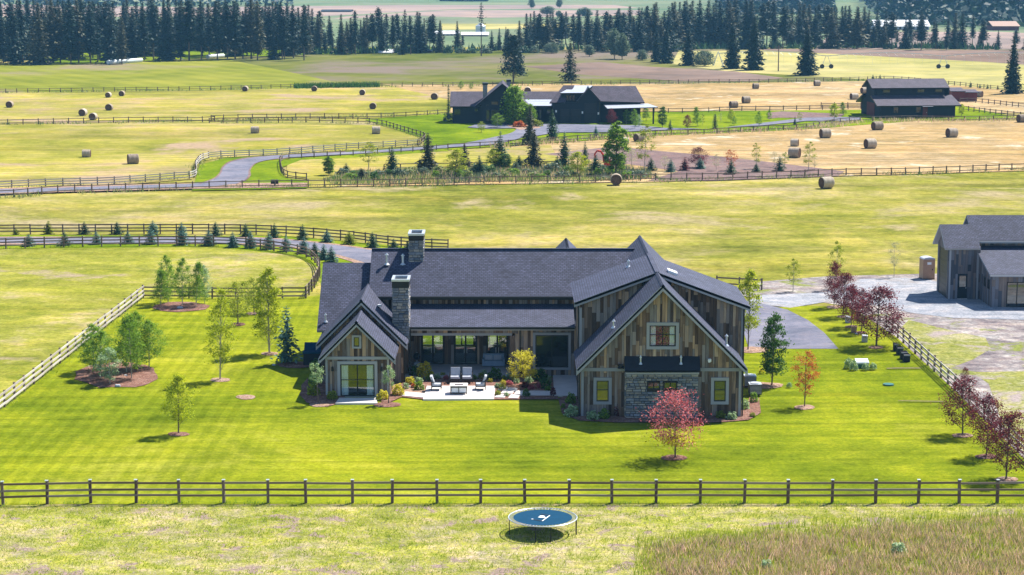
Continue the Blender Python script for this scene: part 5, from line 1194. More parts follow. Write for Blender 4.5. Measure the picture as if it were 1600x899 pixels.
for (a, b, n, rows, lab) in (((169, 101), (221, 97.5), 13, 1, 'white wrapped bale in the long row in front of the left trees'), ((324, 92), (349, 90.5), 6, 1, 'white wrapped bale in the short row in front of the left trees')):
    p, q = G(*a), G(*b); d = (q - p); k = F / p.y
    for i in range(n):
        c = p.lerp(q, (i + .5) / n); o = bpy.data.objects.new('wrapped_bale', wr); link(o, None, (c.x, c.y, .65)); o.scale = (d.length / n * .97, 1.35, 1.35); o.rotation_euler = (0, 0, math.atan2(d.y, d.x)); tag(o, lab, 'wrapped bale', lab.replace('white wrapped bale in', 'wrapped bales in'))
# ================================================================= excavator
g = G(950, 264); e = empty('excavator', (g.x, g.y, 0), 'small orange-red excavator with raised bent boom behind the planted trees', 'excavator', rz=R(180)); s = F / (g.y * CT + H * ST); k = 1.0
m = MB()
for y in (-.7, .4): m.box(-.9, .9, y, y + .35, 0, .5)
part_(e, m, 'crawler_tracks', BLACK); part_(e, MB().box(-.7, .6, -.6, .6, .5, 1.2), 'body', ORANGE); part_(e, MB().box(-.1, .7, -.55, .2, 1.2, 2.1), 'cab', BLACK)
def beam(pts, w, nm, m_=ORANGE):
    b = MB()
    for p, q in zip(pts, pts[1:]): b.tube(p, q, w, w * .85, 6)
    part_(e, b, nm, m_)
beam([(.6, 0, 1.0), (.7, 0, 2.0), (1.05, 0, 2.55), (1.6, 0, 2.65)], .17, 'boom'); beam([(1.6, 0, 2.65), (1.95, 0, 2.2), (1.9, 0, 1.4)], .13, 'arm'); part_(e, MB().prism([(1.65, -.3, 1.4), (2.15, -.3, 1.4), (2.1, -.3, .9), (1.75, -.3, .95)], (0, -.6, 0)), 'bucket', BLACK)
# ================================================================= small yard things
g = G(1347.5, 577); e = empty('utility_box', (g.x, g.y, 0.06), 'green utility transformer box with sloping lid on the right lawn between pale shrubs', 'utility box'); tg = simple('green_metal', (.03, .13, .11), .5)
part_(e, MB().box(-.45, .45, 0, .6, 0, .45), 'cabinet', tg); part_(e, MB().prism([(-.48, -.04, .42), (.48, -.04, .42), (.48, .64, .62), (-.48, .64, .62)], (0, 0, .1)), 'lid', GALV)
for px, py, lab in ((1325, 505, 'pale boxy landscape rock, farthest up the purple maple row'), (1334, 520, 'small brown pedestal box beside the purple maple row'), (1351, 535, 'pale boxy rock nearest the large purple maple')):
    g = G(px, py); m = MB().prism([(-.22, -.2, .5), (.2, -.24, .46), (.24, .2, .5), (-.2, .22, .54)], (.02, .02, .5)); o = m.build('garden_box', CUSH if 'pale' in lab else TAN, org=(0, 0, 0)); o.location = (g.x, g.y, .06); tag(o, lab, 'box')
g = G(1388, 603); o = MB().tube((0, 0, 0), (0, 0, .07), .4, .38, 14).build('valve_cover', tg); o.location = (g.x, g.y, .07); tag(o, 'round green valve cover flush in the right lawn', 'valve cover')
for i, (px, py) in enumerate(((1402, 550), (1407, 556), (1413, 563), (1417, 567))):
    g = G(px, py); lab = ['farthest', 'second farthest', 'second nearest', 'nearest'][i] + ' dark wooden planter box along the right fence'
    e = empty('planter_box', (g.x, g.y, .06), lab, 'planter', 'dark planter boxes along the right fence'); m = MB().box(-.35, .35, -.03, .03, 0, .7).box(-.35, .35, .67, .73, 0, .7).box(-.38, -.35, -.03, .73, 0, .7).box(.35, .38, -.03, .73, 0, .7)
    e.scale = (.62, .8, .8)
    part_(e, m, 'side_panel', BLACKP); part_(e, MB().box(-.35, .35, .03, .67, 0, .6), 'soil', SOIL); part_(e, MB().box(-.4, .4, -.06, -.03, .58, .7), 'front_board', TRIM)
g = G(429, 293.5); e = empty('mail_box', (g.x, g.y, 0), 'small dark box on a post at the lower fence by the road junction', 'mailbox'); part_(e, MB().box(-.5, .5, 0, .4, .5, 1.05), 'box', BLACK); part_(e, MB().box(-.08, .08, .1, .3, 0, .5), 'post', BARK)
rocks = [(184, 606, 9), (197, 590, 7), (281, 484, 10), (428, 573, 6), (171, 585, 6), (584, 632, 5), (822, 598, 8), (1338, 524, 5), (800, 622, 6), (640, 607, 5)]
rl = ['pale grey rock at the front of the left mulch bed', 'grey rock in the middle of the left mulch bed', 'white rock at the front of the far mulch bed', 'small pale rock by the blue pine', 'small rock at the rear of the left mulch bed', 'small pale stone at the corner of the door step', 'rock under the small yellow tree', 'small rock beside the purple maples', 'white rock on the patio edge', 'small rock in the bed left of the patio']
for i, (px, py, w) in enumerate(rocks):
    g = G(px, py); k = w / (F / (g.y * CT + H * ST)); rr = random.Random(i); m = MB(); n = 9
    low = [(k / 2 * rr.uniform(.8, 1.1) * math.cos(2 * math.pi * j / n), k / 3 * rr.uniform(.8, 1.1) * math.sin(2 * math.pi * j / n), 0) for j in range(n)]; mid = [(x * .85, y * .85, k * .28 * rr.uniform(.8, 1.2)) for x, y, z in low]
    for j in range(n): m.poly([low[j], low[(j + 1) % n], mid[(j + 1) % n], mid[j]]); m.poly([mid[j], mid[(j + 1) % n], (0, 0, k * .38)])
    o = m.build('rock', CUSH, uv=False); o.location = (g.x, g.y, .1); tag(o, rl[i], 'rock')
# ================================================================= fences
fp = [5, 74, 142, 213, 280, 350, 419, 478, 551, 613, 683, 751, 820, 889, 956, 1025, 1094, 1163, 1231, 1300, 1368, 1434.6, 1498.6, 1558, 1622, 1690]
fl = [(-64, 791)] + [(x, 790 - 3 * min(1, x / 140) if x < 140 else 787) for x in fp]
fence('three rail brown wooden fence running right across the front of the lawn', fl, posts=True, ht=1.33, rails=(.5, .82, 1.2), pw=.155, rail_h=.115, cap=True)
fence('pale lit rail fence running diagonally up the left side of the lawn', [(-110, 722), (10, 635), (120, 548), (224, 466)], 2.5, 1.22, (.35, .72, 1.1), curve=False, rail_h=.15, mr=FENCEG)
fence('short rail fence across the back of the left lawn', [(224, 466), (345, 467.5), (478, 467)], 2.1, 1.1, (.3, .65, 1.0))
fence('rail fence curving along the near side of the driveway past the blue spruces', [(-80, 389.5), (0, 389), (150, 385.5), (329, 385), (379, 387.6), (421, 392), (457, 397.5), (482, 404), (496, 416), (500, 430), (495, 443), (488, 455), (478, 467)], 1.95, 1.15, (.35, .7, 1.02))
fence('rail fence along the far side of the near driveway', [(-80, 367), (0, 366.5), (180, 366), (356, 366), (449, 369), (496, 372.5), (558, 378), (596, 383.6), (640, 388), (700, 391)], 1.8, 1.15, (.35, .7, 1.05), mr=FENCEP)
fence('rail fence running down the right side of the lawn past the dark planters', [(1385, 513), (1401, 527), (1490.6, 610), (1598.7, 716), (1690, 800)], 2.2, 1.25, (.4, .78, 1.15), curve=False, mr=FENCEG)
fence('short dark fence stub behind the right wing of the house', [(1120, 449), (1190, 453.6)], 2.4, 1.1, (.4, .95))
FARO = dict(pw=.16, rail_h=.12, rails=(.4, .95))
fence('long rail fence below the valley road and the planted bank', [(-60, 312), (12, 309.6), (92, 302.5), (249, 298), (372, 294.6), (495, 293), (592, 292), (714, 289.5), (762, 287.5), (929, 286), (1025, 283), (1116, 282), (1229, 278.6), (1318, 275), (1381, 274.5), (1468, 271.7), (1597, 266.5), (1680, 263)], 2.2, 1.1, pw=.15, rail_h=.11, rails=(.35, .95))
fence('rail fence north of the valley road with a sharp bend at the junction', [(-60, 300), (0, 296), (74, 292), (174, 289), (270, 282), (304, 278), (306, 262), (320, 250), (356, 246.6), (440, 243), (540, 235), (626, 230), (653, 228)], 2.3, 1.15, pw=.15, rail_h=.13, rails=(.35, .7, 1.0), mr=FENCEG)
fence('rail fence curving round the yard lawn of the dark farmhouse', [(653, 229), (664, 218), (645, 211), (625, 205), (602, 198), (579, 194), (538, 192.5), (480, 191.5), (400, 192.5), (327, 193.5)], 2.6, 1.1, **FARO)
fence('rail fence along the lower edge of the pale field left of the farmhouse', [(-60, 197), (0, 195.7), (192, 192), (327, 191), (340, 188), (487, 186), (566, 186), (626, 184), (700, 179)], 2.8, 1.1, **FARO)
fence('far rail fence between the green field and the pale field', [(-60, 147), (0, 146), (308, 142), (500, 137.5), (745, 135), (1060, 131.5)], 2.5, 1.1, pw=.16, rail_h=.1, rails=(.5, .95))
fence('far rail fence above the tan field beyond the black barn', [(1060, 131.5), (1201, 130), (1350, 126.5), (1404, 126), (1489, 134), (1532, 138.5), (1600, 144.5), (1660, 150)], 2.6, 1.1, pw=.16, rail_h=.1, rails=(.5, .95))
fence('rail fence behind the yard trees right of the dark farmhouse', [(1000, 178), (1094, 177), (1154, 174), (1220, 173.6), (1345, 171)], 2.8, 1.1, **FARO)
fence('rail fence along the tan field in front of the farmhouse and black barn', [(700, 234.5), (764, 231), (802, 228), (852, 224.5), (914, 220), (972, 215), (1034, 212), (1100, 211), (1172, 206), (1250, 203), (1300, 195), (1352, 190.5), (1434, 189), (1510, 190), (1597, 188), (1680, 186)], 3.0, 1.05, **FARO)
fence('rail fence between the valley road and the planted bank', [(479, 282), (446, 277), (438, 264), (441, 252), (470, 249), (493, 247.5), (560, 244), (620, 240), (684, 236), (700, 235)], 2.2, 1.05, pw=.15, rail_h=.12, rails=(.35, .9))
fence('low hidden rail fence behind the planted bank trees', [(600, 267), (620, 266.6), (780, 264), (867, 262.5)], 2.6, .9, **FARO)
fence('paddock rail fence right of the black barn, lower one', [(1505, 173.5), (1576, 182), (1640, 188)], 2.0, 1.1, **FARO)
fence('paddock rail fence right of the black barn, upper one', [(1500, 161), (1523, 161), (1597, 169), (1650, 175)], 2.2, 1.1, **FARO)
fence('corral rail fence left of the black barn behind two young trees', [(1283, 169), (1345, 169)], 2.4, 1.2, **FARO)
# ================================================================= tree prototypes
D_ = decid
proto('maple_lime', 'young_maple', D_(1, 4.2, 1.9, .27, 26, 60, .17, 'oval', .05), LF['lime'], BARK, 4.2, 1.9)
proto('col_lime', 'columnar_maple', D_(2, 6.5, 1.9, .22, 48, 56, .17, 'column', .06), LF['lime'], PALEBARK, 6.5, 1.9)
proto('col_lime2', 'columnar_maple', D_(22, 6.5, 2.0, .26, 40, 46, .17, 'oval', .06), LF['olive'], PALEBARK, 6.5, 2.0)
proto('col_sparse', 'columnar_maple', D_(3, 6.5, 1.9, .24, 44, 42, .17, 'column', .05), LF['lime'], PALEBARK, 6.5, 1.9)
proto('olive', 'crabapple_tree', D_(4, 3.4, 2.3, .25, 26, 50, .16, 'spread', .06), LF['olive'], BARK, 3.4, 2.3)
proto('birch', 'birch_tree', D_(5, 4.6, 1.9, .20, 28, 74, .15, 'oval', .04), LF['green'], PALEBARK, 4.6, 1.9)
proto('birch2', 'birch_tree', D_(6, 4.6, 2.2, .18, 34, 81, .15, 'cone', .045, lean=.05), LF['green'], PALEBARK, 4.6, 2.2)
proto('silver', 'birch_tree', D_(7, 3.4, 1.5, .22, 20, 60, .14, 'oval', .035), LF['silver'], PALEBARK, 3.4, 1.5)
proto('green_col', 'columnar_tree', D_(8, 5.4, 2.0, .20, 40, 75, .19, 'oval', .06), LF['deep_green'], BARK, 5.4, 2.0)
proto('bright_col', 'columnar_tree', D_(9, 5.4, 1.6, .16, 36, 90, .22, 'oval', .06), LF['green'], BARK, 5.4, 1.6)
proto('pale_green', 'columnar_maple', D_(10, 6.3, 1.8, .28, 36, 50, .18, 'column', .05), LF['lime'], BARK, 6.3, 1.8)
proto('purple', 'purple_maple', D_(11, 5.4, 2.9, .22, 44, 60, .17, 'oval', .06), LF['purple'], BARK, 5.4, 2.9)
proto('purple2', 'purple_maple', D_(12, 4.2, 2.4, .22, 34, 60, .16, 'oval', .05), LF['purple'], BARK, 4.2, 2.4)
proto('orange', 'orange_maple', D_(13, 3.8, 1.6, .3, 24, 40, .14, 'vase', .04), LF['orange'], BARK, 3.8, 1.6)
proto('sapling', 'sapling', D_(14, 4.0, 1.4, .3, 22, 22, .12, 'oval', .03), LF['sapling'], PALEBARK, 4.0, 1.4)
proto('sapling2', 'sapling', D_(15, 4.0, 1.4, .3, 20, 34, .14, 'oval', .035), LF['olive'], PALEBARK, 4.0, 1.4)
proto('yellow', 'yellow_tree', D_(16, 2.8, 1.7, .3, 24, 60, .15, 'spread', .04), LF['yellow'], BARK, 2.8, 1.7)
proto('cotton', 'cottonwood_tree', D_(17, 7.2, 4.4, .06, 64, 80, .31, 'oval', .12, lean=.03), LF['green'], BARK, 7.2, 4.4)
proto('topiary', 'pompom_pine', D_(18, 2.6, 1.15, .60, 12, 60, .12, 'spread', .055, lean=.08), LF['silver'], BARK, 2.6, 1.5)
proto('greyround', 'willow_tree', D_(19, 3.9, 4.4, .12, 40, 70, .34, 'spread', .12), LF['grey_shrub'], BARK, 3.9, 4.4)
proto('broad', 'broadleaf_tree', D_(20, 7, 4.4, .2, 46, 70, .4, 'oval', .14), LF['grey_shrub'], BARK, 7, 4.4)
proto('ponderosa', 'ponderosa_pine', D_(21, 13.6, 6.6, .18, 54, 70, .55, 'cone', .22, lean=.02), LF['dark_fir'], BARK, 13.6, 6.6)
C_ = conif
proto('spruce_s', 'blue_spruce', C_(31, 1.7, 1.2, .03, 16, 9, 4, 1.2, .2, .8), LF['blue_spruce'], BARK, 1.7, 1.2)
proto('spruce_g', 'green_spruce', C_(32, 1.9, 1.2, .03, 16, 9, 4, 1.2, .25, .8), LF['pine'], BARK, 1.9, 1.2)
proto('spruce_y', 'golden_spruce', C_(33, 1.6, 1.4, .03, 15, 9, 4, 1.2, .25, .7), LF['olive'], BARK, 1.6, 1.4)
proto('spruce_p', 'purple_spruce', C_(34, 1.7, 1.3, .03, 15, 9, 4, 1.0, .3, .8), LF['purple'], BARK, 1.7, 1.3)
proto('spruce_m', 'spruce_tree', C_(35, 4.6, 2.3, .05, 24, 8, 4, 1.1, .35, .8), LF['pine'], BARK, 4.6, 2.3)
proto('spruce_m2', 'spruce_tree', C_(36, 5.0, 2.6, .04, 24, 8, 5, 1.1, .4, .75), LF['brown_fir'], BARK, 5.0, 2.6)
proto('pine_blue', 'blue_pine', C_(37, 3.9, 2.1, .12, 15, 7, 4, 1.2, .35, .55, 1.0, .06), LF['blue_spruce'], BARK, 3.9, 2.1)
proto('fir_big', 'spruce_tree', C_(38, 13, 6.5, .03, 34, 10, 5, 1.1, .32, .8), LF['dark_fir'], BARK, 13, 6.5)
proto('fir_brown', 'spruce_tree', C_(39, 11, 5.6, .10, 24, 8, 5, .9, .35, .7, .8), LF['brown_fir'], BARK, 11, 5.6)
proto('fir_thin', 'bare_stemmed_pine', C_(40, 16, 2.4, .48, 16, 6, 3, .9, .5, .4), LF['dark_fir'], BARK, 16, 2.4)
proto('cypress', 'columnar_cypress', C_(41, 5.2, .9, .02, 24, 8, 3, 1.3, .2, .35), LF['pine'], BARK, 5.2, .9)
# ================================================================= trees round the lawn
T = tree; gl = 'birches in the left mulch bed'; gb = 'birches in the far mulch bed'; gp = 'purple maples along the right side of the lawn'
T('maple_lime', 279, 680, 583, 'small yellow-green maple standing alone on the front left lawn', wpx=42)
T('col_sparse', 344, 595, 447, 'tall thin yellow-green columnar maple right of the left mulch bed', wpx=46)
T('col_lime', 421, 554, 411, 'tallest yellow-green columnar maple, just behind the blue pine', wpx=48)
T('pine_blue', 449, 569, 478, 'dark blue-green pine beside the left end of the house', wpx=46)
T('olive', 372, 508, 440, 'rounded olive-green tree between the two columnar maples', wpx=42); T('olive', 397, 491, 434, 'smaller rounded olive-green tree behind the tallest columnar maple', wpx=36)
for k_, px, py, tp, w, lab in (('birch', 146, 581, 503, 42, 'leftmost birch of the left mulch bed'), ('birch', 157, 593, 515, 40, 'birch leaning at the front left of the left mulch bed'), ('silver', 172, 602, 541, 34, 'small silvery birch at the very front of the left mulch bed'), ('birch2', 197.5, 584, 488, 46, 'fullest and tallest birch in the middle of the left mulch bed'), ('birch', 206, 594, 494, 34, 'pale birch standing by the rock in the left mulch bed'), ('birch', 214, 578, 483, 36, 'birch at the back of the left mulch bed'), ('birch', 233, 576, 497, 38, 'rightmost birch at the edge of the left mulch bed')):
    T(k_, px, py, tp, lab, 'birch', gl, w * 1.18)
for k_, px, py, tp, w, lab in (('birch2', 251, 478, 418, 27, 'leftmost, darker birch of the far mulch bed'), ('birch', 263, 473, 396, 24, 'tall second birch from the left in the far mulch bed'), ('birch', 285, 480, 400, 24, 'birch beside the white rock in the far mulch bed'), ('birch2', 306, 481, 406, 26, 'second birch from the right in the far mulch bed'), ('silver', 320, 475, 412, 20, 'pale thin birch at the right end of the far mulch bed')):
    T(k_, px, py, tp, lab, 'birch', gb, w * 1.2)
T('pink_', 0, 0, 0, '') if False else None
mb, V = decid(51, 4.3, 3.4, .26, 54, 26, .17, 'oval', .055); proto('pinkm', 'pink_maple', (mb, V), LF['pink'], BARK, 4.3, 3.5)
pk = T('pinkm', 1055, 718, 607, 'pink-red maple on the lawn in front of the right gable', wpx=88)
rngx = np.random.default_rng(8); cc = rngx.normal(size=(520, 3)) * [.62, .62, .16] + [0, 0, 1.25]; lowc = qmesh('lower_leaves', quads(cc, .15, rngx, .4), LF['yellow'])
o = bpy.data.objects.new('lower_leaves', lowc); COL.objects.link(o); o.parent = pk; o['label'] = 'yellow-green lowest leaves of the pink maple'
T('orange', 1257, 638, 547, 'small orange-red maple on the right lawn', wpx=38); T('green_col', 1206, 604, 488, 'dark green full columnar tree right of the air conditioners', wpx=42); T('pale_green', 1168.7, 548.7, 412, 'tall pale green tree at the right rear corner of the house', wpx=38)
T('sapling2', 1239, 456, 402, 'thin pale sapling in the bare earth beyond the driveway', wpx=24); T('sapling2', 1306, 452, 374, 'tall thin sapling above the far purple maple', wpx=24); T('sapling', 1397, 434, 374, 'nearly bare sapling left of the portable toilet', wpx=18)
for k_, px, py, tp, w, lab in (('purple2', 1303, 481, 407, 30, 'farthest purple maple, at the head of the driveway row'), ('purple', 1317, 496, 423, 42, 'second farthest purple maple of the driveway row'), ('purple2', 1330, 512, 443, 38, 'middle purple maple of the driveway row'), ('purple2', 1346, 521, 450, 34, 'dull purple maple half hidden in the driveway row'), ('purple', 1369, 543, 443, 74, 'largest purple maple, at the top of the right rail fence'), ('purple', 1504, 682, 588, 60, 'purple maple on the lower right lawn, farthest of the near three'), ('purple2', 1541, 715, 614, 52, 'middle purple maple of the near three by the right fence'), ('purple', 1572, 752, 638, 66, 'nearest purple maple at the lower right corner of the lawn'), ('purple2', 1507, 606, 573, 14, 'tiny purple sapling beyond the right rail fence')):
    T(k_, px, py, tp, lab, 'maple', gp, w)
T('topiary', 498, 633, 566, 'pale pompom pine left of the sliding glass door', wpx=30); T('topiary', 607, 633, 571, 'pale pompom pine right of the sliding glass door', wpx=26); T('yellow', 818, 606, 545, 'small bright yellow-green tree in the bed before the porch', wpx=38)
# young spruces along the near driveway
ORD = ['first', 'second', 'third', 'fourth', 'fifth', 'sixth', 'seventh', 'eighth', 'ninth', 'tenth', 'eleventh', 'twelfth', 'thirteenth', 'fourteenth', 'fifteenth', 'sixteenth', 'seventeenth', 'eighteenth']
north = [(25, 367, 357, 10, 'y'), (76, 366, 345, 15, 'y'), (132, 366, 346, 16, 'g'), (183, 366, 346, 18, 'g'), (239, 367, 344, 18, 's'), (284, 370, 347, 18, 's'), (337, 368, 346, 18, 'g'), (384, 370, 349, 16, 'g'), (429, 372, 348, 16, 'g'), (473, 375, 350, 17, 'g'), (511, 379, 359, 18, 's'), (546, 382, 362, 20, 'y'), (582, 387, 362, 18, 'g'), (615, 388, 373, 16, 'g'), (637, 388, 376, 11, 'g')]
south = [(45, 385, 365, 19, 's'), (101, 384, 361, 18, 'g'), (151, 382, 361, 16, 's'), (200, 381, 361, 18, 's'), (236, 382, 355, 18, 's'), (285, 383, 358, 20, 's'), (326, 384, 359, 21, 's'), (364, 387, 362, 18, 's'), (392, 388, 361, 18, 's'), (420, 390, 362, 18, 's'), (447, 393, 366, 18, 's'), (475, 396, 369, 19, 's'), (492, 400, 378, 17, 'g'), (506, 406, 381, 19, 's'), (518, 410, 384, 19, 's')]
for row, side in ((north, 'far'), (south, 'near')):
    for i, (px, py, tp, w, c) in enumerate(row):
        T('spruce_' + c, px, py, tp, '%s young spruce from the left on the %s side of the driveway' % (ORD[i], side), 'spruce', 'young spruces lining the %s side of the driveway' % side, w * 1.4)
# ================================================================= planted bank
bank = [('bright_col', 514, 275, 244, 14, 'bright green columnar tree, leftmost on the planted bank'), ('spruce_m', 541, 272, 255, 16, 'small bushy pine beside the leftmost columnar tree'), ('spruce_m2', 565, 282, 263, 18, 'brown-green low pine in the tall grass of the bank'), ('sapling2', 576, 267, 220, 22, 'thin pale yellow-green sapling on the left of the bank'), ('spruce_m', 613, 273, 228, 21, 'dark open spruce in the left part of the bank'), ('spruce_m2', 669, 268, 208, 27, 'large olive-brown spruce near the bend of the yard fence'), ('spruce_m', 656, 267, 247, 10, 'small spruce tucked beside the large olive-brown spruce'), ('pale_green', 711, 279, 230, 26, 'broad yellow-green young tree in the bank'), ('spruce_m2', 726, 262, 225, 19, 'thin brown spruce behind the broad yellow-green tree'), ('spruce_m', 749, 273, 243, 20, 'bushy dark pine in the middle of the bank'), ('maple_lime', 771, 265, 231, 19, 'lime yellow shrub-like tree in the middle of the bank'), ('spruce_m', 782, 264, 205, 25, 'tall dark spruce behind the lime yellow tree'), ('green_col', 791, 266, 240, 16, 'green bushy tree right of the lime yellow tree'), ('spruce_m', 811, 265, 243, 18, 'low pine between two tall spruces on the bank'), ('spruce_m2', 834, 263, 205, 27, 'broad grey-green spruce in the middle of the bank'), ('spruce_m2', 828, 227, 166, 21, 'tall spruce at the edge of the farmhouse driveway'), ('spruce_m', 863, 219, 171, 18, 'dark spruce in front of the farmhouse garage doors'), ('spruce_m', 882, 262, 206, 21, 'dark spruce left of the yellow tree on the bank'), ('spruce_m', 871, 265, 243, 13, 'small dark spruce at the foot of the taller one'), ('maple_lime', 902, 276, 236, 23, 'round yellow-green tree right of centre on the bank'), ('spruce_m', 914, 259, 221, 13, 'slim dark spruce behind the round yellow-green tree'), ('spruce_g', 931, 271, 242, 26, 'broad dark green bush-like pine left of the excavator'), ('bright_col', 962, 275, 189, 25, 'tall bright green columnar tree right of the excavator'), ('spruce_m', 973, 265, 235, 13, 'dark spruce peeking out behind the tall columnar tree'), ('sapling2', 1007, 269, 193, 21, 'tall thin yellow-green sapling beside the hay bale pair'), ('spruce_g', 1017, 268, 246, 16, 'round dark spruce right of the tall thin sapling'), ('sapling', 987, 262, 231, 14, 'faint bare sapling by the columnar tree'), ('spruce_s', 931, 216, 196, 9, 'small blue spruce on the farmhouse verge'), ('spruce_s', 1048, 270, 248, 14, 'small dark spruce at the left of the bare soil'), ('sapling', 1038, 268, 242, 11, 'faint sapling left of the bare soil spruce'), ('spruce_p', 1070, 267.5, 245, 16, 'purple bushy conifer on the bare soil'), ('purple2', 1091, 263, 229, 21, 'sparse purple sapling on the bare soil'), ('spruce_s', 1094, 265, 246, 14, 'dark spruce right of the purple sapling'), ('sapling', 1119, 268, 239, 11, 'faint grey sapling in the middle of the bare soil'), ('spruce_g', 1142, 273.5, 249, 15, 'dark spruce at the fence with an orange sapling behind'), ('orange', 1144, 268, 233, 14, 'orange-leaved sapling behind the dark spruce at the fence'), ('spruce_g', 1181.6, 269.5, 255, 12, 'small round dark spruce under a pale sapling'), ('sapling2', 1182, 265, 222, 11, 'pale green sapling above the small round spruce'), ('spruce_g', 1218, 268, 243, 15, 'rightmost dark spruce on the bare soil'), ('sapling2', 1226, 263, 237, 10, 'short yellow-green sapling beside the rightmost spruce'), ('sapling', 1210, 262, 235, 9, 'faint sapling left of the rightmost spruce'), ('sapling2', 1263, 268, 220, 15, 'pale green sapling, last on the right of the bare soil'), ('sapling', 1273, 266, 243, 9, 'faint bare sapling at the right end of the bare soil')]
for k_, px, py, tp, w, lab in bank: T(k_, px, py, tp, lab, 'tree', 'young trees planted on the bank beyond the lower fence', w * (1.55 if 'spruce' in k_ else 1.35))
yard = [('olive', 752, 208, 190, 13, 'thin grey-green tree left of the farmhouse driveway loop'), ('birch', 777, 201, 176, 18, 'yellow-green tree in front of the farmhouse gable'), ('cotton', 806, 196, 132, 38, 'big green cottonwood in front of the dark farmhouse'), ('spruce_s', 790, 193, 161, 15, 'blue spruce left of the big cottonwood'), ('cotton', 829, 196, 162, 18, 'green tree right of the big cottonwood'), ('cypress', 701, 187, 132, 8, 'dark columnar cypress at the left end of the farmhouse'), ('spruce_s', 728, 187, 168, 14, 'pale blue conifer against the left wall of the farmhouse'), ('purple', 956, 196, 170, 15, 'magenta-leaved tree before the farmhouse lean-to'), ('birch', 979, 195, 169, 11, 'slim green tree right of the magenta one'), ('birch', 992, 203, 169, 12, 'slim green tree before the farmhouse porch post'), ('silver', 998, 200, 178, 10, 'small silvery tree by the porch post'), ('birch2', 1010, 190, 162, 14, 'green tree at the right end of the farmhouse'), ('green_col', 1035, 201, 166, 14, 'full green tree on the yard lawn, nearest the farmhouse'), ('spruce_g', 1047, 204.5, 186, 10, 'small dark conifer on the yard lawn'), ('purple2', 1074, 202, 179, 14, 'purple tree on the yard lawn'), ('birch2', 1090, 198.5, 166, 16, 'largest green tree right of the purple tree'), ('sapling2', 1098, 197, 177, 8, 'thin yellowish tree on the yard lawn'), ('cypress', 1117, 202, 178, 11, 'dark dense columnar tree by the yard fence'), ('sapling', 1126, 193, 176, 6, 'bare thin sapling on the yard lawn'), ('maple_lime', 1142, 192, 171, 12, 'yellow-green lollipop tree on the yard lawn'), ('birch', 1147, 197, 181, 8, 'small green tree under the lollipop tree'), ('birch', 1186, 199, 173, 12, 'green tree at the edge of the long driveway'), ('birch', 1202, 189.5, 171, 9, 'small green tree beyond the long driveway'), ('spruce_g', 1242, 195.5, 181, 7, 'tiny dark conifer by the driveway bend'), ('sapling2', 1250, 192.5, 175, 9, 'small yellow-green tree by the driveway bend'), ('maple_lime', 1303, 190, 161, 17, 'yellow-green tree left of the black barn'), ('birch2', 1318, 182, 159, 13, 'darker green tree just left of the black barn'), ('maple_lime', 1502, 183, 162, 12, 'yellow-green tree at the right corner of the black barn'), ('birch', 720, 141, 126, 9, 'thin tree behind the farmhouse chimney, left one'), ('birch', 736, 141, 129, 7, 'thin tree behind the farmhouse chimney, right one')]
for k_, px, py, tp, w, lab in yard: T(k_, px, py, tp, lab, 'tree', 'trees round the dark farmhouse and black barn', w)
lone = [('ponderosa', 802, 130, 51, 40, 'tall ponderosa pine standing behind the dark farmhouse'), ('fir_brown', 891, 129, 66, 34, 'brownish open spruce standing behind the farmhouse garage'), ('fir_thin', 752, 88, 3, 15, 'very tall bare-stemmed pine in front of the gap in the trees'), ('broad', 960, 92.5, 45, 22, 'dark broad tree, left one of the pair in the meadow'), ('broad', 972, 93.5, 53, 22, 'pale leaved tree, right one of the pair in the meadow'), ('broad', 921, 89, 70, 16, 'small round tree in the meadow left of the pair'), ('fir_big', 1026, 97.5, 44, 22, 'dark fir, left one of the clump in the meadow'), ('fir_big', 1041, 99.5, 39, 28, 'dark fir, right one of the clump in the meadow'), ('greyround', 1003, 95, 78, 15, 'small grey-green round tree left of the fir clump'), ('greyround', 862, 84, 67, 20, 'grey-green round tree below the conifers'), ('fir_big', 1076, 103, 42, 29, 'dark spruce next to the grey round willow'), ('greyround', 1100, 104, 80, 27, 'grey round willow between the dark spruces'), ('fir_big', 1144, 108, 33, 33, 'broad dark spruce, left one of the near pair'), ('fir_big', 1178, 110, 25, 38, 'tallest broad dark spruce, right one of the near pair'), ('fir_big', 1261, 118, 45, 42, 'isolated broad dark spruce with layered branches in the yellow field'), ('fir_big', 1582, 147, 56, 34, 'tall dark spruce near the right edge of the frame'), ('spruce_g', 1364, 123.5, 116, 6, 'tiny conifer left above the black barn roof'), ('spruce_g', 1375, 125, 116, 7, 'tiny conifer right above the black barn roof'), ('spruce_g', 1516, 137.5, 127, 6, 'first tiny conifer right of the red shed'), ('spruce_g', 1531, 138.5, 131, 6, 'second tiny conifer right of the red shed'), ('spruce_g', 1543, 139.5, 131, 6, 'third tiny conifer right of the red shed'), ('spruce_g', 1559, 140, 134, 6, 'tiny conifer just left of the tall right-edge spruce')]
for k_, px, py, tp, w, lab in lone: T(k_, px, py, tp, lab, 'tree', None, w)
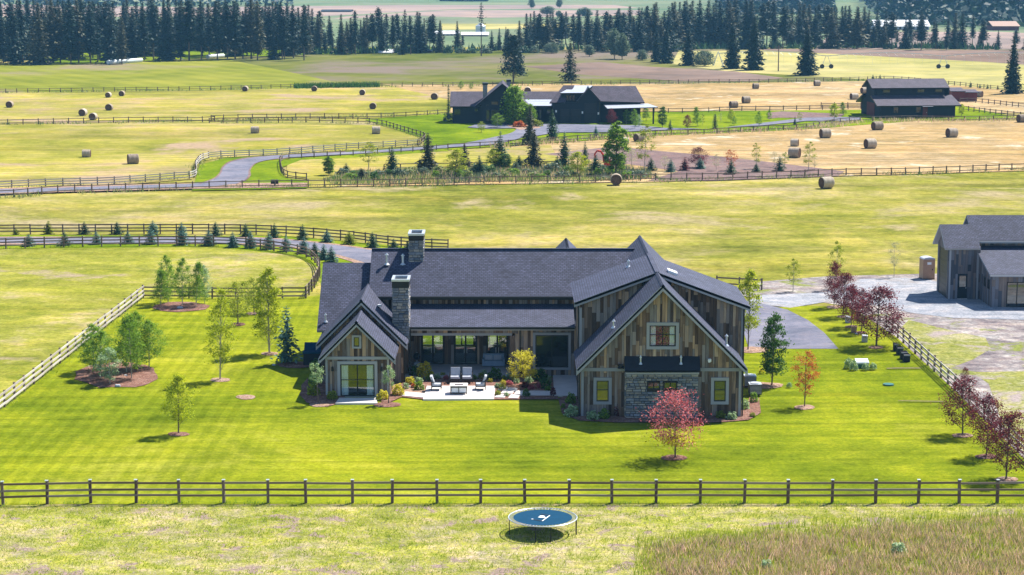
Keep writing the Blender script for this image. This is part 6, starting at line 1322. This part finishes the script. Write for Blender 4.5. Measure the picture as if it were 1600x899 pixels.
# ================================================================= shrubs in the beds
sh_ = [('silver', 893, 652, 22, 17, 'pale silvery shrub at the left corner of the front gable'), ('silver', 926, 657, 20, 13, 'pale silvery shrub under the left gable window'), ('green', 944, 656, 18, 15, 'green shrub with red tint under the left gable window'), ('green', 892, 632, 17, 16, 'green shrub beside the shaded side walk'), ('purple', 963, 652, 10, 16, 'dark purple upright shrub left of the stone wall'), ('purple', 1005, 652, 7, 13, 'dark purple upright shrub before the stone wall'), ('purple', 918, 650, 10, 15, 'dark purple shrub at the left gable corner'), ('olive', 1126, 655, 16, 11, 'olive shrub under the right gable window'), ('silver', 1143, 657, 18, 11, 'cream variegated shrub at the right gable corner'), ('silver', 1164, 641, 15, 15, 'pale shrub in the bark bed right of the house'), ('green', 1178, 630, 13, 15, 'dark shrub by the air conditioners'), ('olive', 1176, 653, 10, 6, 'low brown-green plant in the bark bed corner'),
 ('olive', 490, 620, 20, 20, 'yellow-green shrub left of the sliding door, nearest'), ('green', 489, 604, 16, 18, 'dark green shrub behind the yellow-green one at left'), ('olive', 519, 626, 18, 13, 'low olive shrub between pompom pine and sliding door'), ('deep_green', 494, 583, 18, 20, 'dark upright shrub at the left wall corner'), ('yellow', 598, 626, 19, 14, 'bright yellow shrub right of the sliding door'), ('yellow', 622, 619, 21, 17, 'bright yellow shrub at the start of the stepping path'), ('yellow', 641, 602, 18, 11, 'yellow ground shrub left of the patio'), ('yellow', 663, 592, 28, 24, 'large yellow flowering bush by the porch'), ('deep_green', 648, 591, 20, 18, 'dark green shrub by the grill'), ('green', 655, 611, 17, 13, 'round clipped green shrub left of the patio'), ('silver', 654, 602, 14, 10, 'pale grey-green shrub behind the clipped one'), ('olive', 692, 591, 10, 7, 'small plant at the rear of the patio'), ('olive', 752, 593, 10, 9, 'small plant right of the rear chairs'), ('deep_green', 773, 594, 22, 17, 'dark green bush in the shade before the sofa'), ('yellow', 766, 599, 9, 6, 'small cream flowering plant behind the right chair'), ('silver', 797, 594, 12, 10, 'blue-grey plant at the foot of the porch post'), ('deep_green', 845, 596, 22, 18, 'dark bush under the big window'), ('silver', 826, 600, 14, 10, 'blue-green plant below the small yellow tree'), ('deep_green', 851, 608, 20, 16, 'dark bush right of the garden path'), ('olive', 785, 611, 12, 8, 'variegated plant among the flagstones'), ('pink', 795, 603, 13, 6, 'pink flowering plant among the flagstones'), ('silver', 807, 601, 10, 8, 'cream plant at the top of the flagstones'), ('pink', 830, 610, 12, 6, 'pink flowering plant along the garden path'), ('purple', 821, 607, 14, 8, 'dark red low shrub under the small yellow tree'), ('deep_green', 822, 621, 12, 12, 'dark shrub at the shaded end of the garden path'), ('purple', 864, 620, 10, 12, 'dark purple shrub at the corner of the side walk'), ('olive', 778, 620, 10, 8, 'low plant at the right corner of the patio'), ('silver', 791, 621, 9, 6, 'pale low plant before the flagstones'),
 ('silver', 1326, 577, 14, 15, 'pale shrub left of the green utility box'), ('silver', 1334, 580, 13, 15, 'pale shrub touching the left side of the utility box'), ('silver', 1352, 580, 12, 10, 'pale shrub in front of the utility box'), ('silver', 1364, 579, 12, 10, 'pale shrub right of the green utility box'), ('olive', 1404, 550, 8, 14, 'plant growing in the farther planter'), ('olive', 1414, 560, 12, 12, 'plant growing in the nearer planter'), ('silver', 1233, 607, 9, 7, 'small grey plant right of the dark green columnar tree'),
 ('yellow', 1190, 585, 10, 8, 'pale ground plant beside the bark bed by the wall'), ('grey_shrub', 703, 190, 22, 12, 'dark blue-green bush at the left end of the farmhouse'), ('grey_shrub', 730, 191, 9, 6, 'pale round bush by the farmhouse wall'), ('orange', 812, 200, 22, 10, 'reddish-brown shrub mound in the farmhouse driveway island'), ('olive', 838, 199, 22, 11, 'olive shrub mound in the farmhouse driveway island'), ('silver', 1404, 868, 26, 17, 'silvery sagebrush clump in the tall brown grass'), ('silver', 1197, 890, 20, 12, 'smaller silvery sagebrush clump in the tall brown grass')]
for k_, px, py, w, h_, lab in sh_: shrub(k_, px, py, w, h_, lab, z0=.1)
bedspots = [(670, 597, 'green'), (683, 594, 'silver'), (697, 595, 'pink'), (741, 595, 'green'), (757, 590, 'silver'), (788, 597, 'green'), (804, 596, 'yellow'), (836, 591, 'green'), (858, 599, 'silver'), (842, 609, 'pink'), (856, 613, 'green'), (786, 604, 'yellow'), (778, 608, 'silver'), (647, 608, 'orange'), (634, 610, 'silver'), (880, 640, 'green'), (902, 645, 'olive')]
for i, (px, py, k_) in enumerate(bedspots): shrub(k_, px, py, random.uniform(7, 12), random.uniform(6, 10), {'green': 'small green', 'silver': 'small pale grey', 'pink': 'small pink flowering', 'yellow': 'small yellow', 'orange': 'small orange flowering', 'olive': 'small olive'}[k_] + ' bedding plant in the bark beds round the patio', 'bedding_plant', 'plant', 'bedding plants round the patio', z0=.12)
# far shrubs under the tree line
for i, px in enumerate([1388, 1420, 1470, 1495, 820, 835, 600, 622, 640, 655, 700, 720, 735, 760, 548, 572]):
    py = 76.5 if px > 1300 else 83.5; shrub('grey_shrub' if i % 2 else 'pine', px, py, random.uniform(14, 22), random.uniform(7, 13), 'round bush at the foot of the far conifers', group='round bushes at the foot of the far conifers', name='bush', cat='bush')
# ================================================================= tree line
rt = np.random.default_rng(99); FIR = []
for i in range(9):
    h_ = 20; w_ = [7.4, 6.4, 8.2, 5.6, 8.6, 7.0, 7.6, 5.0, 9.0][i]; clear = [.04, .2, .06, .27, .05, .14, .32, .1, .12][i]
    mb, V = conif(200 + i, h_, w_, clear, 40 + i % 3 * 4, 9, 4, 1.0, .55, [.8, .6, .9, .5, .8, .7, .5, .6, .75][i], .9, gap=.08)
    FIR.append((joined_mesh('conifer', mb, V, [BARK, LF['dark_fir'] if i % 3 != 2 else LF['brown_fir']]), h_, w_))  # some conifers get the browner leaf colour to imitate sunlit sides
LOOK = ['full-skirted', 'bare-trunked', 'bushy', 'slim bare-legged', 'very broad', 'pointed', 'long-trunked', 'pencil-slim', 'ragged broad']
def fir(px, py, top, lab, grp, wk=1.0):
    fi_ = int(rt.choice([1, 3, 5, 0, 7, 1, 2, 6, 8, 4]) if (px < 480 and py > 80) else rt.integers(len(FIR))); me, h0, w0 = FIR[fi_]; lab = lab.replace('LOOK', LOOK[fi_]); g = G(px, py); zt_ = P(px, top, g.y).z
    o = bpy.data.objects.new('conifer', me); link(o, None, (g.x, g.y, 0)); s = zt_ / h0; sw = s * wk * rt.uniform(.85, 1.2); o.scale = (sw, sw, s); o.rotation_euler = (rt.uniform(-.02, .02), rt.uniform(-.02, .02), rt.uniform(0, 6.28)); tag(o, lab, 'conifer', grp)
def topline(px):
    xs = [-60, 0, 100, 200, 300, 420, 480, 500, 530, 560, 600, 640, 690, 720, 740, 770, 800, 830, 850, 900, 950, 1000, 1060, 1150, 1250, 1300, 1370, 1400, 1450, 1500, 1530, 1560, 1600, 1660]
    ys = [0, -2, -3, -2, -4, 0, 2, 12, 18, 12, 8, 8, 18, 36, 50, 46, 40, 14, 18, 14, 16, 8, 0, -2, 4, 8, 12, 14, 18, 12, 12, 36, 26, 22]
    return np.interp(px, xs, ys)
rows = [  # (x0, x1, base, spacing, height jitter, zone)
 (-40, 190, 100, 15, 'left'), (-40, 480, 93, 14, 'left'), (100, 480, 87.5, 15, 'left'), (-40, 490, 78, 9, 'left'),
 (485, 700, 84, 12, 'middle left'), (480, 690, 78, 12, 'middle left'), (796, 1060, 80, 12, 'middle right'), (830, 1060, 74, 13, 'middle right'), (860, 1060, 68, 14, 'middle right'),
 (1055, 1372, 75, 12, 'right'), (1055, 1372, 69, 13, 'right'), (1385, 1556, 77, 13, 'far right'), (1380, 1550, 73, 19, 'far right'), (1585, 1650, 78, 15, 'far right')]
desc = {'left': 'tall dark conifer in the dense left stretch of the far tree line', 'middle left': 'conifer in the thin stretch of tree line left of the silver grain bin', 'middle right': 'conifer in the tree line behind the pair of meadow trees', 'right': 'blue-hazed conifer in the dense right stretch of the tree line', 'far right': 'conifer in front of the long white roofed shed, far right'}
nfir = 0
MARKS = [(60, 'at the left edge of the frame'), (120, 'between the left edge and the grassy clearing'), (165, 'at the start of the grassy clearing'), (225, 'behind the long row of wrapped bales'), (290, 'between the two rows of wrapped bales'), (350, 'behind the short row of wrapped bales'), (420, 'right of the short row of wrapped bales'), (492, 'at the right end of the dense left stand'), (560, 'in the thin stand before the small white shed'), (620, 'behind the small white roofed shed'), (670, 'near the tiny dark red cabin'), (795, 'left of the silver grain bin'), (850, 'behind the tall ponderosa pine'), (900, 'behind the brownish lone spruce'), (950, 'left of the meadow pair'), (1000, 'behind the meadow pair'), (1060, 'behind the meadow fir clump'), (1112, 'behind the grey round willow'), (1160, 'behind the left broad spruce'), (1200, 'behind the right broad spruce'), (1235, 'behind the lone utility pole'), (1300, 'behind the isolated broad spruce'), (1380, 'right of the isolated spruce'), (1450, 'before the left half of the white roofed shed'), (1505, 'right of the white roofed shed'), (1570, 'left of the reddish far barn'), (9999, 'at the right edge of the frame')]
def conlabel(px, base, top, first):
    hh = base - top; a = 'tall' if hh > 82 else 'middling' if hh > 62 else 'short'
    return '%s %s LOOK conifer %s' % (a, 'front row' if first else 'rear row', next(t for x, t in MARKS if px < x))
for (a, b, base, sp, zone) in rows:
    x = a
    while x < b:
        px = x + rt.uniform(-.4, .4) * sp; t_ = topline(px) + abs(rt.normal()) * (5 if zone == 'right' else 10) - (2 if rt.random() < .2 else 0)
        if zone in ('middle left', 'far right'): t_ += rt.uniform(0, 15)
        if rt.random() < .12: t_ += 28
        pb_ = base + rt.uniform(-2.2, 2.2)
        if pb_ - t_ > 18: fir(px, pb_, t_, conlabel(px, pb_, t_, base in (100, 87.5, 84, 80, 75, 77, 78)), 'conifers in the %s stretch of the far tree line' % zone, {'left': 1.2, 'middle left': 1.25, 'middle right': 1.45, 'right': 1.5, 'far right': 1.35}[zone]); nfir += 1
        x += sp
for px, py, tp in ((715, 80, 33), (723, 78, 55), (768, 80, 48), (780, 79, 44), (790, 80, 42), (1372, 75, 30), (560, 80, 45), (520, 84, 55)): fir(px, py, tp, 'short LOOK conifer at the edge of the gap around the silver grain bin', 'short conifers round the gap in the tree line')
# forests and tree clumps on the far slopes
def farwood(name, pxpoly, n, hmin, hmax, seed, mat='dark_fir'):
    rg_ = np.random.default_rng(seed); A_ = [G(x, y) for x, y in pxpoly]; ar = (max(a.x for a in A_) - min(a.x for a in A_)) * (max(a.y for a in A_) - min(a.y for a in A_)); pts = scatter(pxpoly, n * 2.0 / ar, rg_)
    print(name, ar, len(pts))
    Vs = []
    for p in pts:
        h_ = rg_.uniform(hmin, hmax); m = 11; t = rg_.random(m) ** .8; a = rg_.random(m) * 6.28; r = (1 - t) * h_ * .2 * rg_.uniform(.4, 1, m)
        Vs.append(np.stack([p[0] + r * np.cos(a), p[1] + r * np.sin(a), t * h_], 1))
    C = np.concatenate(Vs); V = quads(C, 4.6, rg_, .5, .7); o = meshobj(name, qmesh(name, V, LF[mat])); tag(o, kind='stuff'); return o
w1 = farwood('far_forest', [(1385, 40), (1700, 46), (1900, -12), (1330, -12)], 5200, 14, 24, 1); tag(w1, 'blue far forest covering the slope at the upper right corner', 'forest')
w2 = farwood('far_forest', [(1130, 25), (1300, 22), (1290, -5), (1120, -5)], 1600, 14, 22, 2); tag(w2, 'blue far wood behind the dense right stretch of conifers', 'forest')
w3 = farwood('far_forest', [(-60, 14), (460, 10), (460, 2), (-60, 4)], 240, 14, 20, 3); tag(w3, 'blue far wood showing between the left conifer tops', 'forest')
for px, py, tp in ((831, 14, -2), (874, 13, -2), (855, 24, 10), (915, 28, 12), (905, 26, 14), (873, 28, 17)):
    g = G(px, py); e = T('broad', px, py, tp, {831: 'blue hazy tree alone on the far slope, left one', 874: 'blue hazy tree alone on the far slope, right one', 855: 'pale hazy round tree behind the conifers, left', 915: 'broad hazy blue tree behind the conifers', 905: 'hazy blue tree left of the broad one', 873: 'small hazy tree behind the conifer tops'}[px], 'tree', None, 22 if px in (855, 915) else 10)
o = farwood('far_hedge', [(690, 2.5), (760, 2.5), (760, 1.2), (690, 1.2)], 60, 6, 9, 5); tag(o, 'far dark hedge at the top edge of the frame', 'hedge')
# ================================================================= grasses
rgs = np.random.default_rng(4)
tallp = [(1004, 905), (1001, 872), (1012, 852), (1050, 846), (1095, 838), (1150, 841), (1200, 830), (1240, 834), (1290, 822), (1350, 824), (1400, 815), (1470, 819), (1540, 808), (1600, 812), (1680, 803), (1720, 960), (1000, 960)]
p = scatter(tallp, 170, rgs); nz = np.sin(p[:, 0] * 1.3 + np.sin(p[:, 1] * 2)) * np.cos(p[:, 1] * 1.6 + p[:, 0] * .4) + rgs.normal(size=len(p)) * .45; ed = np.array([G(x, y)[:2] for x, y in tallp[:14]]); ed = np.array([[*a_[:2]] for a_ in ed]); dd_ = np.min(np.linalg.norm(p[:, None, :2] - np.concatenate([np.linspace(ed[i], ed[i + 1], 8) for i in range(len(ed) - 1)])[None], axis=2), 1); k_ = (nz > -.3) & (rgs.random(len(p)) < np.clip(.25 + dd_ * .5, 0, 1)); p = p[k_]; hk = np.clip(.45 + dd_[k_] * .35, 0, 1)
o = meshobj('tall_grass', blades('tall_grass', p, rgs.uniform(.2, .66, len(p)) * hk, .028, .5, LF['tallgrass'], rgs)); tag(o, 'tall brownish-pink seeding grass filling the lower right corner', 'grass', kind='stuff')
p = scatter([(990, 905), (992, 850), (1030, 840), (1160, 832), (1300, 815), (1600, 803), (1700, 800), (1700, 905)], 45, rgs); o = meshobj('tall_grass', blades('tall_grass', p, rgs.uniform(.25, .6, len(p)), .022, .3, LF['tuft'], rgs)); tag(o, 'greener edge of the tall grass in the lower right corner', 'grass', kind='stuff')
p = scatter([(-60, 960), (-60, 792), (820, 789), (1700, 789), (1700, 960)], 95, rgs)
cl = np.sin(p[:, 0] * 1.9 + np.sin(p[:, 1] * 1.7) * 2) + np.cos(p[:, 1] * 2.6 + np.sin(p[:, 0] * .8) * 2) + rgs.normal(size=len(p)) * .7; p1 = p[cl > .3]
o = meshobj('rough_grass', blades('rough_grass', p1, rgs.uniform(.06, .2, len(p1)), .022, .8, LF['tuft'], rgs)); tag(o, 'patchy green grass tufts in the foreground field', 'grass', kind='stuff')
p2 = p[cl < -.2]; o = meshobj('dry_grass', blades('dry_grass', p2, rgs.uniform(.04, .13, len(p2)), .02, 1.3, LF['drytuft'], rgs)); tag(o, 'dry straw coloured grass between the green tufts of the foreground field', 'grass', kind='stuff')
p = strip_pts([(-60, 791.5), (0, 790), (140, 787.5), (820, 787.5), (1700, 787.5)], .35, 130, rgs); nz = np.sin(p[:, 0] * 1.2) + np.sin(p[:, 0] * 3.1 + 1) + rgs.normal(size=len(p)) * .6; p = p[nz > .2]
o = meshobj('fence_weeds', blades('fence_weeds', p, rgs.uniform(.1, .3, len(p)), .02, .5, LF['green'], rgs)); tag(o, 'ragged weeds growing along the foot of the front fence', 'weeds', kind='stuff')
def weeds(lines, label, w=1.0, dens=9, h=(.25, .7), mat='bankgrass', wid=.05, cut=-.2):
    P_ = np.concatenate([strip_pts(l, w, dens, rgs) for l in lines]); nz = np.sin(P_[:, 0] * .35) + np.sin(P_[:, 0] * .9 + P_[:, 1] * .3) + rgs.normal(size=len(P_)) * .6; P_ = P_[nz > cut]
    o = meshobj('fence_weeds', blades('fence_weeds', P_, rgs.uniform(*h, len(P_)), wid, .5, LF[mat], rgs)); tag(o, label, 'weeds', kind='stuff')
weeds([[(-60, 312), (12, 309.6), (92, 302.5), (249, 298), (372, 294.6), (495, 293), (592, 292), (714, 289.5), (929, 286), (1116, 282), (1318, 275), (1468, 271.7), (1680, 263)]], 'tall weeds along the long fence below the valley road', 2.2, 12)
weeds([[(-60, 147), (308, 142), (500, 137.5), (745, 135), (1060, 131.5), (1350, 126.5)], [(-60, 197), (192, 192), (487, 186), (700, 179)]], 'weeds along the far field fences', 2.5, 5, (.3, .8), 'bankgrass', .09)
weeds([[(460, 138.2), (592, 136)]], 'thick dark hedge-like weeds at the middle of the far fence', 3, 30, (.8, 1.6), 'deep_green', .12, -9)
weeds([[(764, 231), (852, 224.5), (972, 215), (1034, 212), (1172, 206), (1250, 203), (1352, 190.5), (1510, 190), (1680, 186)]], 'yellow weeds along the fence in front of the farmhouse and barn', 4, 9, (.3, 1.0), 'tallgrass', .07, -1)
weeds([[(653, 229), (664, 218), (625, 205), (579, 194), (480, 191.5), (327, 193.5)], [(0, 296), (174, 289), (300, 279), (306, 262), (320, 250), (440, 243), (653, 228)]], 'weeds along the valley road fences', 1.6, 8, (.2, .6), 'bankgrass', .06)
weeds([[(-60, 390), (150, 385.5), (329, 385), (421, 392), (482, 404), (500, 430), (478, 467)], [(1385, 513), (1490.6, 610), (1690, 800)], [(10, 635), (224, 466)]], 'short weeds along the fences round the home lawn', .7, 22, (.1, .4), 'tuft', .035, .3)
# tall planted grass of the bank
rb = random.Random(12)
for i in range(44):
    px = 520 + 485 * (i + rb.random()) / 44; py = rb.uniform(268, 283) + (3 if px < 600 else 0)
    shrub(rb.choice(['grey_shrub', 'green', 'bankgrass', 'grey_shrub', 'deep_green']), px, py, rb.uniform(13, 28), rb.uniform(7, 15), 'low rounded bush among the grass of the planted bank', 'bush', 'bush', 'low bushes on the planted bank')
bp = [(505, 282), (560, 270), (640, 268), (760, 266), (900, 262), (1010, 266), (1030, 281), (930, 285), (760, 286), (600, 291), (520, 291)]
p = scatter(bp, 15, rgs); nz = np.sin(p[:, 0] * .22) + np.sin(p[:, 0] * .6 + 2) + np.cos(p[:, 1] * .3) + rgs.normal(size=len(p)) * .8
for nm, msk, mt, hh2, lab in (('bank_grass', nz > .2, 'bankgrass', (.3, .9), 'tall mixed grass on the planted bank'), ('blue_grass', nz < .1, 'grey_shrub', (.3, .85), 'tall blue-green grass on the planted bank'), ('seed_grass', (nz > -.1) & (nz < .5), 'tallgrass', (.4, 1.0), 'pinkish seeding grass on the planted bank')):
    q = p[msk]; o = meshobj(nm, blades(nm, q, rgs.uniform(*hh2, len(q)), .07, .35, LF[mt], rgs)); tag(o, lab, 'grass', kind='stuff')
# undergrowth along the foot of the far trees
p = scatter([(480, 86), (700, 82.5), (800, 79), (1060, 78), (1370, 75.5), (1560, 78.5), (1560, 76), (1370, 73), (1060, 75), (700, 79), (480, 82)], .5, rgs)
o = meshobj('undergrowth', blades('undergrowth', p, rgs.uniform(1, 3, len(p)), .5, .4, LF['pine'], rgs)); tag(o, 'dark undergrowth along the foot of the far tree line', 'undergrowth', kind='stuff')
print('firs', nfir)
# ================================================================= air
m = bpy.data.materials.new('haze_air'); m.use_nodes = True; nt = m.node_tree; nt.nodes.clear()
out = nt.nodes.new('ShaderNodeOutputMaterial'); pv = nt.nodes.new('ShaderNodeVolumePrincipled'); pv.inputs['Color'].default_value = (.26, .64, 1, 1); pv.inputs['Density'].default_value = 0.00012; pv.inputs['Anisotropy'].default_value = 0.0
nt.links.new(pv.outputs[0], out.inputs['Volume'])
hz_ = MB().box(-9500, 9500, -3200, 9500, -2, 215).build('haze', m, uv=False); tag(hz_, 'thin blue summer haze over the valley', 'haze', kind='stuff')
